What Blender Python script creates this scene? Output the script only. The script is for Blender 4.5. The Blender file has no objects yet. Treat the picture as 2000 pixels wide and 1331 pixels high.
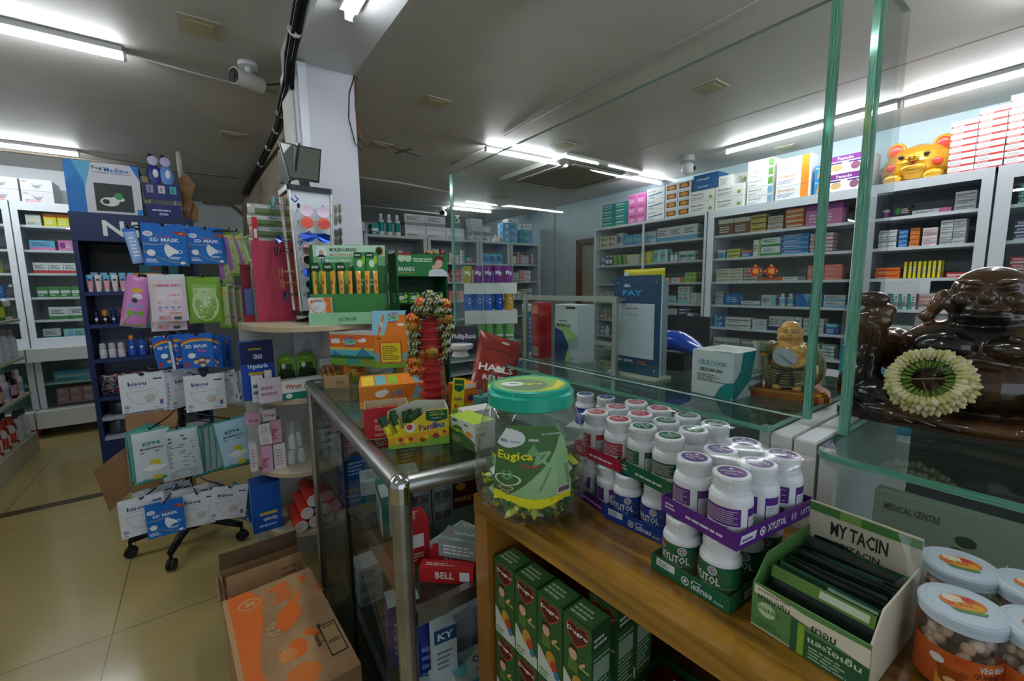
import bpy, math, random
from mathutils import Matrix, Vector
PI = math.pi
C = bpy.context.scene.collection
sc = bpy.context.scene
random.seed(7)
# ---------------------------------------------------------------- camera
FPX, YAW, PIT, ROL, EYE = 835.0, math.radians(36.0), math.radians(7.2), math.radians(-0.8), 1.38
Fv = Vector((math.sin(YAW)*math.cos(PIT), math.cos(YAW)*math.cos(PIT), -math.sin(PIT)))
Rv = Vector((math.cos(YAW), -math.sin(YAW), 0)); Uv = Rv.cross(Fv)
Rv, Uv = Rv*math.cos(ROL)+Uv*math.sin(ROL), -Rv*math.sin(ROL)+Uv*math.cos(ROL)
cam = bpy.data.cameras.new('camera'); camo = bpy.data.objects.new('camera', cam); C.objects.link(camo)
cam.sensor_width = 36.0; cam.lens = FPX*36.0/2000.0; cam.clip_start = 0.02; cam.clip_end = 60
M3 = Matrix((Rv, Uv, -Fv)).transposed()
camo.matrix_world = Matrix.Translation((0, 0, EYE)) @ M3.to_4x4()
sc.camera = camo
ORI = Vector((0, 0, EYE))
def ray(x, y): return Fv + Rv*((x-1000)/FPX) - Uv*((y-665.5)/FPX)
def P(x, y, z=None, X=None, Y=None):          # photo point -> point on the plane z=, X= or Y=
    d = ray(x, y)
    t = (z-EYE)/d.z if z is not None else (X/d.x if X is not None else Y/d.y)
    return ORI + d*t
# ---------------------------------------------------------------- world, daylight, exposure
w = bpy.data.worlds.new('world'); sc.world = w; w.use_nodes = True
w.node_tree.nodes['Background'].inputs[0].default_value = (0.72, 0.85, 1.0, 1)
w.node_tree.nodes['Background'].inputs[1].default_value = 0.6
sc.view_settings.view_transform = 'Standard'; sc.view_settings.look = 'None'
sc.view_settings.exposure = 1.0; sc.view_settings.gamma = 1.0; sc.view_settings.use_curve_mapping = False
TUBE_E = 34.0
day = bpy.data.lights.new('daylight_shop_front', 'AREA'); day.shape = 'RECTANGLE'; day.size = 5.5; day.size_y = 2.2
day.energy = 100; day.color = (0.93, 0.97, 1.0)
dayo = bpy.data.objects.new('daylight_shop_front', day); C.objects.link(dayo)
dayo.location = (0.6, -2.75, 1.35); dayo.rotation_euler = (PI/2, 0, PI)   # in the open shop front, shining +Y
dayo.rotation_euler = (math.radians(90), 0, 0); dayo.rotation_euler = (math.radians(-90), PI, 0)
sc.cycles.transparent_max_bounces = 24; sc.cycles.max_bounces = 8; sc.cycles.glossy_bounces = 4
sc.cycles.transmission_bounces = 6; sc.cycles.diffuse_bounces = 4; sc.cycles.caustics_reflective = False
sc.cycles.caustics_refractive = False; sc.cycles.sample_clamp_indirect = 4.0
# ---------------------------------------------------------------- materials
def lin(c):
    c = c.lstrip('#'); c = ''.join(x*2 for x in c) if len(c) == 3 else c; v = [int(c[i:i+2], 16)/255 for i in (0, 2, 4)]
    return tuple((x/12.92 if x <= 0.04045 else ((x+0.055)/1.055)**2.4) for x in v) + (1,)
_m = {}
def m(col, rough=0.45, metal=0.0, kind='', coat=0.0):
    k = (col, rough, metal, kind, coat)
    if k in _m: return _m[k]
    mt = bpy.data.materials.new('paint_'+col.lstrip('#')); mt.use_nodes = True
    nt = mt.node_tree; b = nt.nodes['Principled BSDF']
    b.inputs['Base Color'].default_value = lin(col); b.inputs['Metallic'].default_value = metal
    b.inputs['Coat Weight'].default_value = coat
    if rough >= .33: b.inputs['Specular IOR Level'].default_value = 0.22
    if rough < 0.9:
        n = nt.nodes.new('ShaderNodeTexNoise'); n.inputs['Scale'].default_value = 30
        r = nt.nodes.new('ShaderNodeMapRange'); r.inputs['To Min'].default_value = max(0.02, rough*0.8); r.inputs['To Max'].default_value = rough*1.2
        nt.links.new(n.outputs['Fac'], r.inputs['Value']); nt.links.new(r.outputs['Result'], b.inputs['Roughness'])
    else: b.inputs['Roughness'].default_value = rough
    _m[k] = mt; return mt
def glassmat(name, tint=(0.93, 0.98, 0.96), gloss=1.0, rough=0.0, ior=1.45, haze=0.0):
    if name in _m: return _m[name]
    mt = bpy.data.materials.new(name); mt.use_nodes = True; nt = mt.node_tree; nt.nodes.clear()
    o = nt.nodes.new('ShaderNodeOutputMaterial'); t = nt.nodes.new('ShaderNodeBsdfTransparent'); g = nt.nodes.new('ShaderNodeBsdfGlossy')
    t.inputs[0].default_value = (*tint, 1); g.inputs['Roughness'].default_value = rough; g.inputs[0].default_value = (gloss, gloss, gloss, 1)
    f = nt.nodes.new('ShaderNodeFresnel'); f.inputs[0].default_value = ior
    ge = nt.nodes.new('ShaderNodeNewGeometry'); mr = nt.nodes.new('ShaderNodeMapRange'); mr.inputs['To Min'].default_value = ior; mr.inputs['To Max'].default_value = 1/ior
    nt.links.new(ge.outputs['Backfacing'], mr.inputs['Value']); nt.links.new(mr.outputs['Result'], f.inputs[0])
    mx = nt.nodes.new('ShaderNodeMixShader'); nt.links.new(f.outputs[0], mx.inputs[0]); nt.links.new(t.outputs[0], mx.inputs[1]); nt.links.new(g.outputs[0], mx.inputs[2])
    last = mx
    if haze:
        d = nt.nodes.new('ShaderNodeBsdfDiffuse'); d.inputs[0].default_value = (0.85, 0.9, 0.88, 1)
        m2 = nt.nodes.new('ShaderNodeMixShader'); m2.inputs[0].default_value = haze
        nt.links.new(mx.outputs[0], m2.inputs[1]); nt.links.new(d.outputs[0], m2.inputs[2]); last = m2
    nt.links.new(last.outputs[0], o.inputs[0]); _m[name] = mt; return mt
def emis(col, s):
    k = ('em', col, s)
    if k in _m: return _m[k]
    mt = bpy.data.materials.new('lamp_glow'); mt.use_nodes = True; b = mt.node_tree.nodes['Principled BSDF']
    b.inputs['Base Color'].default_value = lin(col); b.inputs['Emission Color'].default_value = lin(col); b.inputs['Emission Strength'].default_value = s
    _m[k] = mt; return mt
GLASS = glassmat('clear_glass', (0.955, 0.985, 0.978), gloss=0.45); GLASSD = glassmat('counter_glass', (0.80, 0.90, 0.86))
CAB_GLASS = glassmat('cabinet_glass', (0.95, 0.97, 0.965), gloss=0.8)
FILM = glassmat('clear_film', (0.99, 0.99, 0.99), rough=0.12, ior=1.3); PET = glassmat('clear_plastic', (0.93, 0.96, 0.94), rough=0.05, haze=0.03)
def edge_mat():
    mt = bpy.data.materials.new('green_glass_edge'); mt.use_nodes = True; nt = mt.node_tree; b = nt.nodes['Principled BSDF']
    n = nt.nodes.new('ShaderNodeTexNoise'); n.inputs['Scale'].default_value = 14; n.inputs['Detail'].default_value = 6
    r = nt.nodes.new('ShaderNodeValToRGB'); r.color_ramp.elements[0].color = lin('#1d7a58'); r.color_ramp.elements[1].color = lin('#93d2b8')
    r.color_ramp.elements[0].position = 0.35; r.color_ramp.elements[1].position = 0.7
    nt.links.new(n.outputs['Fac'], r.inputs[0]); nt.links.new(r.outputs[0], b.inputs['Base Color']); b.inputs['Roughness'].default_value = 0.15
    b.inputs['Transmission Weight'].default_value = 0.25
    return mt
EDGE = edge_mat(); EDGEL = m('#bfe0d2', 0.15)
def wood_mat(name, a, b_, scale=(1, 1, 1), rough=0.25, coat=0.5):
    mt = bpy.data.materials.new(name); mt.use_nodes = True; nt = mt.node_tree; b = nt.nodes['Principled BSDF']
    tc = nt.nodes.new('ShaderNodeTexCoord'); mp = nt.nodes.new('ShaderNodeMapping'); mp.inputs['Scale'].default_value = scale
    n = nt.nodes.new('ShaderNodeTexNoise'); n.inputs['Scale'].default_value = 3; n.inputs['Detail'].default_value = 8; n.inputs['Distortion'].default_value = 0.6
    r = nt.nodes.new('ShaderNodeValToRGB'); r.color_ramp.elements[0].color = lin(a); r.color_ramp.elements[1].color = lin(b_)
    r.color_ramp.elements[0].position = 0.3; r.color_ramp.elements[1].position = 0.72
    bp = nt.nodes.new('ShaderNodeBump'); bp.inputs['Strength'].default_value = 0.08
    nt.links.new(tc.outputs['Object'], mp.inputs[0]); nt.links.new(mp.outputs[0], n.inputs['Vector']); nt.links.new(n.outputs['Fac'], r.inputs[0])
    nt.links.new(r.outputs[0], b.inputs['Base Color']); nt.links.new(n.outputs['Fac'], bp.inputs['Height']); nt.links.new(bp.outputs[0], b.inputs['Normal'])
    b.inputs['Roughness'].default_value = rough; b.inputs['Coat Weight'].default_value = coat; b.inputs['Coat Roughness'].default_value = 0.12
    return mt
def mottled(name, a, b_, scale, rough=0.6, p0=0.35, p1=0.65, metal=0, bump=0.0):
    mt = wood_mat(name, a, b_, (scale/3,)*3, rough, 0.0); rr = [n for n in mt.node_tree.nodes if n.type == 'VALTORGB'][0]
    rr.color_ramp.elements[0].position = p0; rr.color_ramp.elements[1].position = p1
    [n for n in mt.node_tree.nodes if n.type == 'BUMP'][0].inputs['Strength'].default_value = bump
    mt.node_tree.nodes['Principled BSDF'].inputs['Metallic'].default_value = metal
    return mt
# ---------------------------------------------------------------- text cache
_t = {}
def textmesh(s):
    if s in _t: return _t[s]
    cu = bpy.data.curves.new('lettering', 'FONT'); cu.body = s; cu.size = 1.0; cu.resolution_u = 1; cu.offset = 0.024
    o = bpy.data.objects.new('lettering', cu); C.objects.link(o)
    dg = bpy.context.evaluated_depsgraph_get(); me = o.evaluated_get(dg).to_mesh()
    vs = [tuple(v.co) for v in me.vertices]; fs = [tuple(p.vertices) for p in me.polygons]
    o.evaluated_get(dg).to_mesh_clear(); bpy.data.objects.remove(o); bpy.data.curves.remove(cu)
    if vs:
        x0 = min(v[0] for v in vs); x1 = max(v[0] for v in vs); y0 = min(v[1] for v in vs); y1 = max(v[1] for v in vs)
        vs = [(v[0]-x0, v[1]-y0) for v in vs]; _t[s] = (vs, fs, x1-x0, y1-y0)
    else: _t[s] = ([], [], 1, 1)
    return _t[s]
# ---------------------------------------------------------------- mesh builder
class Fr:                                        # a face frame: corner o, unit u (right), unit v (up), normal n, size w x h
    def __init__(s, o, u, v, w, h): s.o = Vector(o); s.u = Vector(u); s.v = Vector(v); s.n = s.u.cross(s.v); s.w = w; s.h = h
class B:
    def __init__(s): s.v = []; s.f = []; s.mi = []; s.ml = []; s.M = Matrix(); s.sm = []; s.lay = 0
    def slot(s, mat):
        if mat not in s.ml: s.ml.append(mat)
        return s.ml.index(mat)
    def add(s, vs, fs, mat, smooth=False):
        n = len(s.v); s.v += [s.M @ Vector(p) for p in vs]; i = s.slot(mat)
        for f in fs: s.f.append(tuple(n+k for k in f)); s.mi.append(i); s.sm.append(smooth)
        return s
    def box(s, x0, y0, z0, x1, y1, z1, mat, mats=None):
        vs = [(x0,y0,z0),(x1,y0,z0),(x1,y1,z0),(x0,y1,z0),(x0,y0,z1),(x1,y0,z1),(x1,y1,z1),(x0,y1,z1)]
        fs = {'f':(0,1,5,4),'r':(1,2,6,5),'b':(2,3,7,6),'l':(3,0,4,7),'t':(4,5,6,7),'d':(3,2,1,0)}
        for k, q in fs.items(): s.add([vs[j] for j in q], [(0,1,2,3)], (mats or {}).get(k, mat))
        return s
    def cb(s, w, d, h, mat, mats=None, z=0): return s.box(-w/2, -d/2, z, w/2, d/2, z+h, mat, mats)
    def rbox(s, x0, y0, z0, x1, y1, z1, r, mat, n=3):   # box with rounded vertical edges
        pts = []
        for cx, cy, a in ((x1-r,y1-r,0),(x0+r,y1-r,1),(x0+r,y0+r,2),(x1-r,y0+r,3)):
            for k in range(n+1): t = (a+k/n)*PI/2; pts.append((cx+r*math.cos(t), cy+r*math.sin(t)))
        return s.prism(pts, z0, z1, mat)
    def prism(s, pts, z0, z1, mat, cap=None, smooth=False):
        n = len(pts); s.add([(x,y,z0) for x,y in pts]+[(x,y,z1) for x,y in pts], [(i,(i+1)%n,n+(i+1)%n,n+i) for i in range(n)], mat, smooth)
        s.add([(x,y,z1) for x,y in pts], [tuple(range(n))], cap or mat); s.add([(x,y,z0) for x,y in pts], [tuple(range(n-1,-1,-1))], cap or mat); return s
    def slab(s, pts, y0, y1, mat, cap=None):            # outline in XZ, extruded along Y
        n = len(pts); s.add([(x,y0,z) for x,z in pts]+[(x,y1,z) for x,z in pts], [(i,(i+1)%n,n+(i+1)%n,n+i) for i in range(n)], mat)
        s.add([(x,y0,z) for x,z in pts], [tuple(range(n))], cap or mat); s.add([(x,y1,z) for x,z in pts], [tuple(range(n-1,-1,-1))], cap or mat); return s
    def lathe(s, prof, mat, seg=24, cx=0, cy=0, sx=1, sy=1, mats=None, smooth=True, arc=None):
        # prof: list (r,z); mats: dict index->mat for ring i..i+1
        n = len(prof); vs = []
        for r, z in prof:
            for k in range(seg): a = 2*PI*k/seg; vs.append((cx+r*sx*math.cos(a), cy+r*sy*math.sin(a), z))
        for i in range(n-1):
            mt = (mats or {}).get(i, mat); a, b = i*seg, (i+1)*seg
            ring = vs[a:a+seg]+vs[b:b+seg]
            s.add(ring, [(k,(k+1)%seg,seg+(k+1)%seg,seg+k) for k in range(seg)], mt, smooth)
        if prof[0][0] > 1e-6: s.add(vs[:seg], [tuple(range(seg-1,-1,-1))], (mats or {}).get(0, mat))
        if prof[-1][0] > 1e-6: s.add(vs[-seg:], [tuple(range(seg))], (mats or {}).get(n-2, mat))
        return s
    def cyl(s, p, q, r, mat, seg=10, r2=None):
        p = Vector(p); q = Vector(q); d = (q-p)
        if d.length < 1e-9: return s
        d.normalize(); a = d.orthogonal().normalized(); b = d.cross(a); r2 = r if r2 is None else r2
        vs = [p+(a*math.cos(2*PI*k/seg)+b*math.sin(2*PI*k/seg))*r for k in range(seg)]+[q+(a*math.cos(2*PI*k/seg)+b*math.sin(2*PI*k/seg))*r2 for k in range(seg)]
        s.add(vs, [(k,(k+1)%seg,seg+(k+1)%seg,seg+k) for k in range(seg)], mat, True)
        s.add(vs[:seg], [tuple(range(seg-1,-1,-1))], mat); s.add(vs[seg:], [tuple(range(seg))], mat); return s
    def tube(s, pts, r, mat, seg=8, rs=None):
        pts = [Vector(p) for p in pts]; rings = []; prev = None
        for i, p in enumerate(pts):
            d = (pts[min(i+1,len(pts)-1)]-pts[max(i-1,0)]).normalized()
            a = d.orthogonal().normalized() if prev is None else (prev-d*prev.dot(d)).normalized(); prev = a; b = d.cross(a); rr = rs[i] if rs else r
            rings += [p+(a*math.cos(2*PI*k/seg)+b*math.sin(2*PI*k/seg))*rr for k in range(seg)]
        fs = [(i*seg+k, i*seg+(k+1)%seg, (i+1)*seg+(k+1)%seg, (i+1)*seg+k) for i in range(len(pts)-1) for k in range(seg)]
        fs += [tuple(range(seg-1,-1,-1)), tuple(range(len(rings)-seg, len(rings)))]
        s.add(rings, fs, mat, True); return s
    def ball(s, c, r, mat, seg=12, rings=8, sc=(1,1,1)):
        vs = [(c[0],c[1],c[2]+r*sc[2])]
        for i in range(1, rings):
            t = PI*i/rings
            for k in range(seg): a = 2*PI*k/seg; vs.append((c[0]+r*sc[0]*math.sin(t)*math.cos(a), c[1]+r*sc[1]*math.sin(t)*math.sin(a), c[2]+r*sc[2]*math.cos(t)))
        vs.append((c[0],c[1],c[2]-r*sc[2])); L = len(vs)-1
        fs = [(0,1+k,1+(k+1)%seg) for k in range(seg)]
        for i in range(rings-2):
            a = 1+i*seg; b = a+seg; fs += [(a+k,b+k,b+(k+1)%seg,a+(k+1)%seg) for k in range(seg)]
        a = 1+(rings-2)*seg; fs += [(a+k,L,a+(k+1)%seg) for k in range(seg)]
        s.add(vs, fs, mat, True); return s
    # printing on a face frame, coordinates 0..1 of its width and height
    def _o(s, F, x, y, off): return F.o+F.u*(x*F.w)+F.v*(y*F.h)+F.n*off
    def off(s): s.lay += 1; return 0.00025+0.00006*(s.lay % 12)
    def pr(s, F, x0, y0, x1, y1, mat):
        o = s.off(); s.add([s._o(F,x0,y0,o), s._o(F,x1,y0,o), s._o(F,x1,y1,o), s._o(F,x0,y1,o)], [(0,1,2,3)], mat); return s
    def pp(s, F, pts, mat):
        o = s.off(); s.add([s._o(F,x,y,o) for x,y in pts], [tuple(range(len(pts)))], mat); return s
    def pe(s, F, cx, cy, rx, ry, mat, n=18, ring=None):   # ellipse; ry in fraction of height, rx in fraction of width
        if ring:
            o = s.off(); vs = []
            for k in range(n):
                a = 2*PI*k/n
                for q in (1, ring): vs.append(s._o(F, cx+rx*q*math.cos(a), cy+ry*q*math.sin(a), o))
            s.add(vs, [(2*k, 2*((k+1)%n), 2*((k+1)%n)+1, 2*k+1) for k in range(n)], mat); return s
        return s.pp(F, [(cx+rx*math.cos(2*PI*k/n), cy+ry*math.sin(2*PI*k/n)) for k in range(n)], mat)
    def pt(s, F, txt, x, y, hgt, mat, wid=None, rot=0, al='l'):  # lettering, height as a fraction of face height, width likewise of face width
        vs, fs, tw, th = textmesh(txt); k = hgt*F.h/max(th, 0.01); kx = k
        if wid: kx = wid*F.w/tw
        o = s.off(); c, n = math.cos(rot), math.sin(rot); ax = {'l':0,'c':-tw*kx/2,'r':-tw*kx}[al]
        out = []
        for a, b in vs:
            a = a*kx+ax; b = b*k; out.append(F.o+F.u*(x*F.w+a*c-b*n)+F.v*(y*F.h+a*n+b*c)+F.n*o)
        s.add(out, fs, mat); return s
    def lines(s, F, x0, y0, x1, y1, n, mat, th=0.5):      # fine print as rows of short dashes
        rnd = random.Random(int(x0*97+y0*31+n)); dy = (y1-y0)/n; o = s.off(); vs = []; fs = []
        for i in range(n):
            x = x0; yy = y1-(i+1)*dy; stop = x0+(x1-x0)*rnd.uniform(0.6, 1)
            while x < stop:
                e = min(stop, x+(x1-x0)*rnd.uniform(0.08, 0.25)); b = len(vs)
                vs += [s._o(F,x,yy,o), s._o(F,e,yy,o), s._o(F,e,yy+dy*th,o), s._o(F,x,yy+dy*th,o)]; fs.append((b,b+1,b+2,b+3)); x = e+(x1-x0)*0.03
        s.add(vs, fs, mat); return s
    def bars(s, F, x0, y0, x1, y1, mat=None, bg=True, n=14):
        if bg: s.pr(F, x0, y0, x1, y1, m('#e8e8e6')); 
        rnd = random.Random(n); w = (x1-x0)*0.9/n; x = x0+(x1-x0)*0.05; o = s.off(); vs = []; fs = []
        for i in range(n):
            q = w*rnd.uniform(0.25, 0.75); b = len(vs); vs += [s._o(F,x,y0+(y1-y0)*.15,o), s._o(F,x+q,y0+(y1-y0)*.15,o), s._o(F,x+q,y1-(y1-y0)*.08,o), s._o(F,x,y1-(y1-y0)*.08,o)]; fs.append((b,b+1,b+2,b+3)); x += w
        s.add(vs, fs, mat or m('#202020')); return s
    def tcyl(s, txt, r, z, a0, hgt, mat, wid=None, cx=0, cy=0):   # lettering round a vertical cylinder, centred on angle a0
        vs, fs, tw, th = textmesh(txt); k = hgt/max(th, .01); kx = wid/tw if wid else k
        s.add([(cx+(r+.0004)*math.cos(a0+(a-tw/2)*kx/r), cy+(r+.0004)*math.sin(a0+(a-tw/2)*kx/r), z+b*k) for a, b in vs], fs, mat); return s
    def pcyl(s, r, z0, z1, a0, a1, mat, cx=0, cy=0, n=8, e=.0002):
        vs = [(cx+(r+e)*math.cos(a0+(a1-a0)*i/n), cy+(r+e)*math.sin(a0+(a1-a0)*i/n), z) for i in range(n+1) for z in (z0, z1)]
        s.add(vs, [(2*i, 2*i+2, 2*i+3, 2*i+1) for i in range(n)], mat, True); return s
    def build(s, name, parent=None, mods=None):
        me = bpy.data.meshes.new(name); me.from_pydata([tuple(v) for v in s.v], [], s.f)
        for mt in s.ml: me.materials.append(mt)
        me.polygons.foreach_set('material_index', s.mi); me.polygons.foreach_set('use_smooth', s.sm); me.update()
        o = bpy.data.objects.new(name, me); C.objects.link(o)
        if parent: o.parent = parent
        return o
def faces(w, d, h, z=0):      # frames of a box centred on x,y, standing on z
    return {'f': Fr((-w/2,-d/2,z),(1,0,0),(0,0,1),w,h), 'r': Fr((w/2,-d/2,z),(0,1,0),(0,0,1),d,h), 'b': Fr((w/2,d/2,z),(-1,0,0),(0,0,1),w,h),
            'l': Fr((-w/2,d/2,z),(0,-1,0),(0,0,1),d,h), 't': Fr((-w/2,-d/2,z+h),(1,0,0),(0,1,0),w,d)}
def tag(o, label, cat, group=None, kind=None):
    if label: o['label'] = label
    if cat: o['category'] = cat
    if group: o['group'] = group
    if kind: o['kind'] = kind
    return o
def thing(name, label, cat, loc=(0,0,0), rz=0, group=None, kind=None):
    o = bpy.data.objects.new(name, None); C.objects.link(o); o.empty_display_size = 0.05
    o.location = loc; o.rotation_euler = (0, 0, rz); return tag(o, label, cat, group, kind)
def put(o, loc, rz=0, rx=0, ry=0): o.location = loc; o.rotation_euler = (rx, ry, rz); return o
def struct(name, b): o = b.build(name); o['kind'] = 'structure'; return o
def tree_copy(root, loc, rz=0, label=None, group=None, rx=0, ry=0):
    r = root.copy(); C.objects.link(r); r.location = loc; r.rotation_euler = (rx, ry, rz)
    if label: r['label'] = label
    if group: r['group'] = group
    for ch in list(root.children):
        c = ch.copy(); C.objects.link(c); c.parent = r
        for g in ch.children: d = g.copy(); C.objects.link(d); d.parent = c
    return r
def fit(bl, br, zb, top=None, h=None):       # front bottom edge from two photo points on the plane z=zb, height from a third above the first
    a = P(*bl, z=zb); b = P(*br, z=zb); d = b-a; rz = math.atan2(d.y, d.x); wd = d.length
    if h is None:
        q = ray(*top); t = (a.x*q.x+a.y*q.y)/(q.x*q.x+q.y*q.y); h = EYE+t*q.z-zb
    return (a+b)/2, rz, wd, h
def back_of(c, rz, d): return Vector((c.x-math.sin(rz)*d/2, c.y+math.cos(rz)*d/2, c.z))   # centre of a box whose front centre is c
WHITE = m('#e9ebec', 0.4); OFFW = m('#dcdcd6', 0.5); BLACK = m('#141414', 0.4); ALU = m('#b9bcbc', 0.32, 0.85); STEEL = m('#a8a8a4', 0.3, 0.9)
CABW = m('#d7dee4', 0.35); KRAFT = mottled('brown_cardboard', '#8a6844', '#a07c54', 8, 0.8)
# ================================================================ SETTING
ZC = 2.62
def floor_mat():
    mt = bpy.data.materials.new('floor_tiles'); mt.use_nodes = True; nt = mt.node_tree; b = nt.nodes['Principled BSDF']
    tc = nt.nodes.new('ShaderNodeTexCoord'); mp = nt.nodes.new('ShaderNodeMapping'); mp.inputs['Location'].default_value = (0.40, 0.58, 0)
    br = nt.nodes.new('ShaderNodeTexBrick'); br.offset = 0.0; br.inputs['Scale'].default_value = 1.0; br.inputs['Mortar Size'].default_value = 0.0022
    br.inputs['Brick Width'].default_value = 0.71; br.inputs['Row Height'].default_value = 1.41; br.inputs['Mortar'].default_value = lin('#5d533a')
    n = nt.nodes.new('ShaderNodeTexNoise'); n.inputs['Scale'].default_value = 1.6; n.inputs['Detail'].default_value = 7
    r = nt.nodes.new('ShaderNodeValToRGB'); r.color_ramp.elements[0].color = lin('#93824f'); r.color_ramp.elements[1].color = lin('#ad9c69')
    nt.links.new(tc.outputs['Object'], mp.inputs[0]); nt.links.new(mp.outputs[0], br.inputs['Vector']); nt.links.new(mp.outputs[0], n.inputs['Vector'])
    nt.links.new(n.outputs['Fac'], r.inputs[0]); nt.links.new(r.outputs[0], br.inputs['Color1']); nt.links.new(r.outputs[0], br.inputs['Color2'])
    nt.links.new(br.outputs['Color'], b.inputs['Base Color']); b.inputs['Roughness'].default_value = 0.16; b.inputs['Specular IOR Level'].default_value = 0.6
    return mt
ceil_m = mottled('ceiling_paint', '#bcbab5', '#c8c6c1', 1.3, 0.55)
wall_b = mottled('pale_blue_paint', '#b4c8cf', '#bccfd6', 2, 0.6); wall_w = mottled('white_paint', '#c6cdd1', '#d0d6d9', 2, 0.6)
struct('floor', B().box(-3.3,-3,-0.05,4.8,8.4,0,floor_mat()))
struct('ceiling', B().box(-3.3,-3,ZC,4.8,8.4,ZC+0.08,ceil_m))
# dark threshold strip across the aisle
struct('trim_1', B().box(-3.2,3.885,0,0.25,3.965,0.0015,m('#3f3624',0.3)))
struct('wall_right', B().box(4.7,-3,0,4.8,4.32,ZC,wall_b).box(4.7,4.72,0,4.8,8.4,ZC,wall_b).box(4.7,4.32,2.02,4.8,4.72,ZC,wall_b))
struct('wall_back', B().box(0.75,8.25,0,4.8,8.35,ZC,wall_b))
struct('wall_left', B().box(-3.3,-3,0,-3.2,8.4,ZC,wall_w))
struct('wall_left_back', B().box(-3.3,6.42,0,-0.7,6.5,ZC,wall_w).box(-0.7,6.42,0,-0.62,7.6,ZC,wall_w).box(-0.62,7.56,0,0.75,7.66,ZC,wall_w).box(0.67,7.66,0,0.75,8.35,ZC,wall_b))
struct('wall_front', B().box(-3.3,-3.0,2.45,4.8,-2.92,ZC,wall_w).box(-3.3,-3,0,-2.3,-2.92,ZC,wall_w).box(3.6,-3,0,4.8,-2.92,ZC,wall_w))
# ceiling crease stained brown and lower rear soffit
struct('trim_2', B().box(-3.2,5.72,ZC-0.012,0.47,5.76,ZC,mottled('brown_stain','#6e6250','#8f8778',5,0.7)))
col_m = mottled('column_paint', '#d3d3dc', '#dadae2', 1.5, 0.45)
struct('wall_column', B().box(0.455,2.36,0,0.735,2.66,2.46,col_m).box(0.435,2.40,0,0.455,2.6,2.46,OFFW))
# white cable duct on the column face
struct('trim_3', B().box(0.468,2.335,0.3,0.505,2.36,2.45,m('#dfe1e4',0.3)))
struct('wall_beam', B().box(0.455,-2.92,2.46,0.735,2.66,ZC,mottled('beam_paint','#c2c4c6','#cdcfd0',2,0.28)).box(0.62,2.66,1.55,0.72,7.56,ZC,mottled('stained_plaster','#8d8069','#a89c86',4,0.7)))
# doorway
struct('door_1', B().box(4.66,4.30,0,4.72,4.37,2.06,m('#6b4a30',0.5)).box(4.66,4.67,0,4.72,4.74,2.06,m('#6b4a30',0.5)).box(4.66,4.30,1.99,4.72,4.74,2.06,m('#6b4a30',0.5)).box(4.72,4.37,0,4.75,4.67,1.99,m('#a8a49a',0.5)))
# seams in the painted ceiling boards
s_ = B(); sm_ = m('#8b8a86', 0.6)
for x in (3.4,): s_.box(x,-2.9,ZC-0.001,x+0.002,8.2,ZC,sm_)
struct('trim_4', s_)
# wall conduit on the pale blue wall
struct('trim_5', B().cyl((4.69,5.25,0.9),(4.69,5.25,ZC),0.007,m('#7d8a90')))
# ---------------------------------------------------------------- lamps
def tube_lamp(a, b, label, z=ZC-0.02, wide=True):
    a = Vector(a); b = Vector(b); L = (b-a).length; c = (a+b)/2; rz = math.atan2((b-a).y, (b-a).x)
    t = thing('tube_light', label, 'light', (c.x, c.y, z), rz, 'fluorescent tube lights')
    h = B()
    if wide: h.box(-L/2,-0.032,-0.005,L/2,0.032,0.02,m('#c9cccc',0.4))
    else: h.box(-L/2,-0.012,-0.0,L/2,0.012,0.02,m('#c9cccc',0.4))
    h.box(-L/2-0.012,-0.014,-0.035,-L/2,0.014,0.01,m('#b7b9b9')).box(L/2,-0.014,-0.035,L/2+0.012,0.014,0.01,m('#b7b9b9'))
    h.build('housing', t); B().cyl((-L/2,0,-0.022),(L/2,0,-0.022),0.0125,emis('#f6fbff',TUBE_E),12).build('tube', t)
    return t
q = P(240,104,z=2.6); tube_lamp((q.x-1.25,q.y-.02,0),(q.x,q.y,0),'bright tube light on the left ceiling, nearest the white conduit')
q = P(152,298,z=2.6); tube_lamp((q.x-1.25,q.y-.02,0),(q.x,q.y,0),'tube light low above the left wall cabinets, near the back')
q = P(950,288,z=2.6); k = P(1290,355,z=2.6); mid = (q+k)/2
tube_lamp(q,mid,'left half of the thin twin tube under the ceiling cassette', wide=False); tube_lamp(mid+(k-q)*.004,k,'right half of the thin twin tube under the ceiling cassette', wide=False)
q = P(1420,293,z=2.6)
tube_lamp((q.x,q.y,0),(q.x-.02,q.y-1.2,0),'tube light over the right cabinets, far half of the row'); tube_lamp((q.x-.02,q.y-1.24,0),(q.x-.04,q.y-2.44,0),'tube light over the right cabinets, near half of the row')
q = P(681,32,z=2.42); tube_lamp((q.x,q.y,0),(q.x,q.y-1.2,0),'tube light under the white beam by the column', z=2.44)
q = P(880,404,z=2.6); k = P(958,412,z=2.6); tube_lamp(q,k,'tube light at the far back seen through the glass screen', wide=False)
tube_lamp((-2.75,3.05,0),(-1.6,3.05,0),'added unseen tube light on the left ceiling, beyond the left edge of view'); tube_lamp((-3.1,5.35,0),(-1.95,5.35,0),'added unseen tube light above the left wall cabinets, beyond the left edge')  # unseen tubes added left of the frame to brighten the left room
tube_lamp((1.9,0.2,0),(3.1,0.2,0),'tube light behind the glass screens out of view above the counters'); tube_lamp((-1.9,0.4,0),(-0.7,0.4,0),'unseen tube light over the left aisle near the shop front')  # both tubes out of view, lighting the counters and the left aisle
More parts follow.
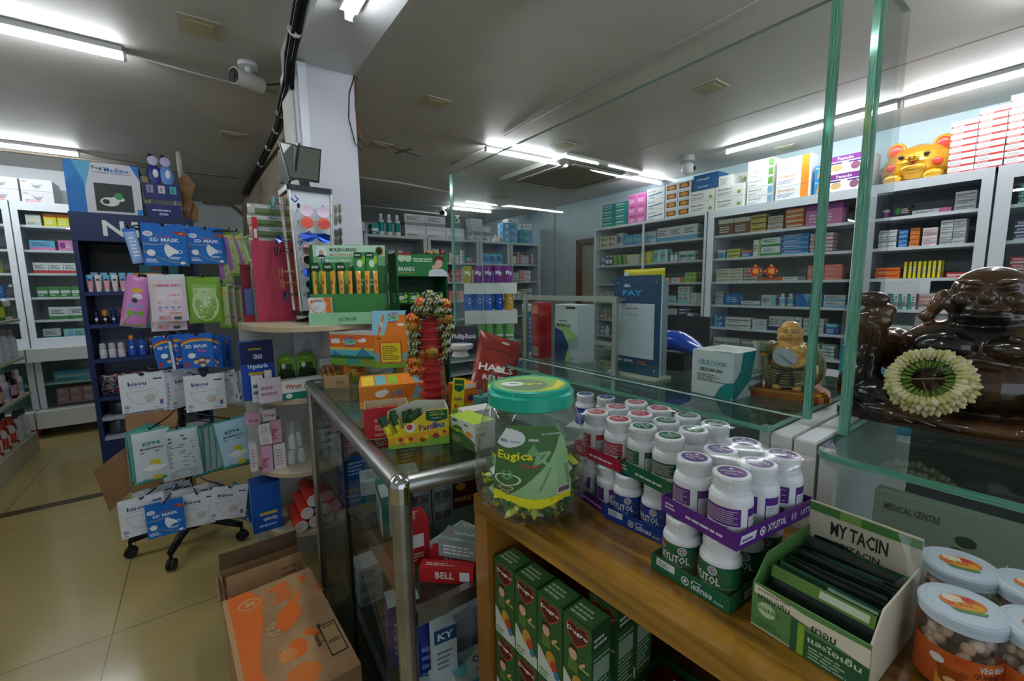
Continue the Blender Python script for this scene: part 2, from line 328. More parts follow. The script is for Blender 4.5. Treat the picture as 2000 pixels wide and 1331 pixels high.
# conduits on the ceiling
def conduit(pts, r, mat, label, name='conduit', cat='conduit', group=None):
    o = B().tube(pts, r, mat).build(name); return tag(o, label, cat, group)
def cp(x, y, z=ZC-0.008): return tuple(P(x, y, z=z))
CW = m('#c4c6c4', 0.5)
conduit([cp(245,105),cp(400,148),cp(560,188)],0.007,CW,'white conduit from the left tube light to the cable bundle')
conduit([cp(152,296),cp(190,306),cp(300,325)],0.006,m('#a09884'),'thin wire running from the rear left tube light')
conduit([cp(686,344),cp(780,357),cp(878,375)],0.010,CW,'white conduit between column and glass screen, upper of the two')
conduit([cp(688,399),cp(770,408),cp(860,418)],0.012,CW,'white conduit between column and glass screen, lower of the two')
conduit([cp(1480,0),cp(1240,128),cp(985,265)],0.004,m('#8d8c88'),'thin dark wire running down the ceiling behind the glass screen')
conduit([cp(950,288),cp(880,322)],0.006,CW,'short white conduit joining the twin tube lamp')
# black cable bundle along the beam
bun = thing('cable_bundle','thick black cable bundle clipped along the beam beside the column','cables')
pth = [(0.44,-0.5,2.58),(0.44,0.9,2.57),(0.44,1.7,2.56),(0.43,2.0,2.53),(0.435,2.32,2.44),(0.435,2.38,2.36),(0.46,2.75,2.38),(0.52,3.3,2.45),(0.56,4.2,2.52),(0.58,5.3,2.57),(0.58,6.6,2.59)]
for i, (dx, dz, r) in enumerate(((0,0,.012),(-.015,.012,.009),(.012,-.014,.010),(-.012,-.016,.008),(0.0,.02,.010))):
    B().tube([(x+dx, y, z+dz+0.006*math.sin(3*y+i)) for x,y,z in pth], r, m('#1b1b1b',0.5)).build('cable', bun)
for y in (2.15, 2.9, 3.4, 4.0, 4.7): 
    i = max(k for k in range(len(pth)) if pth[k][1] <= y); a, b_ = pth[i], pth[i+1]; t = (y-a[1])/(b_[1]-a[1]); B().cyl((a[0]+(b_[0]-a[0])*t, y-.006, a[2]+(b_[2]-a[2])*t),(a[0]+(b_[0]-a[0])*t, y+.006, a[2]+(b_[2]-a[2])*t),.03,m('#cfcfcf')).build('cable_tie', bun)
conduit([(0.735,2.34,2.455),(0.70,2.33,2.36),(0.69,2.33,2.24),(0.715,2.33,2.12),(0.745,2.33,2.09),(0.76,2.33,2.12),(0.735,2.33,2.15)],0.003,m('#1d1d1d'),'thin black wire looping off the right edge of the column','loose_wire','wire')
conduit([(0.745,2.34,2.455),(0.725,2.33,2.30),(0.755,2.33,2.1),(0.775,2.33,2.0)],0.0025,m('#8a3b28'),'thin red wire hanging by the right edge of the column','loose_wire','wire')
# square downlight plates
def plate(px, py, s, label, yel='#b5ad86', z=ZC):
    q = P(px, py, z=z); t = thing('ceiling_plate', label, 'downlight', (q.x, q.y, z), 0, 'square yellowed plates on the ceiling')
    B().box(-s/2,-s/2,-0.006,s/2,s/2,0,m('#b3b0a0',0.5)).build('frame', t); B().box(-s*.3,-s*.3,-0.009,s*.3,s*.3,-0.006,m(yel,0.5)).build('panel', t)
plate(390,52,.17,'yellowed square ceiling plate above the white camera on the left'); plate(847,200,.17,'square ceiling plate to the right of the column')
plate(1386,170,.17,'square ceiling plate nearest the right tube lights'); plate(742,284,.17,'square ceiling plate beside the grey tape cross')
plate(1100,283,.16,'square ceiling plate just left of the ceiling cassette'); plate(815,370,.17,'square ceiling plate between the two back conduits')
plate(752,402,.15,'square ceiling plate nearest the column, behind the lower conduit'); plate(1540,288,.17,'square ceiling plate behind the right tube light'); plate(455,265,.17,'faint square ceiling plate left of the beam','#a5a18f')
plate(978,386,.17,'square ceiling plate seen through the screen near the back tube light')
q = P(788,295,z=ZC); tc_ = B().box(-.20,-.018,-.002,.20,.018,0,m('#7f7f7c',0.7)).box(-.018,-.11,-.0035,.018,.11,-.001,m('#777774',0.7)).build('tape_cross'); put(tc_,(q.x,q.y,ZC),.35); tag(tc_,'cross of grey tape stuck to the ceiling','tape')
# cassette air conditioner
q0, q1, q2 = P(960,330,z=ZC), P(1110,284,z=ZC), P(1290,345,z=ZC)
ac = thing('ceiling_cassette','square white air conditioner cassette in the ceiling behind the twin tube','air conditioner',(3.45,3.62,ZC))
ACG = m('#b3b3ab',0.5)
B().box(-.56,-.56,-.045,.56,.56,0,ACG).build('panel', ac)
g = B().box(-.36,-.36,-.056,.36,.36,-.045,m('#8d8b78',0.6))
for i in range(16): g.box(-.35,-.35+i*.045,-.060,.35,-.335+i*.045,-.056,m('#7b7966',0.6))
g.build('grille', ac)
for k in range(4):
    v = B(); v.M = Matrix.Rotation(k*PI/2,4,'Z'); v.box(-.36,.40,-.052,.36,.48,-.045,m('#5e5d57')).box(-.36,.42,-.062,.36,.46,-.052,ACG); v.build('vane', ac)
# cameras
def bullet(px, py, label, rz, s=1.0):
    q = P(px, py, z=ZC-.09*s); t = thing('security_camera', label, 'camera', (q.x, q.y, ZC), rz-PI*0.15, 'security cameras')
    B().cyl((0,0,0),(0,0,-.02*s),.05*s,WHITE,16).cyl((0,0,-.02*s),(0,0,-.075*s),.016*s,WHITE).build('mount', t)
    b = B(); b.cyl((0,-.09*s,-.095*s),(0,.07*s,-.085*s),.042*s,m('#e3e3de',.35),20).build('body', t)
    B().cyl((0,-.094*s,-.096*s),(0,-.088*s,-.096*s),.037*s,m('#16181c',.15),20).cyl((0,-.098*s,-.097*s),(0,-.093*s,-.097*s),.016*s,m('#30353f',.1),14).build('lens', t)
bullet(487,159,'white bullet camera on the ceiling left of the cable bundle', -.55); bullet(866,417,'small white bullet camera at the end of the lower conduit', -.2)
bullet(893,432,'white bullet camera at the far back behind the glass screen', -.1)
q = P(1342,316,z=ZC-.05); t = thing('security_camera','white dome camera above the stacked cartons on the right wall cabinets','camera',(q.x,q.y,ZC),.6,'security cameras')
B().cyl((0,0,0),(0,0,-.055),.07,m('#b9c0c2'),16).build('mount', t); B().ball((0,-.01,-.115),.062,WHITE,20,14).build('body', t)
lb = B(); lb.M = Matrix.Translation((0,-.01,-.12)); lb.ball((-.022,-.052,0),.02,BLACK).ball((.022,-.052,0),.02,BLACK); lb.build('lens', t)
conduit([tuple(P(497,155,z=2.56)),tuple(P(520,166,z=2.57)),tuple(P(556,163,z=2.5))],.004,m('#1d1d1d'),'black lead from the left bullet camera to the cable bundle','camera_lead','wire')
# hanging cord with white socket, over the back stand
q = P(854,470,Y=6.4); cd = thing('hanging_cord','thin cord with a white plug end hanging from the ceiling behind the green stand','cord',(q.x,q.y,0))
B().tube([(0,0,ZC),(.02,0,2.35),(0,0,2.2)],.004,m('#c8c8c4')).build('cord', cd); B().cyl((0,0,2.2),(0,0,2.02),.015,WHITE,10,.03).build('plug', cd)
# ================================================================ WALL CABINETS AND THEIR STOCK
ORD = ['first','second','third','fourth','fifth','sixth','seventh','eighth','ninth','tenth','eleventh','twelfth','13th','14th','15th','16th','17th','18th','19th','20th','21st','22nd','23rd','24th','25th','26th','27th','28th','29th','30th']
CN = {'W':'#dfe3e4','w':'#c9cfd0','B':'#2f6fb5','b':'#6fb0d8','N':'#22366e','Y':'#e3d51f','y':'#d7c765','O':'#e07a2c','R':'#c23536','r':'#d98484','G':'#3f8c46','g':'#a3c65c','T':'#14908c','t':'#8fcfca','P':'#8e3a8c','p':'#dc7fb0','K':'#33363a','k':'#8b9092','D':'#7e5a36','L':'#e4dcc0','V':'#b9a9d6'}
NM = {'W':'white','w':'pale grey','B':'blue','b':'light blue','N':'navy','Y':'yellow','y':'sand yellow','O':'orange','R':'red','r':'pink-red','G':'green','g':'lime green','T':'teal','t':'pale teal','P':'purple','p':'pink','K':'black','k':'grey','D':'brown','L':'cream','V':'lilac'}
_mini = {}
def mini(w, h, d, a, b, st):
    k = (w, h, d, a, b, st)
    if k in _mini: return _mini[k]
    o = B(); A = m(CN[a], .45); Bm = m(CN[b], .45); o.cb(w, d, h, A); F = faces(w, d, h); dk = m('#4a5258' if a in 'WwLytgbV' else '#e6e6e6', .5)
    for q in ('f', 'l', 'r'):
        f = F[q]
        if st == 0: o.pr(f, 0, 0, 1, .28, Bm); o.lines(f, .1, .45, .8, .85, 3, dk)
        elif st == 1: o.pr(f, .7, 0, 1, 1, Bm); o.lines(f, .08, .3, .6, .75, 3, dk)
        elif st == 2: o.pr(f, 0, .72, 1, 1, Bm); o.lines(f, .1, .15, .85, .6, 3, dk)
        elif st == 3: o.pe(f, .3, .5, .2*min(1, h/w), .3, Bm); o.lines(f, .5, .25, .95, .75, 3, dk)
        elif st == 4: o.pr(f, .06, .35, .94, .62, Bm); o.lines(f, .1, .1, .8, .28, 2, dk)
        elif st == 5: o.pp(f, [(0,0),(.6,0),(.25,1),(0,1)], Bm); o.lines(f, .5, .2, .95, .8, 4, dk)
    _mini[k] = o; return o
_mesh = {}
def mini_obj(name, key):
    if key in _mesh:
        o = bpy.data.objects.new(name, _mesh[key]); C.objects.link(o); return o
    o = mini(*key).build(name); _mesh[key] = o.data; return o
_bot = {}
def bottle_mini(name, w, h, a, b, st):
    k = (w, h, a, b, st)
    if k in _bot: o = bpy.data.objects.new(name, _bot[k]); C.objects.link(o); return o
    o = B(); r = w/2*.92
    if st == 10: o.lathe([(r*.95,0),(r,.004),(r,h*.2),(r,h*.62),(r*.9,h*.72),(r*.45,h*.8),(r*.45,h*.82),(r*.55,h*.82),(r*.55,h),(0,h)], m(CN[a],.3), 14, mats={2:m(CN[b],.4),6:WHITE,7:WHITE,8:WHITE})
    elif st == 11: o.lathe([(r,0),(r,h*.7),(r*1.02,h*.7),(r*1.02,h),(0,h)], m(CN[a],.3), 14, mats={2:m(CN[b],.3),3:m(CN[b],.3)})
    elif st == 12:                                  # upright tube, crimped top on a cap
        n = 12; rings = []; o.lathe([(r*.8,0),(r*.8,h*.14)], m(CN[b],.3), n)
        for i in range(6):
            t = i/5; z = h*.14+h*.86*t; o_ = [(r*(1+.15*t)*math.cos(2*PI*k_/n), r*(1-t*.93)*math.sin(2*PI*k_/n), z) for k_ in range(n)]; rings += o_
        o.add(rings, [(i*n+j, i*n+(j+1)%n, (i+1)*n+(j+1)%n, (i+1)*n+j) for i in range(5) for j in range(n)]+[tuple(range(5*n,6*n))], m(CN[a],.25), True)
    ob = o.build(name); _bot[k] = ob.data; return ob
STOCK = []
def shelfrow(p, rz, length, items, where, group, seed, depth=.3, hmax=.19, pal='WwWwBGOTRYkLbtp', dens=1.0, rows=1):
    """stock one shelf from its left end: items (w,h,d,a,b,style,nx,nz); random stock fills what is left"""
    rnd = random.Random(seed); x = .012; n = 0; items = list(items); ux, uy = math.cos(rz), math.sin(rz); vx, vy = -uy, ux
    while x < length-.04 and n < 26:
        if items: w_, h, d, a, b, st, nx, nz = items.pop(0)
        else:
            if rnd.random() > dens: x += rnd.uniform(.03, .08); continue
            w_ = rnd.choice((.06,.075,.09,.105,.12)); h = rnd.choice((.028,.035,.045,.06,.085)); d = .1; st = rnd.randrange(6); a = rnd.choice(pal[:6] if rnd.random() < .7 else pal); b = rnd.choice([c for c in pal if c != a])
            nx = rnd.choice((1,1,2)); nz = max(1, min(4, int(hmax*rnd.uniform(.65,1.08)/h)))
        if a == ' ': x += w_; continue
        for i in range(nx):
            if x+w_ > length-.004: return n
            n += 1
            for k in range(nz):
                jx = rnd.uniform(-.0008,.0008); jy = rnd.uniform(0,.012)+.012
                cx = x+w_/2+jx; cy = jy+d/2; loc = (p[0]+ux*cx+vx*cy, p[1]+uy*cx+vy*cy, p[2]+k*(h+.0012)+.001); rot = rz+(rnd.uniform(-.012,.012) if nz == 1 and st < 10 else 0)
                lv = '' if nz == 1 else (', top' if k == nz-1 else (', bottom' if k == 0 else ', %s up' % ORD[k]))
                kind = 'carton' if st < 10 else ('tube' if st == 12 else 'bottle')
                lab = '%s and %s %s, %s stack, %s%s' % (NM[a], NM[b], kind, ORD[n-1], where, lv)
                dd = (Vector(loc)-ORI).length
                STOCK.append((w_*h/dd**2*(.3 if loc[2] < .7 else 1), (w_,h,d,a,b,st), loc, rot, lab, kind, group))
            x += w_+.004
        x += rnd.uniform(.004,.02)
    return n
def place_stock():
    """the 300 cartons that show largest stand as objects, the rest as one"""
    c_ = sorted([s for s in STOCK if s[1][5] < 10], key=lambda s: -s[0]); rest = B()
    for s in c_[:300]+[s for s in STOCK if s[1][5] >= 10]:
        w_, h, d, a, b, st = s[1]; o = mini_obj('medicine_carton', s[1]) if st < 10 else bottle_mini(s[5], w_, h, a, b, st)
        o.location = s[2]; o.rotation_euler = (0,0,s[3]); tag(o, s[4], s[5], s[6])
    for s in c_[300:]:
        mb = mini(*s[1]); M = Matrix.Translation(s[2]) @ Matrix.Rotation(s[3],4,'Z'); n = len(rest.v); rest.v += [M @ v for v in mb.v]
        ix = [rest.slot(x) for x in mb.ml]
        for f, i, q in zip(mb.f, mb.mi, mb.sm): rest.f.append(tuple(n+k for k in f)); rest.mi.append(ix[i]); rest.sm.append(q)
    if c_[300:]: tag(rest.build('medicine_cartons'), 'small medicine cartons packed on the dimmer and farther cabinet shelves', 'cartons', kind='stuff')
ALW = m('#cfd8dc', .3, .15); INSIDE = m('#9aa3a6', .6)
ZS = [1.855, 1.63, 1.40, 1.17, .945, .735]
def cabinet(name, label, y0, y1, frame, mat, zs, top=2.10, glass=True, bays=1, back='#8d9699', handle=False):
    """wall cabinet facing -X, from world Y y0 (left end) down to y1, door plane at X=4.2"""
    L = y0-y1; t = thing(name, label, 'cabinet', (4.2, (y0+y1)/2, 0), -PI/2)
    b = B(); h = L/2
    b.box(-h,.0,.0,-h+.02,.45,top,mat).box(h-.02,0,0,h,.45,top,mat).box(-h,0,top-.03,h,.45,top,mat).box(-h+.02,.43,0,h-.02,.45,top,m(back,.6)).box(-h+.02,0,.0,h-.02,.42,.08,mat)
    b.build('carcass', t)
    for z in zs+[.5,.28]: B().box(-h+.021,.03,z-.022,h-.021,.42,z,mat).build('shelf', t)
    f = B(); w = frame
    f.box(-h,-.012,.08,-h+w,.0,top,mat).box(h-w,-.012,.08,h,0,top,mat).box(-h+w,-.012,top-w*1.2,h-w,0,top,mat).box(-h+w,-.012,.60,h-w,0,.66,mat)
    f.build('frame', t)
    for k in range(1, bays): x = -h+L*k/bays; B().box(x-.012,-.014,.66,x+.012,.001,top-w*1.2,mat).build('mullion', t)
    if glass:
        for k in range(bays):
            x0 = -h+w+.002 if k == 0 else -h+L*k/bays+.013; x1 = h-w-.002 if k == bays-1 else -h+L*(k+1)/bays-.013
            g = B().box(x0,-.008,.665,x1,-.004,top-w*1.2-.002,CAB_GLASS).build('glass_pane', t)
            if handle: B().box(x0+.01,-.02,1.25,x0+.03,-.009,1.38,m('#8f999c',.3,.7)).build('pull', g)
    return t
RZ = -PI/2
c1 = cabinet('display_cabinet','aluminium framed glass cabinet beside the doorway, behind the blue payment sign',3.93,2.41,.022,ALW,ZS,bays=2)
c2 = cabinet('display_cabinet','white framed glass cabinet with two red diamond stickers',2.395,1.13,.06,CABW,ZS,handle=True)
c3 = cabinet('display_cabinet','white open fronted cabinet under the golden pig bank',1.12,.475,.055,CABW,ZS,glass=False)
c4 = cabinet('display_cabinet','white glass cabinet at the right edge, partly out of view',.462,-.7,.07,CABW,ZS)
W1 = 'doorway cabinet'; W2 = 'red-sticker cabinet'; W3 = 'cabinet under golden pig'; W4 = 'rightmost cabinet'
SN = ['top shelf','second shelf','third shelf','fourth shelf','fifth shelf','sixth shelf']
def stock(y0, L, zi, items, W, seed, **k):
    shelfrow((4.235, y0, ZS[zi]), RZ, L, items, SN[zi]+' '+W, 'cartons in the right wall cabinets', seed, **k)
a = 3.90
stock(a,1.46,0,[(.13,.07,.1,'L','D',3,2,2),(.1,.16,.08,'w','B',3,1,1),(.12,.12,.1,'b','t',4,2,1),(.2,.13,.1,'w','b',4,1,1),(.16,.15,.1,'W','b',0,3,1),(.14,.05,.1,'k','W',2,2,3)],W1,1)
stock(a,1.46,1,[(.06,.09,.06,'W','B',10,1,1),(.06,.12,.06,'N','W',10,2,1),(.07,.12,.06,'g','G',5,3,1),(.09,.11,.07,'L','w',4,2,1),(.08,.13,.07,'Y','g',1,2,1),(.09,.14,.08,'t','W',1,2,1),(.05,.1,.05,'W','k',11,2,1),(.09,.1,.08,'w','T',4,2,1),(.16,.035,.1,'W','k',0,2,3)],W1,2)
stock(a,1.46,2,[(.5,.1,.1,' ','W',0,1,1),(.06,.12,.05,'p','w',10,2,1),(.07,.13,.07,'W','T',3,2,1),(.05,.1,.05,'W','R',11,2,1),(.14,.05,.1,'W','O',1,2,1),(.12,.05,.1,'g','G',3,1,2),(.13,.1,.1,'w','B',4,1,1),(.12,.15,.1,'W','w',4,1,1)],W1,3)
stock(a,1.46,3,[(.09,.1,.08,'w','O',3,1,1),(.07,.04,.09,'w','k',4,1,3),(.5,.1,.1,' ','W',0,1,1),(.06,.07,.07,'w','t',1,4,2),(.08,.04,.07,'t','w',0,2,2),(.07,.09,.07,'w','t',0,2,2)],W1,4,pal='wtWw')
stock(a,1.46,4,[(.05,.09,.05,'O','W',10,1,1),(.08,.12,.08,'w','O',1,1,1),(.45,.1,.1,' ','W',0,1,1),(.08,.13,.08,'Y','y',4,2,1),(.13,.045,.1,'Y','W',4,1,4),(.1,.04,.09,'w','k',4,2,4),(.09,.034,.09,'N','W',4,1,5),(.09,.12,.09,'W','B',1,1,1)],W1,5)
stock(a,1.46,5,[(.07,.1,.07,'b','W',10,1,1),(.07,.12,.07,'w','W',10,1,1),(.6,.1,.1,' ','W',0,1,1),(.13,.05,.1,'Y','D',4,1,2),(.15,.1,.1,'L','D',4,1,1),(.12,.15,.1,'w','r',3,1,1)],W1,6)
a = 2.33
stock(a,1.14,0,[(.15,.15,.1,'D','L',2,2,1),(.13,.05,.1,'y','D',4,1,3),(.12,.04,.1,'w','O',4,1,3),(.14,.04,.1,'O','W',4,1,4),(.26,.17,.1,'p','P',2,1,1),(.12,.04,.1,'r','W',4,1,4)],W2,7)
stock(a,1.14,1,[(.08,.08,.08,'b','W',2,1,1),(.12,.04,.1,'y','G',4,1,2),(.1,.06,.1,'B','O',2,1,1),(.06,.15,.1,'W','g',1,1,1),(.16,.078,.1,'W','G',0,1,2),(.21,.042,.1,'B','b',0,1,4),(.16,.03,.1,'w','R',0,1,5),(.17,.034,.1,'W','N',4,1,5)],W2,8)
stock(a,1.14,2,[(.13,.03,.1,'L','k',4,2,4),(.12,.03,.1,'w','D',4,1,4),(.2,.03,.1,'O','R',4,1,1),(.17,.03,.1,'W','k',1,1,1),(.12,.04,.1,'r','O',4,2,3),(.15,.035,.1,'O','W',4,1,4),(.1,.04,.1,'y','w',4,1,3)],W2,9)
stock(a,1.14,3,[(.08,.03,.08,'w','k',4,1,4),(.14,.11,.1,'B','b',3,1,1),(.17,.04,.1,'W','k',0,1,1),(.12,.1,.08,'w','t',1,1,1),(.06,.11,.06,'w','b',10,2,1),(.2,.11,.1,'b','B',5,1,1),(.15,.05,.1,'w','b',0,1,2),(.14,.04,.1,'t','k',0,1,3)],W2,10)
stock(a,1.14,4,[(.1,.06,.1,'B','b',5,1,2),(.24,.05,.1,'W','k',4,1,2),(.12,.03,.1,'W','b',3,1,3),(.05,.13,.06,'w','N',0,5,1),(.15,.04,.1,'w','k',4,1,3)],W2,11)
stock(a,1.14,5,[(.13,.1,.1,'w','k',4,2,1),(.15,.05,.1,'k','W',4,2,2)],W2,12)
a = 1.06
stock(a,.53,0,[(.05,.06,.06,'P','W',11,1,1),(.1,.08,.1,'K','G',3,1,1),(.2,.03,.05,'W','p',1,1,1),(.1,.04,.1,'w','k',4,1,3),(.09,.13,.08,'W','p',3,1,1)],W3,13)
stock(a,.53,1,[(.05,.032,.09,'W','k',4,2,4),(.05,.03,.09,'B','b',4,1,4),(.05,.032,.09,'O','D',4,1,4),(.075,.03,.09,'W','r',4,1,4),(.06,.032,.09,'w','k',4,2,5),(.05,.034,.09,'B','T',4,1,4)],W3,14)
stock(a,.53,2,[(.14,.04,.1,'O','R',4,1,2),(.022,.12,.09,'Y','K',1,8,1),(.09,.035,.09,'R','W',4,1,1),(.08,.035,.09,'Y','R',3,1,1),(.06,.14,.09,'D','V',2,1,1)],W3,15)
stock(a,.53,3,[(.09,.1,.08,'W','p',0,1,1),(.045,.13,.06,'W','T',5,3,1),(.09,.03,.1,'r','W',4,1,4),(.04,.13,.06,'W','t',1,2,1)],W3,16)
stock(a,.53,4,[(.12,.05,.1,'w','p',3,2,2)],W3,17)
for zi in range(4): stock(.38,.9,zi,[(.1,.04,.1,'TNRw'[zi],'w',0,2,3),(.12,.12,.1,'BTpW'[zi],'W',3,2,1)],W4,18+zi)
# red diamond stickers on the glass
for k, (px, py) in enumerate(((1475,530),(1506,530))):
    q = P(px, py, X=4.188); s = B(); s.M = Matrix.Rotation(-PI/2,4,'Z'); r = .062
    for rr, col in ((r,'#d8432e'),(r*.9,'#c9202a')): s.slab([(0,-rr),(rr,0),(0,rr),(-rr,0)], -.0006 if col == '#c9202a' else 0, .001, m(col,.5))
    for i in range(4): s.ball((r*.78*math.cos(i*PI/2), 0, r*.78*math.sin(i*PI/2)), .012, m('#e2962c',.5), 8, 5, sc=(1,.1,1))
    F = Fr((-r,-.001,-r),(1,0,0),(0,0,1),2*r,2*r); s.pt(F,'福',.5,.30,.42,m('#f0c83c',.4),al='c')
    o = s.build('fortune_sticker'); o.location = q; tag(o,'red diamond sticker with gold character on the cabinet glass, %s one' % ('left','right')[k],'sticker')
# ---------------------------------------------------------------- cartons on top of the right cabinets
def big(y, z, w, h, d, base, prints, label, name='carton', cat='carton', group='cartons stacked on top of the right cabinets', x=4.24, dr=0):
    o = B(); o.cb(w, d, h, m(base,.45)); F = faces(w, d, h); draw(o, F, prints); ob = o.build(name)
    put(ob, (x+d/2, y-w/2, z), RZ+dr); return tag(ob, label, cat, group)
def draw(o, F, prints):
    for p in prints:
        f = F[p[0]]; k = p[1]
        if k == 'r': o.pr(f, p[2], p[3], p[4], p[5], m(p[6],.45))
        elif k == 't': o.pt(f, p[2], p[3], p[4], p[5], m(p[6],.45), wid=p[7] if len(p) > 7 else None, rot=p[8] if len(p) > 8 else 0, al=p[9] if len(p) > 9 else 'l')
        elif k == 'l': o.lines(f, p[2], p[3], p[4], p[5], p[6], m(p[7],.5))
        elif k == 'e': o.pe(f, p[2], p[3], p[4], p[5], m(p[6],.45))
        elif k == 'o': o.pe(f, p[2], p[3], p[4], p[5], m(p[6],.45), ring=.85)
        elif k == 'b': o.bars(f, p[2], p[3], p[4], p[5])
        elif k == 'p': o.pp(f, p[2], m(p[3],.45))
ZT = 2.102; n = 0
for k in range(4):
    for j in range(2):
        big(3.84-j*.2, ZT+k*.07, .195, .068, .2, '#12807c', [('f','t',('HYDROCOL','OMEPROL')[j],.08,.5,.3,'#d8efe9',.7),('f','l',.1,.15,.7,.35,1,'#cfe36a')], 'teal carton atop the doorway cabinet, %s column, %s up' % (('left','right')[j], ORD[k]))
for k in range(3):
    for j in range(2):
        big(3.43-j*.125, ZT+k*.112, .12, .11, .2, '#d077ae', [('f','r',.08,.6,.92,.85,'#b84f92'),('f','l',.1,.15,.8,.5,3,'#f1d5e8'),('l','l',.1,.2,.8,.7,3,'#f1d5e8')], 'pink carton beside the teal ones, %s column, %s up' % (('left','right')[j], ORD[k]))
for k in range(3): big(3.17, ZT+k*.118, .23, .116, .2, '#e2e3e2', [('f','t','AX-LOXIN',.08,.66,.14,'#33363a',.4),('f','p',[(.1,.3),(.9,.45),(.9,.55),(.1,.4)],'#3a63a8'),('f','l',.1,.08,.6,.25,2,'#777777')], 'white carton with slanting blue stripe right of the pink ones, %s up' % ORD[k])
for k in range(4): 
    for j in range(2): big(2.925-j*.15, ZT+k*.09, .145, .088, .18, '#dfdfdc', [('f','r',.1,.2,.9,.8,'#5a3a20'),('f','e',.5,.5,.3,.22,'#d08a2c'),('f','r',.05,.82,.95,.95,'#c8c8c8')], 'white carton with brown and amber picture, %s column, %s up' % (('left','right')[j], ORD[k]))
for k in range(2):
    for j in range(2): big(2.62-j*.28, ZT+k*.11, .27, .108, .24, '#e4e4de', [('f','t','Neurobion',.08,.6,.2,'#4c4f50',.5),('f','l',.08,.2,.6,.5,2,'#8a8d8c'),('f','e',.85,.3,.07,.16,'#7aa63c')], 'white carton with small green mark by the dome camera, %s column, %s' % (('left','right')[j], ('lower','upper')[k]), x=4.21)
big(2.60, ZT+.222, .26, .16, .2, '#1f5688', [('f','t','Lincopil',.15,.6,.18,'#c9d9e6',.5),('f','t','Lincopil',.2,.18,.14,'#c9d9e6',.4)], 'deep blue carton standing on white cartons beneath the dome camera')
big(2.33, ZT+.222, .13, .10, .2, '#dedfdb', [('f','l',.1,.2,.9,.8,4,'#9a9d9c')], 'small pale carton right of the deep blue one')
for k in range(3): big(2.36, ZT+.222+k*.078 if 0 else ZT+k*.125, .2, .123, .2, '#dfe0da', [('f','r',0,0,1,.14,'#6c9a3c'),('f','l',.1,.4,.8,.8,3,'#686b6a'),('f','e',.85,.45,.08,.2,'#6c9a3c')], 'white carton with green lower edge in the rear stack, %s up' % ORD[k], x=4.475)
for k in range(5): big(2.05, ZT+k*.079, .22, .077, .3, '#e6e7e4', [('f','t','ATLOVAST-20',.06,.55,.22,'#4c5052',.5),('f','r',.82,.1,1,.9,'#5b8a3c' if k > 1 else '#7aa0c0'),('f','l',.06,.2,.5,.4,1,'#999c9a')], 'long white carton with green end, %s up beside the orange ended ones' % ORD[k])
for k in range(3): big(1.80, ZT+k*.118, .27, .116, .25, '#e7e7e4', [('f','r',.72,0,.94,1,'#e58a2a'),('f','t','ATORIX-20',.06,.62,.17,'#c2762e',.5),('f','l',.06,.2,.55,.5,3,'#8c8fb0')], 'white carton with broad orange panel, %s from the cabinet top' % ORD[k])
for k in range(2): big(1.505, ZT+k*.118, .1, .116, .22, '#2f8ac4', [('f','p',[(.2,.1),(.9,.3),(.8,.8),(.3,.7)],'#d9a15a'),('f','t','Prelief',.1,.75,.15,'#e5eef5',.7)], 'blue carton with tan picture left of the purple topped ones, %s' % ('lower','upper')[k])
for k in range(2): big(1.44-k*.0, ZT+k*.14, .3, .138, .25, '#e6e6e6', [('f','r',0,.7,1,1,'#7a3a86'),('f','t','Panado',.3,.76,.17,'#f2e8f4',.35),('f','e',.3,.35,.12,.2,'#c9b27a'),('f','e',.7,.35,.1,.22,'#8a5a6e'),('f','r',.15,.56,.4,.64,'#4a3a86'),('f','r',.55,.56,.8,.64,'#4a3a86')], 'white carton with purple top band, %s of two' % ('lower','upper')[k])
# flower pots
def flowers(y, label, petal, s=1.0, x=4.32):
    t = thing('flower_arrangement', label, 'flowers', (x, y, ZT)); rnd = random.Random(int(y*100))
    B().lathe([(.035*s,0),(.05*s,.09*s),(.052*s,.1*s),(.045*s,.1*s),(.04*s,.08*s),(0,.08*s)], m('#8c6b50',.5), 14).build('pot', t)
    st = B(); lf = B(); fl = B()
    for i in range(26):
        a = rnd.uniform(0,2*PI); r = rnd.uniform(.02,.1)*s; z = rnd.uniform(.16,.33)*s; p = (r*math.cos(a), r*math.sin(a), z)
        if i < 8: st.tube([(0,0,.08*s),(p[0]*.4,p[1]*.4,z*.6),p], .0022, m('#3d5a34'), 5)
        for q in range(3):
            b_ = a+rnd.uniform(-1,1); L = rnd.uniform(.03,.05)*s; z2 = z-rnd.uniform(.02,.06); c = Vector((p[0]*.8,p[1]*.8,z2)); u = Vector((math.cos(b_),math.sin(b_),rnd.uniform(-.3,.5)))*L; v = u.cross(Vector((0,0,1))).normalized()*L*.3
            lf.add([c, c+u*.5+v, c+u, c+u*.5-v], [(0,1,2,3)], m(rnd.choice(('#2f4f30','#3f6640')),.6))
        if i % 2 == 0:
            for q in range(6): b_ = q*PI/3; fl.ball((p[0]+.013*math.cos(b_)*s, p[1]+.013*math.sin(b_)*s, z), .012*s, m(petal,.5), 6, 4, sc=(1,1,.6))
            fl.ball(p, .008*s, m('#e2c04a'), 6, 4)
    st.build('stems', t); lf.build('leaves', t); fl.build('blossoms', t); return t
flowers(1.62, 'potted orange flowers left of the first thick glass edge', '#c9562e', 1.05,x=4.585); flowers(1.31, 'pink flower arrangement seen between the two glass edges', '#d98f9c', 1.0,x=4.60); flowers(1.112, 'small orange flower pot just left of the golden pig bank', '#d0723a', .6,x=4.60)
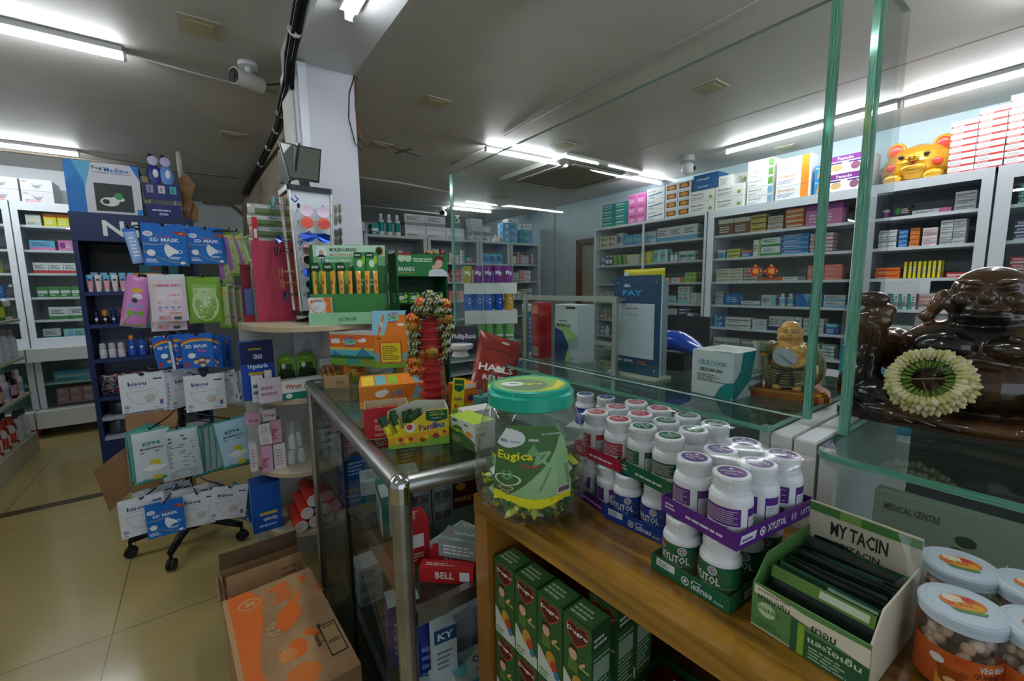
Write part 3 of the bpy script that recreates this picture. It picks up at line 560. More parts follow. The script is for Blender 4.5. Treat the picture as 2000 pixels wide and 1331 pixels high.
# golden pig bank
pig = thing('pig_bank','large glossy golden pig bank with red cheeks on the cabinet top','ornament',(4.42,.895,ZT),RZ)
GOLD = mottled('gold_paint','#c98a1e','#e8b436',5,.18,metal=.35); RED = m('#d8482c',.25)
b = B(); b.lathe([(.10,0),(.17,.02),(.21,.08),(.205,.14),(.175,.20),(.12,.25),(.05,.275),(0,.28)], GOLD, 32, sy=.8); b.build('head', pig)
for sx in (-1,1):
    e = B(); e.M = Matrix.Translation((sx*.12,-.02,.235)) @ Matrix.Rotation(sx*.35,4,'Y'); e.ball((0,0,.02),.06,GOLD,16,10,sc=(1,.35,1.1)); e.ball((0,-.012,.02),.045,RED,14,8,sc=(1,.3,1.1)); e.build('ear', pig)
    B().ball((sx*.115,-.132,.115),.042,RED,14,8,sc=(1,.35,.75)).build('cheek', pig)
    e = B(); e.ball((sx*.07,-.155,.18),.018,m('#2b2b24',.2),12,8,sc=(1,.5,.8)); e.build('eye', pig)
    B().ball((sx*.11,-.15,.03),.045,GOLD,12,8,sc=(1.3,.7,.8)).build('trotter', pig)
b = B(); b.ball((0,-.178,.16),.033,GOLD,16,10,sc=(1.2,.6,.8)); b.build('snout', pig); b = B(); b.ball((-.013,-.198,.162),.007,m('#7a4a12'),8,5).ball((.013,-.198,.162),.007,m('#7a4a12'),8,5); b.build('nostrils', pig)
B().ball((0,-.172,.118),.018,m('#8e1f1f',.3),10,6,sc=(1.3,.5,.7)).build('mouth', pig)
B().ball((0,-.155,.09),.06,GOLD,14,8,sc=(1.3,.5,.6)).build('chin', pig)
# white cartons with red bands
for j in range(4):
    nk = (8,9,10,9)[j]
    for k in range(nk):
        big(.705-j*.128, ZT+k*.0425, .124, .041, .18, '#e8e8e8', [('f','r',0,.02,1,.28,'#c8322e'),('f','t','ENTASE',.08,.06,.16,'#f0dede',.4),('f','l',.1,.45,.6,.85,2,'#b5b5b5')], 'white red-banded carton by the pig, %s column from left, %s from bottom' % (ORD[j], ORD[k]), group='white red-banded cartons on the right cabinet', dr=random.uniform(-.02,.02), x=4.23)
# ================================================================ LEFT WALL CABINETS (facing -Y at Y=6.0)
def left_cab(x0, x1, label):
    L = x1-x0; t = thing('display_cabinet', label, 'cabinet', ((x0+x1)/2, 6.0, 0), 0); h = L/2; b = B()
    b.box(-h,0,.13,-h+.02,.4,2.23,CABW).box(h-.02,0,.13,h,.4,2.23,CABW).box(-h,0,2.2,h,.4,2.23,CABW).box(-h+.02,.38,.13,h-.02,.4,2.2,m('#a4abac',.6)).box(-h+.02,0,.13,h-.02,.38,.17,CABW)
    b.build('carcass', t)
    for z in (2.02,1.79,1.57,1.34,1.12,.93,.50): B().box(-h+.021,.02,z-.022,h-.021,.38,z,CABW).build('shelf', t)
    B().box(-h,-.2,.74,h,.0,.86,m('#c8cdc8',.4)).build('counter_ledge', t)
    B().box(-h,-.2,.10,h,.0,.26,m('#bcc0b8',.4)).build('plinth', t)
    f = B(); f.box(-h,-.012,.26,-h+.045,0,2.23,CABW).box(h-.045,-.012,.26,h,0,2.23,CABW).box(-h+.045,-.012,2.15,h-.045,0,2.23,CABW).box(-h+.045,-.012,.86,h-.045,0,.95,CABW); f.build('frame', t)
    B().box(-h+.047,-.008,.955,h-.047,-.004,2.148,CAB_GLASS).build('glass_pane', t); B().box(-h+.047,-.008,.265,h-.047,-.004,.735,GLASSD).build('lower_glass_pane', t)
    B().cyl((h-.06,-.012,1.45),(h-.06,-.03,1.45),.012,ALU,12).build('knob', t)
left_cab(-2.32,-1.345,'white glass cabinet on the left wall, at the left edge of the photo'); left_cab(-1.335,-.35,'white glass cabinet on the left wall, beside the navy rack')
def lstock(x0, L, z, items, W, seed, **k): shelfrow((x0, 6.03, z), 0, L, items, W, 'cartons in the left wall cabinets', seed, depth=.3, **k)
WL = 'shelf cabinet beside navy rack'; WM = 'shelf leftmost cabinet'
lstock(-1.27,.86,2.02,[(.1,.1,.08,'w','L',4,1,1),(.085,.115,.07,'Y','O',2,5,1)],'top '+WL,31); lstock(-1.27,.86,1.79,[(.17,.09,.1,'b','p',0,1,1),(.1,.1,.08,'p','P',3,1,1),(.13,.1,.1,'B','N',3,1,1),(.15,.08,.1,'w','k',4,1,1)],'second '+WL,32)
lstock(-1.27,.86,1.57,[(.1,.1,.08,'W','R',0,3,1),(.3,.11,.1,'W','r',0,1,1)],'third '+WL,33); lstock(-1.27,.86,1.34,[(.075,.1,.08,'G','W',4,5,1),(.08,.11,.08,'t','O',3,1,1)],'fourth '+WL,34)
lstock(-1.27,.86,1.12,[(.06,.1,.08,' ','w',0,1,1),(.14,.12,.1,'W','G',0,4,1)],'fifth '+WL,35); lstock(-1.27,.86,.93,[(.12,.1,.1,'w','T',0,1,1),(.16,.09,.1,'t','b',3,1,1),(.12,.09,.1,'g','G',4,3,1)],'sixth '+WL,36)
lstock(-1.24,.84,.502,[(.26,.1,.12,'b','w',4,1,1),(.18,.06,.12,'O','W',3,2,2)],'lower '+WL,37); lstock(-1.24,.84,.27,[(.09,.08,.12,'r','p',0,4,2),(.1,.07,.12,'g','Y',4,4,2)],'bottom '+WL,38,hmax=.17)
for i, (z, a, b) in enumerate(((2.02,'B','N'),(1.79,'W','r'),(1.57,'Y','g'),(1.34,'B','R'),(1.12,'T','B'),(.93,'R','p'))): lstock(-2.0,.6,z,[(.1,.11,.08,a,b,3,5,1)],SN[i][:-6]+' '+WM,41+i)
# white boxes with round marks above the left cabinets
for k in range(2):
    for j in range(5):
        o = B(); o.cb(.21,.3,.105,m('#d3d5d8',.45)); F = faces(.21,.3,.105); f = F['f']
        o.pp(f,[(.3+.4*i/10,.62-.42*math.sin(PI*i/10)) for i in range(11)],m('#9a9da0')); o.pr(f,.34,.5,.66,.6,m('#d3d5d8')); o.lines(f,.05,.7,.3,.9,2,m('#9b8f96'))
        if k == 0: o.lines(f,.1,.05,.8,.3,2,m('#c66a5e'))
        ob = o.build('carton'); put(ob,(-2.05+j*.225,6.17,2.232+k*.107)); tag(ob,'white carton with grey smile mark above left cabinets, %s row, %s from left' % (('lower','upper')[k],ORD[j]),'carton','white cartons above the left cabinets')
# ================================================================ REAR SHELVING (facing -Y at Y=5.5)
def rear(x0, x1, label, col='#b6c1c2', backc='#6f7a7c'):
    L = x1-x0; h = L/2; t = thing('shelf_unit', label, 'shelf', ((x0+x1)/2,5.5,0)); mt = m(col,.4); b = B()
    b.box(-h,0,0,-h+.05,.32,2.03,mt).box(h-.05,0,0,h,.32,2.03,mt).box(-h+.05,.3,0,h-.05,.32,2.03,m(backc,.6)); b.build('frame', t)
    B().box(-h,-.01,2.03,h,.32,2.06,mt).build('top_board', t)
    for z in (1.73,1.46,1.19,.92,.6,.3,.1): B().box(-h+.051,0,z-.025,h-.051,.3,z,mt).build('shelf', t)
xs = (.86,1.72,2.58,3.42,3.98,4.6)
nm = ('nearest column','second from column','third from column','fourth from column','in far corner')
for i in range(5):
    rear(xs[i]+.01, xs[i+1], 'grey shelf unit against the back, '+nm[i])
    if i == 3: pal = 'bTBbW'
    else: pal = 'wWkLrRwT'
    for j, z in enumerate((1.73,1.46,1.19)):
        shelfrow((xs[i]+.065,5.52,z+.001),0,xs[i+1]-xs[i]-.13,[(.12,.15,.1,'b','B',3,4,1)] if i == 3 and j < 2 else [],'%s shelf rear unit %s' % (ORD[j],nm[i]),'stock on the rear shelves',100+i*7+j,pal=pal,hmax=.2)
RT = 2.062
def top(x, w, h, a, b, st, lab, z=0, y=5.56, n=1, kind='carton'):
    for i in range(n):
        o = mini_obj('medicine_carton',(w,h,.14,a,b,st)) if st < 10 else bottle_mini('bottle',w,h,a,b,st)
        o.location = (x+i*(w+.004),y+.07,RT+z); tag(o, lab+('' if n == 1 else ', %s from left' % ORD[i]), kind, 'stock on top of the rear shelves')
top(1.70,.13,.15,'w','P',0,'white carton with purple foot on the rear shelves beside the column')
top(1.9,.09,.14,'T','W',4,'green carton behind the white pump bottles'); 
for i in range(3): top(2.0+i*.11,.085,.28,'W','T',10,'tall white and green pump bottle on the rear shelves, %s of three' % ORD[i],kind='bottle')
top(2.45,.3,.16,'w','W',4,'large pale carton on the rear shelves behind the green stand',n=3)
top(2.45,.3,.14,'w','k',0,'large pale carton in the upper layer behind the green stand',z=.163,n=2)
top(3.42,.16,.22,'w','k',4,'pale grey carton on the rear shelves seen through the glass screen',n=2); top(3.42,.2,.1,'W','w',4,'flat white carton atop the pale grey pair behind the glass screen',z=.222)
top(3.8,.05,.12,'w','L',10,'small pale bottle on the rear shelves right of the screen edge',n=4,kind='bottle'); top(3.82,.05,.10,'W','k',11,'small white jar behind the pale bottles on the rear shelves',y=5.66,n=4,kind='jar')
for k in range(3): top(4.03,.28,.1,'b','W',3,'light blue carton in the left tower of the far corner, %s up' % ORD[k],z=k*.102)
top(4.09,.2,.06,'W','N',3,'small white and navy carton crowning the light blue tower',z=.308)
for k in range(2): top(4.36,.24,.11,'b','T',5,'blue carton in the right tower of the far corner, %s' % ('lower','upper')[k],z=k*.112)
top(4.38,.16,.09,'W','k',3,'white carton with round mark on the far right corner tower',z=.226)
# ================================================================ helpers for printed cartons
def carton(bl, br, z, hh, d, base, prints, label, name='carton', cat='carton', group=None, other=None, drz=0, rx=0, ry=0, mats=None):
    """carton whose front bottom edge runs between two photo points on the plane z; hh = height in metres or a photo point over the left corner"""
    c, rz, w, h = fit(bl, br, z, top=hh) if isinstance(hh, tuple) else fit(bl, br, z, h=hh)
    rz += drz; o = B(); o.M = Matrix.Translation((0, d/2, 0)); o.cb(w, d, h, m(base,.42), mats); F = faces(w, d, h)
    draw(o, F, prints); ob = o.build(name); put(ob, c, rz, rx, ry); tag(ob, label, cat, group)
    return ob
def free(name, w, d, h, base, prints, label, cat, loc, rz=0, rx=0, ry=0, group=None, mats=None, parent=None):
    o = B(); o.cb(w, d, h, m(base,.42), mats); F = faces(w, d, h); draw(o, F, prints); ob = o.build(name, parent); put(ob, loc, rz, rx, ry)
    if not parent: tag(ob, label, cat, group)
    return ob
# ================================================================ STEEL AND GLASS DISPLAY COUNTER
GA, GB = Vector((.299,.806,0)), Vector((.346,1.935,0)); GR, GS = Vector((.80,.74,0)), Vector((.81,1.935,0))
ctr = thing('display_counter','steel tube and glass display counter with candy boxes on top','counter')
def tb(a, b, r, mat, name, par=ctr, seg=16): return B().cyl(a, b, r, mat, seg).build(name, par)
z = .979
SS = mottled('brushed_steel','#8f908c','#b4b4ae',4,.3,metal=.9)
tb((GA.x,GA.y,z),(GB.x,GB.y,z),.0205,SS,'rail'); tb((GA.x,GA.y,z),(GR.x,GR.y,z),.0205,SS,'rail')
tb((GB.x,GB.y,z),(GS.x,GS.y,z),.0205,SS,'rail')
for p_, nm_ in ((GA,'post'),(GB,'post'),(GS,'post')): tb((p_.x,p_.y,0),(p_.x,p_.y,.965),.0205 if p_ is GA else .015,SS,nm_)
B().ball((GA.x,GA.y,z+.002),.0245,m('#c9cac8',.12,1.0),20,12,sc=(1,1,1.0)).lathe([(.0245,z-.03),(.0245,z)],m('#c9cac8',.12,1.0),20,GA.x,GA.y).build('corner_cap', ctr)
g = B(); g.prism([(GA.x+.016,GA.y+.016),(GR.x,GR.y+.018),(GS.x,GS.y-.016),(GB.x+.016,GB.y-.016)],.992,.999,GLASSD,GLASSD); g.build('top_glass', ctr)
for zz in (.672,.272):
    f = B(); ins = .022
    f.box(GA.x+.02,GA.y-.012,zz-.012,GR.x,GA.y+.008,zz+.022,SS); f.build('shelf_rail', ctr)
    f = B(); f.M = Matrix.Translation((GA.x,GA.y,0)) @ Matrix.Rotation(-math.atan2(GB.x-GA.x,GB.y-GA.y),4,'Z'); f.box(.014,.02,zz-.012,.03,1.11,zz+.022,SS); f.build('shelf_rail', ctr)
    B().prism([(GA.x+.03,GA.y+.01),(GR.x-.01,GA.y+.0),(GS.x-.01,GS.y-.02),(GB.x+.03,GB.y-.02)],zz+.006,zz+.013,GLASSD,GLASSD).build('glass_shelf', ctr)
L_ = (GB-GA); rot = -math.atan2(L_.x, L_.y)
g = B(); g.M = Matrix.Translation((GA.x,GA.y,0)) @ Matrix.Rotation(rot,4,'Z'); g.box(-.004,.025,.06,.002,.52,.958,GLASS); g.build('side_glass', ctr)
g = B(); g.M = Matrix.Translation((GA.x,GA.y,0)) @ Matrix.Rotation(rot,4,'Z'); g.box(-.004,.535,.06,.002,1.11,.958,GLASS); g.build('side_glass', ctr)
g = B(); g.M = Matrix.Translation((GA.x,GA.y,0)) @ Matrix.Rotation(rot,4,'Z'); g.box(-.006,.52,.06,.006,.535,.962,m('#222422',.4)); g.build('side_mullion', ctr)
B().box(GA.x+.022,GA.y-.004,.05,GR.x,GA.y+.0,.655,GLASS).build('front_glass', ctr)
B().prism([(GA.x,GA.y),(GR.x,GR.y+.02),(GS.x,GS.y),(GB.x,GB.y)],.03,.055,m('#6c6d68',.5)).build('base_board', ctr)
B().box(.79,.85,.06,.80,1.92,.955,m('#74746e',.5)).build('back_board', ctr)
# stock inside the counter
GI = 'cartons inside the steel display counter'
S1 = .686; S2 = .286
def inn(w, d, h, base, prints, label, x, y, z, rz=0, **k): return free('carton', w, d, h, base, prints, label, 'carton', (x,y,z), math.radians(rz), group=GI, **k)
inn(.075,.14,.12,'#dfe2e2',[('f','r',0,.0,.25,1,'#1f8f8a'),('f','e',.6,.45,.2,.2,'#c79a86'),('t','r',0,.6,1,1,'#1f8f8a'),('l','r',0,.75,1,1,'#1f8f8a'),('l','l',.1,.1,.8,.6,6,'#5a6a74')],'white and teal carton leaning behind the red one on the counter shelf',.41,1.18,S1,-12)
inn(.075,.07,.115,'#b1262a',[('f','r',.15,.4,.8,.7,'#d8d8d4'),('f','l',.15,.1,.8,.3,3,'#e4c9a0'),('l','l',.2,.1,.8,.9,6,'#e9b0a8'),('t','l',.1,.2,.9,.8,4,'#e8d7c0')],'red carton just behind the steel post in the counter',.39,.99,S1,-8)
inn(.19,.1,.07,'#e3e5e7',[('f','r',0,.0,1,.35,'#1c7f86'),('f','r',.6,.35,1,1,'#2a3f96'),('t','l',.1,.2,.6,.8,5,'#7b8794')],'open white carton with teal and blue edge at the back of the counter shelf',.475,1.38,S1,-15)
for k in range(2):
    for j in range(2): inn(.062,.06,.062,'#737c7c',[('f','r',.1,.1,.9,.5,'#4d5959'),('f','l',.15,.55,.85,.9,3,'#b3b8b8'),('f','r',.4,.15,.5,.45,'#c06a4a'),('t','r',.2,.2,.8,.8,'#8f9898')],'clear wrapped grey box, %s %s of four near the post' % (('lower','upper')[k],('left','right')[j]),.475+j*.066,1.14-j*.01,S1+k*.0635,-10)
inn(.12,.09,.1,'#571a1e',[('f','t','WHISKY',.3,.2,.15,'#c9a55a',.6),('f','e',.5,.7,.14,.12,'#b8902f'),('t','r',.1,.1,.9,.9,'#6b2428'),('t','e',.5,.5,.1,.12,'#c99b2f')],'dark red carton with gold oval mark right of the clear boxes',.625,1.18,S1,-10)
inn(.13,.08,.05,'#23211f',[('f','r',.1,.3,.6,.7,'#c85a9a'),('t','r',.2,.2,.8,.8,'#3c3834')],'black carton with pink patch stacked on the dark red one',.63,1.18,S1+.102,-4)
inn(.12,.1,.05,'#2d2a28',[('t','e',.5,.5,.2,.3,'#5d574f'),('f','r',.3,.2,.9,.8,'#246aa8')],'black carton with blue corner at the back near the wooden leg',.72,1.10,S1,6)
inn(.15,.07,.025,'#dadada',[('t','r',.55,.05,.98,.95,'#bfc3bf'),('t','l',.1,.2,.4,.7,5,'#3d4f66'),('t','l',.6,.1,.95,.9,7,'#6a706c')],'flat white carton tilted on the counter shelf left of the grey box',.50,.975,S1+.0,18,ry=-.0)
inn(.125,.06,.045,'#8e9896',[('t','t','RESTORIA',.2,.42,.2,'#e9ecea',.6),('t','r',0,.0,1,.2,'#aab3b0'),('t','p',[(.1,.35),(.25,.5),(.12,.7),(.18,.5)],'#d8762c'),('f','l',.1,.2,.9,.8,3,'#dfe4e2'),('l','r',.1,.1,.9,.9,'#b3262a')],'silver grey carton resting over the red ones by the wooden leg',.485,.87,S1+.040,-52)
inn(.13,.032,.038,'#c4282c',[('f','t','BELL',.3,.3,.45,'#f0e2d6',.35),('f','r',.75,.2,.93,.8,'#e8e8e4'),('t','l',.1,.3,.7,.7,2,'#e4c9c0')],'red carton with pale lettering in front of the silver grey carton',.425,.86,S1,-42)
inn(.13,.032,.038,'#b8242a',[('f','t','BELL',.3,.3,.45,'#f0e2d6',.35),('f','r',.75,.2,.93,.8,'#e8e8e4')],'red carton directly beneath the silver grey carton',.47,.90,S1,-46)
inn(.16,.06,.03,'#243c32',[('f','t','OTEX',.2,.3,.4,'#d5d9d2',.4),('f','e',.1,.5,.05,.2,'#d5d9d2')],'dark green carton along the front rail beside the wooden leg',.60,.862,S1,4)
inn(.06,.04,.14,'#cfd4d8',[('f','r',0,.72,1,1,'#1f4f86'),('f','t','KY',.15,.78,.14,'#eef2f6',.7),('f','l',.1,.2,.9,.6,4,'#6c8092'),('t','r',0,0,1,1,'#cfd4d8')],'white carton with blue band seen through the lower glass shelf',.44,.93,S2+.09,-8)
inn(.075,.04,.09,'#c9cdd0',[('f','l',.1,.2,.9,.8,5,'#8d9aa4')],'small pale carton under the blue banded one',.44,.93,S2,-8)
inn(.09,.075,.2,'#1d2f8e',[('f','t','DR JELLY',.42,.2,.13,'#dfe4f2',None,PI/2),('f','l',.6,.2,.9,.7,4,'#8c98cc'),('l','t','DR JELLY Lubricant',.4,.25,.12,'#dfe4f2',None,PI/2),('l','r',0,0,.2,1,'#d9dbd9'),('t','r',0,.0,1,1,'#d9dbd9'),('t','l',.2,.2,.8,.8,4,'#555')],'tall blue and white carton standing on the low shelf behind the side glass',.405,1.03,S2,-14)
inn(.09,.075,.19,'#1d2f8e',[('f','t','DR JELLY',.42,.2,.13,'#dfe4f2',None,PI/2),('l','t','DR JELLY',.4,.25,.12,'#dfe4f2',None,PI/2),('t','r',0,.0,1,1,'#d9dbd9'),('t','b',.3,.2,.8,.8)],'second blue and white carton behind the tall one on the low shelf',.41,1.14,S2,-10)
inn(.14,.1,.045,'#d6dad8',[('t','l',.1,.2,.8,.8,6,'#6d8590'),('t','p',[(0,0),(.3,0),(.3,.4),(0,.4)],'#2c8fa8')],'flat white carton with teal corner low behind the post',.425,.915,S2-.0,-35)
for k in range(2): inn(.17,.09,.048,'#c9cbc8',[('f','p',[(0,.15),(.55,.15),(.6,.5),(.55,.85),(0,.85)],'#5fb0cc'),('f','b',.72,.15,.98,.6),('t','t','Clinvate',.35,.4,.25,'#474b4c',.45),('t','e',.12,.5,.12,.35,'#6fc0c8'),('t','l',.35,.15,.9,.3,1,'#777')],'grey and light blue carton tied with red band, %s' % ('lower','upper')[k],.535,.90,S2+.0+k*.0495,-6)
inn(.1,.09,.03,'#d8dad2',[('f','r',0,0,.4,1,'#d8c92c'),('t','r',0,0,.35,1,'#d8c92c'),('t','l',.4,.2,.9,.8,4,'#888')],'white carton with yellow end below the front rail',.66,.90,S2,-8)
inn(.07,.06,.17,'#b9b8cc',[('f','l',.15,.1,.85,.85,12,'#8784a6')],'tall lilac carton behind the grey and light blue ones',.60,1.02,S2,-6)
inn(.06,.06,.17,'#c6c9ce',[('f','l',.15,.1,.85,.85,12,'#92969c')],'tall pale grey carton left of the lilac one',.53,1.03,S2,4)
inn(.05,.06,.15,'#c9c2cc',[('f','r',0,.1,1,.3,'#b02c74'),('f','l',.15,.4,.85,.85,8,'#8f8496')],'lilac carton with magenta foot beside the lilac one',.68,1.02,S2,-4)
inn(.12,.08,.1,'#d0c8b8',[('f','e',.4,.5,.2,.2,'#8c4a30'),('f','l',.1,.1,.8,.3,2,'#8b8074')],'cream carton with brown oval under the front rail',.46,1.08,S2,-20)
for k in range(3): inn(.08,.09,.045,('#cfd3d4','#c4c9cb','#d8dbdb')[k],[('l','l',.1,.2,.9,.8,3,'#556'),('f','l',.1,.2,.9,.8,3,'#556')],'pale carton in the low stack at the back of the counter, %s up' % ORD[k],.40,1.45,S2+k*.047,0)
for j, (cc, nm_) in enumerate((('#245a9c','blue'),('#c8ccd0','white'),('#8a3c5e','plum'),('#cfcfcb','off-white'))):
    inn(.09,.1,.09,cc,[('f','l',.1,.2,.9,.8,4,'#e8e8e8'),('l','l',.1,.2,.9,.8,4,'#d0d4d8')],'%s carton far back on the upper counter shelf, %s from the side glass' % (nm_,ORD[j]),.42+j*.1,1.6,S1,0)
    inn(.09,.1,.07,('#1c2b46','#b93030','#c8ccd0','#30302e')[j],[('f','l',.1,.2,.9,.8,4,'#c8c8c8'),('l','l',.1,.2,.9,.8,4,'#c0c4c8')],'%s carton stacked on the %s one far back' % (('dark navy','bright red','silvery','black')[j],nm_),.42+j*.1,1.6,S1+.0915,3)
# ================================================================ WOODEN COUNTER
WD = wood_mat('varnished_wood','#4a2c08','#b8842a',(9,1.1,9),.2,.8); WD2 = wood_mat('varnished_wood_upright','#8a5a22','#a8712c',(5,5,.8),.3,.4)
A_ = P(925,965,z=.95); E_ = P(1500,1331,z=.95); dirw = (A_-E_); rw = -math.atan2(dirw.x, dirw.y); wc = thing('wooden_counter','varnished wooden counter carrying the chewing gum bottles and candy jar','counter',(A_.x,A_.y,0),rw)
# local: x = away from the aisle, y = towards the far end (0 at the far corner)
B().box(0,-1.1,.912,.36,0,.95,WD).build('worktop', wc)
B().box(.0,-.045,0,.355,-.002,.912,WD2).build('end_panel', wc); B().box(.004,-1.1,0,.355,-1.06,.912,WD2).build('end_panel', wc)
B().box(.34,-1.06,.05,.355,-.045,.912,m('#4a2c12',.6)).build('back_panel', wc)
DK = m('#2e1a10',.5); B().box(.02,-1.06,.479,.339,-.046,.499,DK).build('shelf', wc); B().box(.02,-1.06,.05,.339,-.046,.07,DK).build('shelf', wc)
Mw = Matrix.Translation((A_.x,A_.y,0)) @ Matrix.Rotation(rw,4,'Z')
def won(x, y, z): return Mw @ Vector((x,y,z))
# green milk powder cartons under the worktop
GRN = '#3c6a34'
def dugro():
    w, d, h = .062,.05,.165; o = B(); o.cb(w,d,h,m('#345e30',.4)); F = faces(w,d,h); f = F['f']
    o.pp(f,[(0,0),(1,0),(1,.14),(.5,.2),(.1,.34),(0,.36)],m('#cfd2c6',.4))
    heart = [(.5,.70),(.82,.80),(.92,.9),(.8,.965),(.6,.95),(.5,.915),(.38,.955),(.18,.95),(.1,.87),(.2,.78)]
    o.pp(f,heart,m('#b84a34',.4)); o.pp(f,[(.5+(x-.5)*.9,.86+(y-.86)*.88) for x,y in heart],m('#5e1f1c',.4)); o.pt(f,'Dugro',.15,.83,.06,m('#f0ede4'),wid=.72)
    o.pe(f,.36,.60,.15,.065,m('#d9a98c')); o.pp(f,[(.2,.62),(.22,.68),(.36,.70),(.5,.68),(.52,.62),(.45,.655),(.28,.655)],m('#3a2218')); o.pp(f,[(.2,.54),(.52,.54),(.55,.4),(.18,.4)],m('#5c7a34')); o.pp(f,[(.6,.5),(.8,.56),(.78,.6),(.58,.53)],m('#d9a98c'))
    o.pe(f,.55,.3,.2,.09,m('#c8963c')); o.pe(f,.68,.24,.14,.07,m('#c4452c')); o.pe(f,.78,.16,.11,.05,m('#3f7fb0')); o.pe(f,.45,.28,.07,.05,m('#e8e4d4')); o.pe(f,.62,.34,.06,.04,m('#c9506a')); o.lines(f,.6,.5,.95,.54,1,m('#d8d060')); o.lines(f,.05,.02,.6,.12,2,m('#5e8a4a'))
    for q in ('l','r'): o.pr(F[q],.0,.74,1,1,m('#284a26')); o.lines(F[q],.08,.1,.92,.7,13,m('#9db39a')); o.pr(F[q],.08,.42,.9,.62,m('#8fa48c')); o.lines(F[q],.1,.8,.8,.92,2,m('#c2cfbf'))
    o.pr(F['t'],.05,.05,.95,.95,m('#47753f')); o.lines(F['t'],.1,.2,.9,.8,3,m('#b9cbb4')); return o
dm = None; cnt = 0
for col in range(4):                      # columns along the front, seen from the aisle
    for dep in range(3 if col == 3 else 1):
        for lv in range(2):
            if dm is None: ob = dugro().build('milk_carton'); dm = ob.data
            else: ob = bpy.data.objects.new('milk_carton', dm); C.objects.link(ob)
            ob.location = won(.036+dep*.0555+(.012 if dep else 0), -.085-col*.0645, .5+lv*.1665); ob.rotation_euler = (0,0,rw-PI/2)
            tag(ob,'green milk powder carton, %s column from far end, %s row, %s' % (ORD[col],('lower','upper')[lv],('at the front','second in','third in','fourth in','furthest in')[dep]),'carton','green milk powder cartons under the wooden counter')
for col in range(4):
    ob = bpy.data.objects.new('milk_carton', dm); C.objects.link(ob); ob.location = won(.036,-.085-col*.0645,.305); ob.rotation_euler = (0,0,rw-PI/2); tag(ob,'green milk powder carton under the dark shelf, %s from far end' % ORD[col],'carton','green milk powder cartons under the wooden counter')
tray = thing('display_tray','dark red tray with green rim on the shelf under the wooden counter','tray',won(.262,-.345,.5),rw); tray.scale = (.62,.62,1)
b = B(); b.box(-.11,-.16,0,.11,.16,.006,m('#5b1518',.5)).box(-.12,-.17,0,-.11,.17,.05,m('#1e6a44',.5)).box(.11,-.17,0,.12,.17,.05,m('#1e6a44',.5)).box(-.11,-.17,0,.11,-.16,.05,m('#1e6a44',.5)).box(-.11,.16,0,.11,.17,.05,m('#1e6a44',.5)); b.build('tray_body', tray)
b = B(); b.box(-.1,-.15,.008,.1,.15,.035,m('#8e1e22',.4)); b.build('packets', tray)
free('carton',.12,.05,.185,'#8fc0dc',[('f','t','Hi-Q',.12,.6,.2,'#1b2f63',.7),('f','t','Super Gold',.12,.42,.1,'#c83a34',.7),('f','e',.5,.2,.3,.12,'#e9e9e6')],'light blue milk carton low behind the worktop edge, right of the red tray','carton',won(.145,-.425,.5),rw-PI/2)
# ================================================================ REAR GLASS COUNTER with tall screen
Z2 = 1.12
gc = thing('glass_counter','long glass topped counter with green edged glass behind the gum bottles','counter',(0,0,0))
def gpane(x0,y0,z0,x1,y1,z1, name, par, thick='x', mat=GLASS, edges='yz'):
    b = B(); mm = {'f':mat,'b':mat,'l':mat,'r':mat,'t':mat,'d':mat}
    if thick == 'x': mm.update({'f':EDGE,'b':EDGE,'t':EDGEL,'d':EDGEL})
    if thick == 'y': mm.update({'l':EDGE,'t':EDGEL,'d':EDGEL})
    if thick == 'z': mm.update({'l':EDGE,'f':EDGE,'r':EDGE,'b':EDGE})
    b.box(x0,y0,z0,x1,y1,z1,mat,mm); return b.build(name, par)
gpane(.815,.335,Z2-.010,1.40,1.95,Z2,'top_glass',gc,'z',GLASSD)
B().box(.845,.34,.06,.85,1.94,.90,m('#8b8f8c',.5)).build('front_panel', gc)
B().box(1.34,.34,.06,1.35,1.94,1.105,m('#7e8382',.5)).build('back_panel', gc)
B().box(.85,.34,.86,1.34,1.94,.88,m('#9da29f',.5)).build('shelf', gc)
B().box(.85,.34,.03,1.34,1.94,.06,m('#8b8f8c',.5)).build('base', gc)
for y in (.345,1.05,1.93): B().box(.85,y,.88,.87,y+.018,1.108,m('#cfd3d2',.4)).build('upright', gc)
scr = thing('glass_screen','tall clear glass screen standing on the rear counter','glass screen',(0,0,0))
gpane(.915,.317,Z2+.001,.927,1.70,1.862,'pane',scr,'x'); b = B(); b.box(.915,.3045,Z2+.001,.929,.3165,1.862,EDGE); b.build('pane_edge', scr); gpane(.928,1.692,Z2+.001,1.085,1.70,1.862,'return_pane',scr,'y')
for zc_ in (1.3,1.7): B().box(.905,.325,zc_,.935,.345,zc_+.03,m('#c0c4c4',.2,.6)).build('clip', scr) if 0 else None
for y0, y1, lab in ((.3,.334,'white plastic post under the glass edge, nearer the gum bottles'),(.2625,.2965,'white plastic post under the glass edge, nearer the statue case')):
    b = B(); b.box(.83,y0,0,1.35,y1,1.105,m('#d9d9d2',.4)); b.box(.832,y0+.002,1.105,1.33,y1-.002,1.108,WHITE); o = b.build('end_post'); tag(o,lab,'post')
# aluminium frame standing on the counter
fr = thing('aluminium_frame','slim aluminium frame standing on the rear glass counter before the two medicine cartons','frame',(.945,0,Z2))
FA = m('#b9bcb4',.35,.6)
B().box(0,.80,0.001,.012,.815,.212,FA).build('leg', fr); B().box(0,1.215,0.001,.012,1.23,.212,FA).build('leg', fr); B().box(0,.80,.2125,.012,1.23,.228,FA).build('top_bar', fr)
B().box(.013,.80,.2125,.15,.812,.224,FA).build('side_bar', fr)
gpane(.004,.816,.002,.008,1.214,.212,'pane',fr,'x')
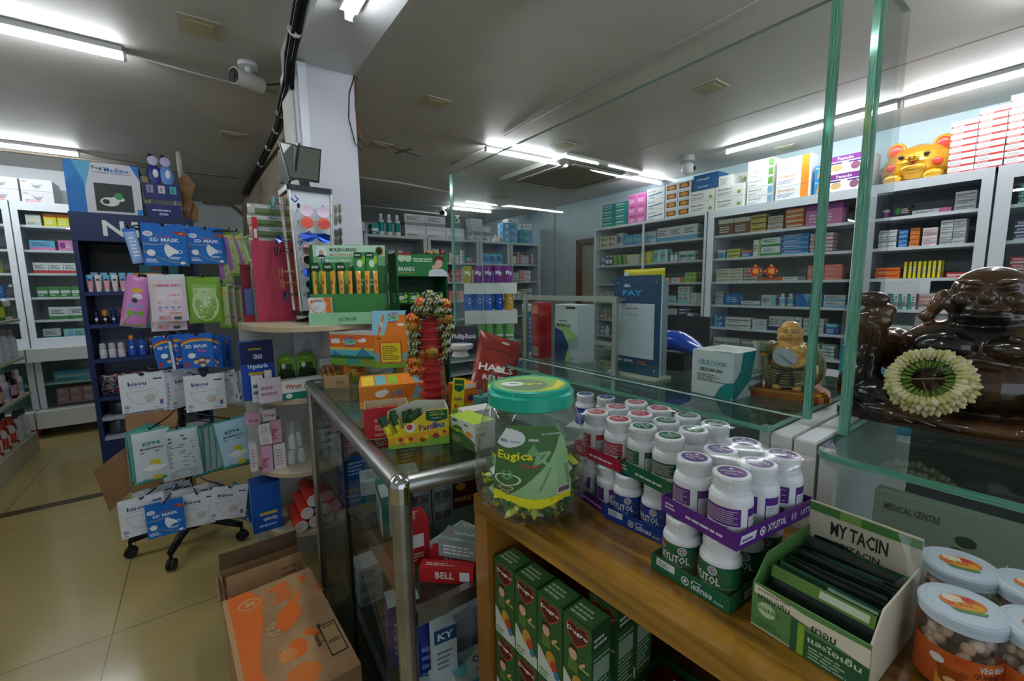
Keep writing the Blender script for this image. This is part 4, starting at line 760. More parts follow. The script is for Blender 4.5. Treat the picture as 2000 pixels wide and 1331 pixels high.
# statue case on the right
case = thing('glass_case','glass shelf case with thick green front edge carrying the dark statue','display case',(0,0,0))
ZB = 1.105
pts = [(1.5,.258),(.83,.258)]+[(.83+.03*math.cos(a)-.0,.228+.03*math.sin(a)) for a in [PI/2+i*PI/10 for i in range(6)]]+[(.80,-.75),(1.5,-.75)]
B().prism(pts,ZB-.012,ZB,EDGE,GLASSD).build('top_glass', case)
gpane(.915,.249,ZB+.001,1.075,.259,1.862,'side_pane',case,'y'); 
b = B(); b.box(.914,.244,ZB+.002,.926,.2485,1.862,EDGE); b.build('pane_edge', case)
B().box(.86,-.75,.70,1.35,.255,.715,GLASSD).build('lower_shelf', case); B().box(.87,-.75,0,1.45,.25,.70,m('#3c3b38',.6)).build('base', case); B().box(1.42,-.75,.715,1.45,.25,ZB-.013,m('#5c615e',.5)).build('back_panel', case)
B().box(.83,.235,.0,.85,.257,1.09,m('#c9ccc6',.4)).build('corner_post', case)
# ================================================================ CHEWING GUM BOTTLES IN TRAYS
GC = {'r':('#a8283c','red'),'g':('#1e6440','green'),'p':('#5a2a80','purple'),'b':('#1c3f94','blue')}
PW = m('#e4e6e8', .3)
def gum_meshes(c, front, rot):
    """bottle body + cap; front=True shows the name side"""
    col = m(GC[c][0], .35); r = .0275; b = B(); W_ = m('#eceef0'); dk = m('#2a2a33')
    b.lathe([(r*.92,0),(r,.003),(r,.052),(r*.985,.056),(r*.9,.062),(r*.76,.0645),(r*.76,.067),(0,.067)], PW, 28)
    if front:
        b.pcyl(r,.006,.052,rot-2.2,rot+2.2,col,n=32); b.pcyl(r,.0225,.0232,rot-2.0,rot+2.0,m('#9ab8a8'),n=18,e=.0004)
        b.tcyl('XYLITOL',r+.0006,.0255,rot+.0,.0115,W_,wid=.044); b.pcyl(r,.0465,.0495,rot-.95,rot-.45,m('#c8322e'),e=.0005); b.tcyl('LOTTE',r+.0004,.0405,rot-.72,.0035,W_,wid=.013)
        for q in range(2):
            vs = []; R_ = (.0062,.0047)[q]; mm = (W_,m('#2c5a9c'))[q]
            for i in range(16): a = 2*PI*i/16; vs.append(((r+.0006+.0002*q)*math.cos(rot+.42+R_*math.cos(a)/r), (r+.0006+.0002*q)*math.sin(rot+.42+R_*math.cos(a)/r), .0445+R_*math.sin(a)))
            b.add(vs,[tuple(range(16))],mm)
        vs = []
        for i in range(12): a = 2*PI*i/12; vs.append(((r+.001)*math.cos(rot+.42+.0034*math.cos(a)/r),(r+.001)*math.sin(rot+.42+.0034*math.cos(a)/r),.0445+.0034*math.sin(a)))
        b.add(vs,[tuple(range(12))],W_)
        for dx, dz in ((.0028,.0007),(.0007,.0028)):
            b.add([((r+.0012)*math.cos(rot+.42+sx*dx/r),(r+.0012)*math.sin(rot+.42+sx*dx/r),.0445+sz*dz) for sx,sz in ((-1,-1),(1,-1),(1,1),(-1,1))],[(0,1,2,3)],m('#c8322e'))
        b.tcyl('XYLITOL GUM',r+.0004,.0195,rot+.2,.0022,W_,wid=.014)
    else:
        b.pcyl(r,.023,.047,rot-1.05,rot+.75,col,n=12); b.pcyl(r,.008,.023,rot-1.05,rot+.75,m('#e8e8ea'),n=12)
        for i in range(7):
            b.pcyl(r,.0262+i*.0027,.0272+i*.0027,rot-.95,rot+(.4 if i%3 else .6),m('#cdb9c4',.5),n=8,e=.0005)
        rnd = random.Random(5)
        for i in range(22): a = rot-.9+i*.07; b.pcyl(r,.009,.0165,a,a+rnd.uniform(.015,.05),dk,n=1,e=.0005)
        for i in range(3): b.pcyl(r,.0185,.0215,rot-.25+i*.16,rot-.16+i*.16,m('#555'),n=1,e=.0005)
        b.pcyl(r,.006,.047,rot+1.1,rot+1.9,col,n=8); b.pcyl(r,.010,.036,rot+1.15,rot+1.85,m('#dcdce0'),n=8,e=.0004)
        for i in range(9): b.pcyl(r,.012+i*.0026,.0128+i*.0026,rot+1.2,rot+1.78,m('#777'),n=4,e=.0007)
        b.pcyl(r,.006,.047,rot-2.2,rot-1.35,col,n=8)
    cap = B(); R = .0235
    cap.lathe([(R*.97,.0672),(R,.068),(R,.080),(R,.0808),(R*1.015,.081),(R*1.015,.0845),(R*.96,.0862),(R*.8,.0866),(R*.78,.0862),(0,.0862)], PW, 28)
    for i in range(36): a = 2*PI*i/36; cap.pcyl(R,.069,.080,a,a+.05,m('#d3d6d9'),n=1,e=.0003)
    cap.M = Matrix.Rotation(rot,4,'Z'); cap.box(R*.95,-.007,.0805,R*1.12,.007,.0835,PW); cap.M = Matrix()
    lab = B(); z = .0866
    lab.add([(R*.76*math.cos(2*PI*i/24),R*.76*math.sin(2*PI*i/24),z) for i in range(24)],[tuple(range(24))],col)
    F = Fr((-R,-R,z+.0001),(1,0,0),(0,1,0),2*R,2*R)
    lab.M = Matrix.Rotation(rot+1.9+random.uniform(-.5,.5),4,'Z'); lab.pt(F,'XYLITOL',.5,.44,.13,W_,wid=.6,al='c'); lab.pe(F,.5,.70,.06,.06,W_,10); lab.lines(F,.3,.28,.7,.38,2,W_); lab.pr(F,.62,.62,.72,.66,m('#c8322e'))
    return b, cap, lab
_gum = {}
def gum(c, front, v, loc, rz, label, group):
    k = (c, front, v)
    if k not in _gum:
        bb, cc, ll = gum_meshes(c, front, -PI/2+(.12,-.25,.3)[v]); t = thing('gum_bottle', label, 'bottle', loc, rz, group)
        bb.build('bottle_body', t); q = cc.build('cap', t); ll.build('cap_label', q); _gum[k] = t; return t
    return tree_copy(_gum[k], loc, rz, label, group)
def gum_tray(bl, br, z, c, front, lab, trayside=None, dep=3, label_extra='', nm=None):
    a = P(*bl, z=z); b_ = P(*br, z=z); d = b_-a; rz = math.atan2(d.y,d.x); w = .118; D = .06*dep; cn = (a+b_)/2; col = m(GC[c][0],.4)
    t = thing('display_tray', lab, 'tray', (cn.x,cn.y,z), rz); b = B(); h = .024 if z > 1 else .024; W_ = m('#ecebf0')
    b.box(-w/2-.0015,0,0,w/2+.0015,D+.003,.0012,col).box(-w/2-.0015,0,0.0012,w/2+.0015,.0012,h,col).box(-w/2-.0015,D+.0018,.0012,w/2+.0015,D+.003,h,col).box(-w/2-.0015,.0012,.0012,-w/2-.0003,D+.0018,h,col).box(w/2+.0003,.0012,.0012,w/2+.0015,D+.0018,h,col)
    f = Fr((-w/2-.0015,0,0),(1,0,0),(0,0,1),w+.003,h); r = Fr((w/2+.0015,0,0),(0,1,0),(0,0,1),D+.003,h)
    if front:
        b.pr(f,.08,.42,.33,.9,m('#dfe3e6')); b.lines(f,.10,.5,.31,.85,3,m(GC[c][0])); b.pe(f,.47,.45,.05,.26,W_,16,ring=.75); b.pe(f,.47,.45,.02,.11,W_); b.pt(f,'ไซลิทอล',.54,.22,.42,W_,wid=.26); b.lines(f,.56,.72,.68,.84,1,W_); b.lines(f,.82,.2,.94,.5,1,m('#8fb0a0'))
        b.pr(r,.2,.2,.52,.7,m('#dfe3e6')); b.lines(r,.22,.28,.5,.62,2,m(GC[c][0]))
    else:
        b.lines(f,.06,.35,.24,.8,2,m('#d8cde0')); b.lines(f,.36,.35,.86,.65,1,m('#d8cde0'))
        b.pp(r,[(.03,.3),(.05,.75),(.23,.75),(.21,.3)],m('#dfe0ea')); b.lines(r,.06,.4,.2,.65,1,m(GC[c][0])); b.pe(r,.30,.5,.035,.26,W_,16,ring=.7); b.pe(r,.30,.5,.015,.11,W_); b.pt(r,'XYLITOL',.36,.3,.45,W_,wid=.24); b.pt(r,'LOTTE',.8,.35,.32,W_,wid=.15); b.pe(r,.68,.5,.015,.25,m('#b49ad0')); b.pe(r,.72,.5,.015,.25,m('#b49ad0'))
    b.build('tray_body', t)
    fz = .085+.0025; fm = B()                              # shrink film over the pack
    fm.box(-w/2-.002,-.0006,h,w/2+.002,-.0003,.058,FILM)
    n = 7; vs = []
    for i in range(n):
        for j in range(n+2): x = -w/2+w*i/(n-1); y = D*j/(n+1); vs.append((x, y, fz+.0025+.0022*math.sin(7*i+3.1*j)*math.cos(2*j+i)-( .006 if i in (0,n-1) or j in (0,n+1) else 0)))
    fm.add(vs,[(i*(n+2)+j,(i+1)*(n+2)+j,(i+1)*(n+2)+j+1,i*(n+2)+j+1) for i in range(n-1) for j in range(n+1)],FILM,True)
    fm.build('clear_film', t)
    k = 0; nm = nm or lab
    for j in range(dep):
        for i in range(2):
            x = -w/2+.0295+i*.059; y = .0305+j*.06; R_ = Matrix.Rotation(rz,4,'Z') @ Vector((x,y,0))
            row = ('front','middle','back')[j] if dep == 3 else ('front','back')[j]
            gum(c, front, (i+j*2+(1 if z > 1 else 0)) % 3, (cn.x+R_.x, cn.y+R_.y, z+.0015), rz+random.uniform(-.1,.1), '%s gum bottle, %s row, %s in the %s' % ('white and '+GC[c][1], row, ('left','right')[i], nm), 'chewing gum bottles in display trays')
    return t
ZL = .951; ZU = ZL+.0905
gum_tray((1275,1110),(1420,1200),ZL,'g',True,'green cardboard gum tray on the wooden counter, nearest the sachet box',nm='lower green tray')
gum_tray((1187,1014),(1288,1062),ZL,'b',True,'blue cardboard gum tray between the purple and green lower trays',nm='lower blue tray')
gum_tray((1118,962),(1184,1010),ZL,'p',False,'purple cardboard gum tray in the lower layer, just right of the candy jar',nm='lower purple tray')
gum_tray((1290,995),(1440,1080),ZU,'p',False,'purple cardboard gum tray in the upper layer, nearest the camera',nm='upper purple tray')
gum_tray((1212,922),(1302,968),ZU,'g',False,'green cardboard gum tray in the upper layer, between red and purple',nm='upper green tray')
gum_tray((1122,884),(1210,924),ZU,'r',False,'red cardboard gum tray in the upper layer, right of the candy jar',nm='upper red tray')
for (px, py), l_ in (((1143,822),'left'),((1183,830),'right')):
    q = P(px, py, z=1.01); gum('b', True, 0, (q.x,q.y,1.0), 0.3-PI/2, 'white and blue gum bottle behind the red tray, %s of two' % l_, 'chewing gum bottles in display trays')
tag(B().box(-.07,-.04,0,.07,.04,.05,m('#c9cbc6')).build('carton'),'plain pale carton under the two blue bottles behind the red tray','carton'); o = C.objects[-1] if False else [x for x in C.objects if x.get('label','').startswith('plain pale carton under')][0]; q = P(1163,826,z=1.01); put(o,(q.x,q.y,.9505),-1.2)
# ================================================================ CANDY JAR
q = P(1040,1000,z=.951); JX, JY = P(1038,989,z=.95).x, P(1038,989,z=.95).y
jar = thing('candy_jar','large clear plastic jar of green wrapped candies with teal screw lid','jar',(JX,JY,.951),math.radians(-38)); jar.scale = (1.24,1.24,1.13)
# eight sided body with rounded corners, bulging low
def octo(r, z, n=32):
    out = []
    for k in range(n):
        a = 2*PI*k/n; f_ = 1/max(abs(math.cos(((a+PI/8) % (PI/4))-PI/8)), .01); out.append((r*(.5+.5*f_*.985)*math.cos(a), r*(.5+.5*f_*.985)*math.sin(a), z))
    return out
prof = [(.045,0),(.062,.003),(.078,.022),(.086,.05),(.088,.08),(.082,.13),(.075,.165),(.066,.185),(.062,.19)]
b = B(); rings = [octo(r,z) for r,z in prof]; vs = sum(rings,[]); n = 32
b.add(vs,[(i*n+k,i*n+(k+1)%n,(i+1)*n+(k+1)%n,(i+1)*n+k) for i in range(len(rings)-1) for k in range(n)],PET,True); b.add(rings[0],[tuple(range(n-1,-1,-1))],PET); jb = b.build('jar_body', jar)
TL = m('#12a78c',.3); lid = B(); lid.lathe([(.064,.186),(.066,.188),(.066,.207),(.064,.21),(.0605,.2105),(.0605,.2165),(.058,.2185),(.056,.2165),(0,.2165)],TL,48)
lid.cyl((-.045,-.028,.2115),(-.02,-.056,.2115),.004,TL); lo = lid.build('lid', jar)
lb = B(); F = Fr((-.055,-.055,.2168),(1,0,0),(0,1,0),.11,.11); lb.pe(F,.5,.5,.5,.5,m('#7fae4c'),32); lb.pe(F,.42,.45,.32,.34,m('#5f7a52'),24); lb.pe(F,.25,.5,.16,.14,m('#e0e4e2'),18); lb.pt(F,'Eugica',.32,.42,.14,m('#e2dc3a'),wid=.35); lb.pp(F,[(.6,.1),(.85,.2),(.98,.5),(.9,.75),(.8,.3)],m('#dcd62c')); lb.pr(F,.2,.47,.32,.53,m('#2c6f8c')); lb.build('lid_label', lo)
# wrap label following the body
lab = B(); a0, a1 = -PI/2-.70, -PI/2+.72
def bodyr(z):
    for (r0,z0),(r1,z1) in zip(prof,prof[1:]):
        if z0 <= z <= z1: return r0+(r1-r0)*(z-z0)/(z1-z0)
    return .06
def wrap(u, v, e=0):      # u 0..1 across, v 0..1 up, on the label
    z = .045+v*.125; a = a0+(a1-a0)*u; r = bodyr(z); f_ = 1/max(abs(math.cos(((a+PI/8) % (PI/4))-PI/8)),.01); r = r*(.5+.5*f_*.985)+.0012+e; return (r*math.cos(a), r*math.sin(a), z)
def wpoly(fn, mat, e, nu=16, nv=12):      # paint cells where fn(u,v)
    vs = []; fs = []
    for i in range(nu):
        for j in range(nv):
            u0,u1,v0,v1 = i/nu,(i+1)/nu,j/nv,(j+1)/nv
            if fn((u0+u1)/2,(v0+v1)/2): k = len(vs); vs += [wrap(u0,v0,e),wrap(u1,v0,e),wrap(u1,v1,e),wrap(u0,v1,e)]; fs.append((k,k+1,k+2,k+3))
    if vs: lab.add(vs,fs,mat,True)
def wcurve(pts, mat, e):
    lab.add([wrap(u,v,e) for u,v in pts],[tuple(range(len(pts)))],mat)
def inlab(u,v): t_ = .06+.10*v if v < .8 else .14+(v-.8)*1.4; return t_*.45 < u < 1-t_*.45 and v > .05+.06*math.sin(u*9)
LG = m('#93b987',.4); DG = m('#476b3b',.4); YL = m('#ddd92a',.4)
wpoly(lambda u,v: inlab(u,v), LG, 0, 60, 60); wpoly(lambda u,v: inlab(u,v) and v > .24+.9*(u-.0)**1.6-.15 and (v < 1-.0) and u+(1-v)*.55 < .92, DG, .0004, 110, 100)
wpoly(lambda u,v: inlab(u,v) and v < .17+.04*math.sin(u*7+1), YL, .0006, 80, 80)
wpoly(lambda u,v: inlab(u,v) and ((u-.2)/.22)**2+((v-.86)/.11)**2 < 1, m('#d5dbd8',.4), .0008, 110, 100)
def wtext(s, u, v, hgt, wid, mat, e=.0012):
    vs, fs, tw, th = textmesh(s); lab.add([wrap(u+x/tw*wid, v+y/th*hgt, e) for x,y in vs], fs, mat)
wtext('Eugica',.09,.58,.13,.42,m('#e2dc2a')); wtext('Candy',.38,.50,.07,.2,m('#c8502e')); wtext('HERBAL',.46,.83,.03,.13,m('#e8ecea'),.0014); wtext('MEGA',.11,.81,.035,.1,m('#2c6f8c'),.0014); wtext('We care',.24,.81,.025,.12,m('#8a9494'),.0014); wtext('Jar of 600 lozenges',.62,.9,.025,.24,m('#e8ecea'),.0014)
for i in range(16): 
    v = .52-i*.0185; wcurve([(.60-.009*i+.1,v),(.93,v),(.93,v+.006),(.60-.009*i+.1,v+.006)],m('#3f5a38'),.0012)
for i in range(3): wcurve([(.14,.10+i*.025),(.72,.10+i*.025),(.72,.106+i*.025),(.14,.106+i*.025)],m('#6d7a22'),.0014)
wcurve([(.76,.19),(.94,.19),(.94,.29),(.76,.29)],m('#e6e6e4'),.0014)
for i in range(16): u = .775+i*.0095; wcurve([(u,.21),(u+.0045*(1+i%2*.5),.21),(u+.0045*(1+i%2*.5),.28),(u,.28)],m('#222'),.0018)
def wring(cu,cv,ru,rv,mat,e,k=.85,n=24):
    vs = []
    for i in range(n):
        a = 2*PI*i/n
        for q_ in (1,k): vs.append(wrap(cu+ru*q_*math.cos(a),cv+rv*q_*math.sin(a),e))
    lab.add(vs,[(2*i,2*((i+1)%n),2*((i+1)%n)+1,2*i+1) for i in range(n)],mat)
wring(.22,.37,.16,.07,m('#d8dcc8'),.0012); wcurve([wv for wv in [(.22+.07*math.cos(2*PI*i/16),.43+.06*math.sin(2*PI*i/16)) for i in range(16)]],m('#5fa05a'),.0014); wring(.21,.27,.09,.03,m('#e8b79a'),.0012,.8); wring(.2,.22,.05,.018,m('#e8b79a'),.0012,.75)
leaf = [(.50,.52),(.56,.70),(.70,.72),(.62,.58)]; wcurve(leaf,m('#7fb079'),.0010); wcurve([(.60,.60),(.70,.72),(.80,.58),(.70,.50)],m('#8cba84'),.0011); wcurve([(.42,.66),(.52,.80),(.60,.66)],m('#6f9f69'),.0010)
lab.build('label', jb)
# candies: twisted foil wrapped sweets heaped in the jar
_c = []
def candy_mesh(i):
    rnd = random.Random(i); b = B(); G = m(rnd.choice(('#3a6a34','#2f5c2e','#4c7c3c')),.25); Wc = m('#d3dccb',.25); Yc = m('#cfd22e',.25)
    L, wd, th = .019,.0095,.0045
    segs = [(-L,wd*.95,.0008),(-L*.62,wd*.6,.0012),(-L*.5,wd*.9,th),(0,wd,th*1.1),(L*.5,wd*.9,th),(L*.62,wd*.6,.0012),(L,wd*.95,.0008)]
    for k in range(6):
        (x0,w0,t0),(x1,w1,t1) = segs[k],segs[k+1]; mt = (Yc if i%2 else G,G,Wc if i%3 == 0 else G,Wc if rnd.random() < .5 else G,G,Yc if i%3 else G)[k]
        vs = [(x0,-w0,0),(x0,0,t0),(x0,w0,0),(x0,0,-t0),(x1,-w1,0),(x1,0,t1),(x1,w1,0),(x1,0,-t1)]; b.add(vs,[(j,(j+1)%4,4+(j+1)%4,4+j) for j in range(4)],mt)
    return b
rnd = random.Random(3); ncan = 0; cm = [None]*6
lev = [(.006,.045,7),(.014,.062,11),(.023,.066,13),(.032,.070,14),(.041,.072,15),(.050,.073,15),(.058,.072,15),(.066,.066,12)]
for z, R, k in lev:
    for i in range(k+5):
        if i < k: a = 2*PI*i/k+z*90; r = R*rnd.uniform(.92,1)
        else: a = rnd.uniform(0,2*PI); r = R*rnd.uniform(.1,.65)
        if z > .06 and math.cos(a) > .6: pass
        v = rnd.randrange(6)
        if cm[v] is None: o = candy_mesh(v).build('wrapped_candy'); cm[v] = o.data
        else: o = bpy.data.objects.new('wrapped_candy', cm[v]); C.objects.link(o)
        Rz = Matrix.Rotation(math.radians(-38),4,'Z') @ Vector((r*math.cos(a),r*math.sin(a),0)); o.location = (jar.location.x+Rz.x*.98, jar.location.y+Rz.y*.98, .951+z*1.13+.010+rnd.uniform(-.003,.003)); o.scale = (1.6,)*3; o.rotation_euler = (rnd.uniform(-1.2,1.2),rnd.uniform(-.7,.7),rnd.uniform(0,6.28)); ncan += 1
        tag(o,'green and white foil wrapped candy heaped inside the clear jar','candy','wrapped candies in the jar')
# ================================================================ SACHET BOX
c, rz, w, h = fit((1466,1217),(1693,1362),.951,h=.072)
sb = thing('sachet_box','open green and white display box packed with dark green sachets','box',c,rz); D = .15
b = B(); GB_ = m('#5d8a4e',.45); CR = m('#cfc6ae',.5); G2 = m('#2f5e3c',.45)
b.box(-w/2,0,0,w/2,D,.002,CR); fz = .058
b.box(-w/2,0,.002,w/2,.002,fz,GB_); b.box(-w/2,D-.002,.002,w/2,D,.122,CR)
for sx in (-1,1):
    x0, x1 = (-w/2,-w/2+.002) if sx < 0 else (w/2-.002,w/2)
    b.add([(x0,.002,.002),(x1,.002,.002),(x1,D-.002,.002),(x0,D-.002,.002),(x0,.002,fz),(x1,.002,fz),(x1,D-.002,.085),(x0,D-.002,.085),(x0,.03,.085),(x1,.03,.085)],[(0,3,7,8,4),(1,5,9,6,2),(4,8,9,5),(8,7,6,9),(0,4,5,1),(3,2,6,7)],CR if sx > 0 else GB_)
F = Fr((-w/2,0,0),(1,0,0),(0,0,1),w,fz); 
b.pp(F,[(.02,.98),(.02,.78),(.38,.72),(.75,.62),(1,.55),(1,.92),(.5,.88)],m('#ddd5c0')); b.pt(F,'ยาอมสมุนไพร',.06,.86,.07,m('#2e4430'),wid=.3); b.pt(F,'มายมาคิน',.06,.70,.12,m('#2e4430'),wid=.3); b.pe(F,.15,.5,.09,.16,m('#b9cfa6')); b.pt(F,'SUGAR-FREE',.07,.46,.09,m('#42663c'),wid=.2); b.pt(F,'ยาอม',.55,.62,.13,m('#2e4430'),wid=.2)
b.pr(F,.38,0,.44,.68,m('#2f5e3c')); b.pr(F,.44,0,.5,.66,m('#8fae3c')); b.pr(F,.5,0,1,.56,G2); b.pt(F,'และไอเย็น',.53,.38,.14,m('#cfd8c0'),wid=.42); b.lines(F,.54,.05,.95,.33,4,m('#9db79a')); b.lines(F,.05,.1,.3,.25,2,m('#3f6a38'))
F2 = Fr((-w/2,D-.002,.055),(1,0,0),(0,0,1),w,.065); b.pr(F2,0,.82,1,1,m('#4c7c3c')); b.pt(F2,'MY TACIN',.22,.42,.3,m('#2c3a2c'),wid=.52); b.pt(F2,'MYTACIN',.28,.18,.14,m('#3c4a3c'),wid=.4); b.pr(F2,.3,.82,.5,1,m('#7aa04c'))
b.build('box_body', sb)
for i in range(22):
    s = B(); rnd = random.Random(i); n = 8; wd = w*.44; hh = .070+rnd.uniform(-.004,.006); vs = []
    for sgn in (-1,1):
        for a in range(n+1):
            for q_ in range(4):
                x = -wd+2*wd*a/n; zz = hh*q_/3; edge = 1 if (a in (0,n) or q_ in (0,3)) else 0; vs.append((x, sgn*(.0002 if edge else .0013)+.0022*math.sin(x*60+i)*(i > 3), zz))
    N = (n+1)*4; fs = []
    for k2, s0 in enumerate((0,N)):
        for a in range(n):
            for q_ in range(3): p0 = s0+a*4+q_; fs.append((p0,p0+4,p0+5,p0+1) if k2 == 0 else (p0,p0+1,p0+5,p0+4))
    s.add(vs,fs,m(('#101a14','#16281c','#1d4a2c','#12201a','#0e1512')[i%5],.22),True)
    fr2 = Fr((-wd,-.0016,0),(1,0,0),(0,0,1),2*wd,hh)
    if i in (1,2,3): s.pr(fr2,.5,.86,.95,.96,m('#9ab09a'))
    if i == 0: s.pr(fr2,0,.80,1,.99,m('#5d8038',.4)); s.pr(fr2,.5,.84,.95,.95,m('#c3cdb4'))
    o = s.build('sachet'); R_ = Matrix.Rotation(rz,4,'Z') @ Vector((rnd.uniform(-.003,.003),.006+i*.0064,0))
    o.location = (c.x+R_.x, c.y+R_.y, .9535+rnd.uniform(0,.004)); o.rotation_euler = (-.32+rnd.uniform(-.05,.05),rnd.uniform(-.04,.04),rz+rnd.uniform(-.03,.03)); tag(o,'dark green foil sachet, %s from the front of the open green box' % ORD[i],'sachet','sachets in the open green box')
# ================================================================ SWEET JARS AT THE RIGHT
ORN = '#c9622a'
def sweet_jar(x, y, rz, label, s=1.0, z=.951, seed=0):
    t = thing('sweet_jar', label, 'jar', (x,y,z), rz, 'sweet jars with pale blue lids'); r = .043*s; h = .105*s
    b = B(); b.lathe([(r*.9,0),(r,.005),(r,h*.8),(r*.93,h*.9),(r*.88,h*.92),(r*.88,h*.97)],PET,32); bo = b.build('jar_body', t)
    lb = B(); R = r+.0006; a = -PI/2; lb.pcyl(R,.006,h*.62,a-1.9,a+1.9,m(ORN,.4),n=26); lb.pcyl(R,.006,.03*s,a-.9,a+.7,m('#e2a23c',.4),n=12,e=.0006); lb.pcyl(R,.006,.02*s,a-.2,a+.5,m('#6aa03c'),n=8,e=.0008)
    lb.pcyl(R,h*.2,h*.6,a+1.0,a+1.85,m('#e3ddd0'),n=8,e=.0006)
    for i in range(7): lb.pcyl(R,h*.22+i*.005*s,h*.22+i*.005*s+.0018,a+1.1,a+1.7,m('#8a8478'),n=4,e=.001)
    lb.tcyl('VEGI BEAR',R,h*.50,a+.42,.008*s,m('#dfe8e4'),wid=.034*s); lb.tcyl('GUMMIES',R,h*.40,a+.3,.008*s,m('#7a2f16'),wid=.034*s); lb.tcyl('CC',R,h*.53,a-.35,.008*s,m('#d8322e'))
    # plain round face drawing of an animal
    def blob(ca, cz, ra, rzz, mm, e):
        lb.add([((R+e)*math.cos(a+ca+ra*math.cos(2*PI*i/18)/R),(R+e)*math.sin(a+ca+ra*math.cos(2*PI*i/18)/R),cz+rzz*math.sin(2*PI*i/18)) for i in range(18)],[tuple(range(18))],m(mm))
    blob(-.55,.03*s,.013*s,.012*s,'#a04c1c',.0012); blob(-.55,.027*s,.007*s,.005*s,'#e8b078',.0016); blob(-.8,.041*s,.004*s,.004*s,'#a04c1c',.0012); blob(-.3,.041*s,.004*s,.004*s,'#a04c1c',.0012); blob(-.9,.05*s,.008*s,.006*s,'#e8e6dc',.0012)
    blob(.15,.022*s,.009*s,.009*s,'#d88a2c',.0012); blob(.6,.024*s,.01*s,.01*s,'#c84c2c',.0012); lb.build('label', bo)
    cp_ = B(); LB = m('#c3d2dc',.35); R2 = r*1.02; cp_.lathe([(R2*.98,h*.93),(R2*1.02,h*.94),(R2*1.02,h*1.03),(R2*1.06,h*1.035),(R2*1.06,h*1.09),(R2*1.0,h*1.125),(R2*.9,h*1.13),(R2*.86,h*1.12),(0,h*1.12)],LB,40); co = cp_.build('lid', t)
    ls = B(); F = Fr((-R2,-R2,h*1.122),(1,0,0),(0,1,0),2*R2,2*R2); ls.pe(F,.5,.52,.28,.2,m('#d8762c')); ls.pe(F,.42,.6,.14,.1,m('#e6d8c0')); ls.pe(F,.55,.44,.18,.1,m('#e2a22c')); ls.pt(F,'CC BEAR',.3,.42,.09,m('#b4402a'),wid=.3); ls.pp(F,[(.28,.35),(.72,.33),(.66,.26),(.34,.27)],m('#5a8a3c')); ls.pe(F,.6,.6,.08,.08,m('#c8452e')); ls.build('lid_print', co)
    sw = B(); rnd = random.Random(seed)
    for i in range(60):
        a2 = rnd.uniform(0,6.28); rr = r*.82*math.sqrt(rnd.uniform(.35,1)); zz = rnd.uniform(.01,h*.86); sw.ball((rr*math.cos(a2),rr*math.sin(a2),zz),.0085*s,m(rnd.choice(('#d9b9a2','#d1a68e','#e0c8b4')),.5),7,5,sc=(1,.8,1.1))
    so = sw.build('sweets', t); so['kind'] = 'stuff'
    return t
j1 = P(1880,1345,z=.951); 
def jat(px, py, zt): q = P(px, py, z=zt); return q.x, q.y
x, y = jat(1882,1178,.951+.091); sweet_jar(x,y,-1.0,'nearest sweet jar with pale blue lid and orange label, at the lower right',.76,seed=1)
x, y = jat(1876,1098,.951+.091); sweet_jar(x,y,-1.2,'sweet jar with pale blue lid directly behind the nearest one',.76,seed=2)
x, y = jat(2052,1228,.951+.091); sweet_jar(x,y,-.9,'sweet jar cut off by the lower right corner of the photo',.76,seed=3)
x, y = jat(2030,1146,.951+.091); sweet_jar(x,y,-1.1,'partly hidden sweet jar at the right edge behind the corner one',.76,seed=4)
# clear bag crumpled beside the jars
cb_ = B(); rnd = random.Random(9); q = P(1772,1260,z=.951); n = 7
vs = [(q.x+.0+.012*math.sin(i*1.7+j), q.y+.01-.006*i+.008*math.cos(j*2.1+i), .953+j*.022-.0015*i) for i in range(4) for j in range(n)]
cb_.add(vs,[(i*n+j,(i+1)*n+j,(i+1)*n+j+1,i*n+j+1) for i in range(3) for j in range(n-1)],glassmat('bag_plastic',(.93,.95,.95),rough=.15,haze=.10),True); tag(cb_.build('plastic_bag'),'crumpled clear plastic bag between the sachet box and nearest jar','bag')
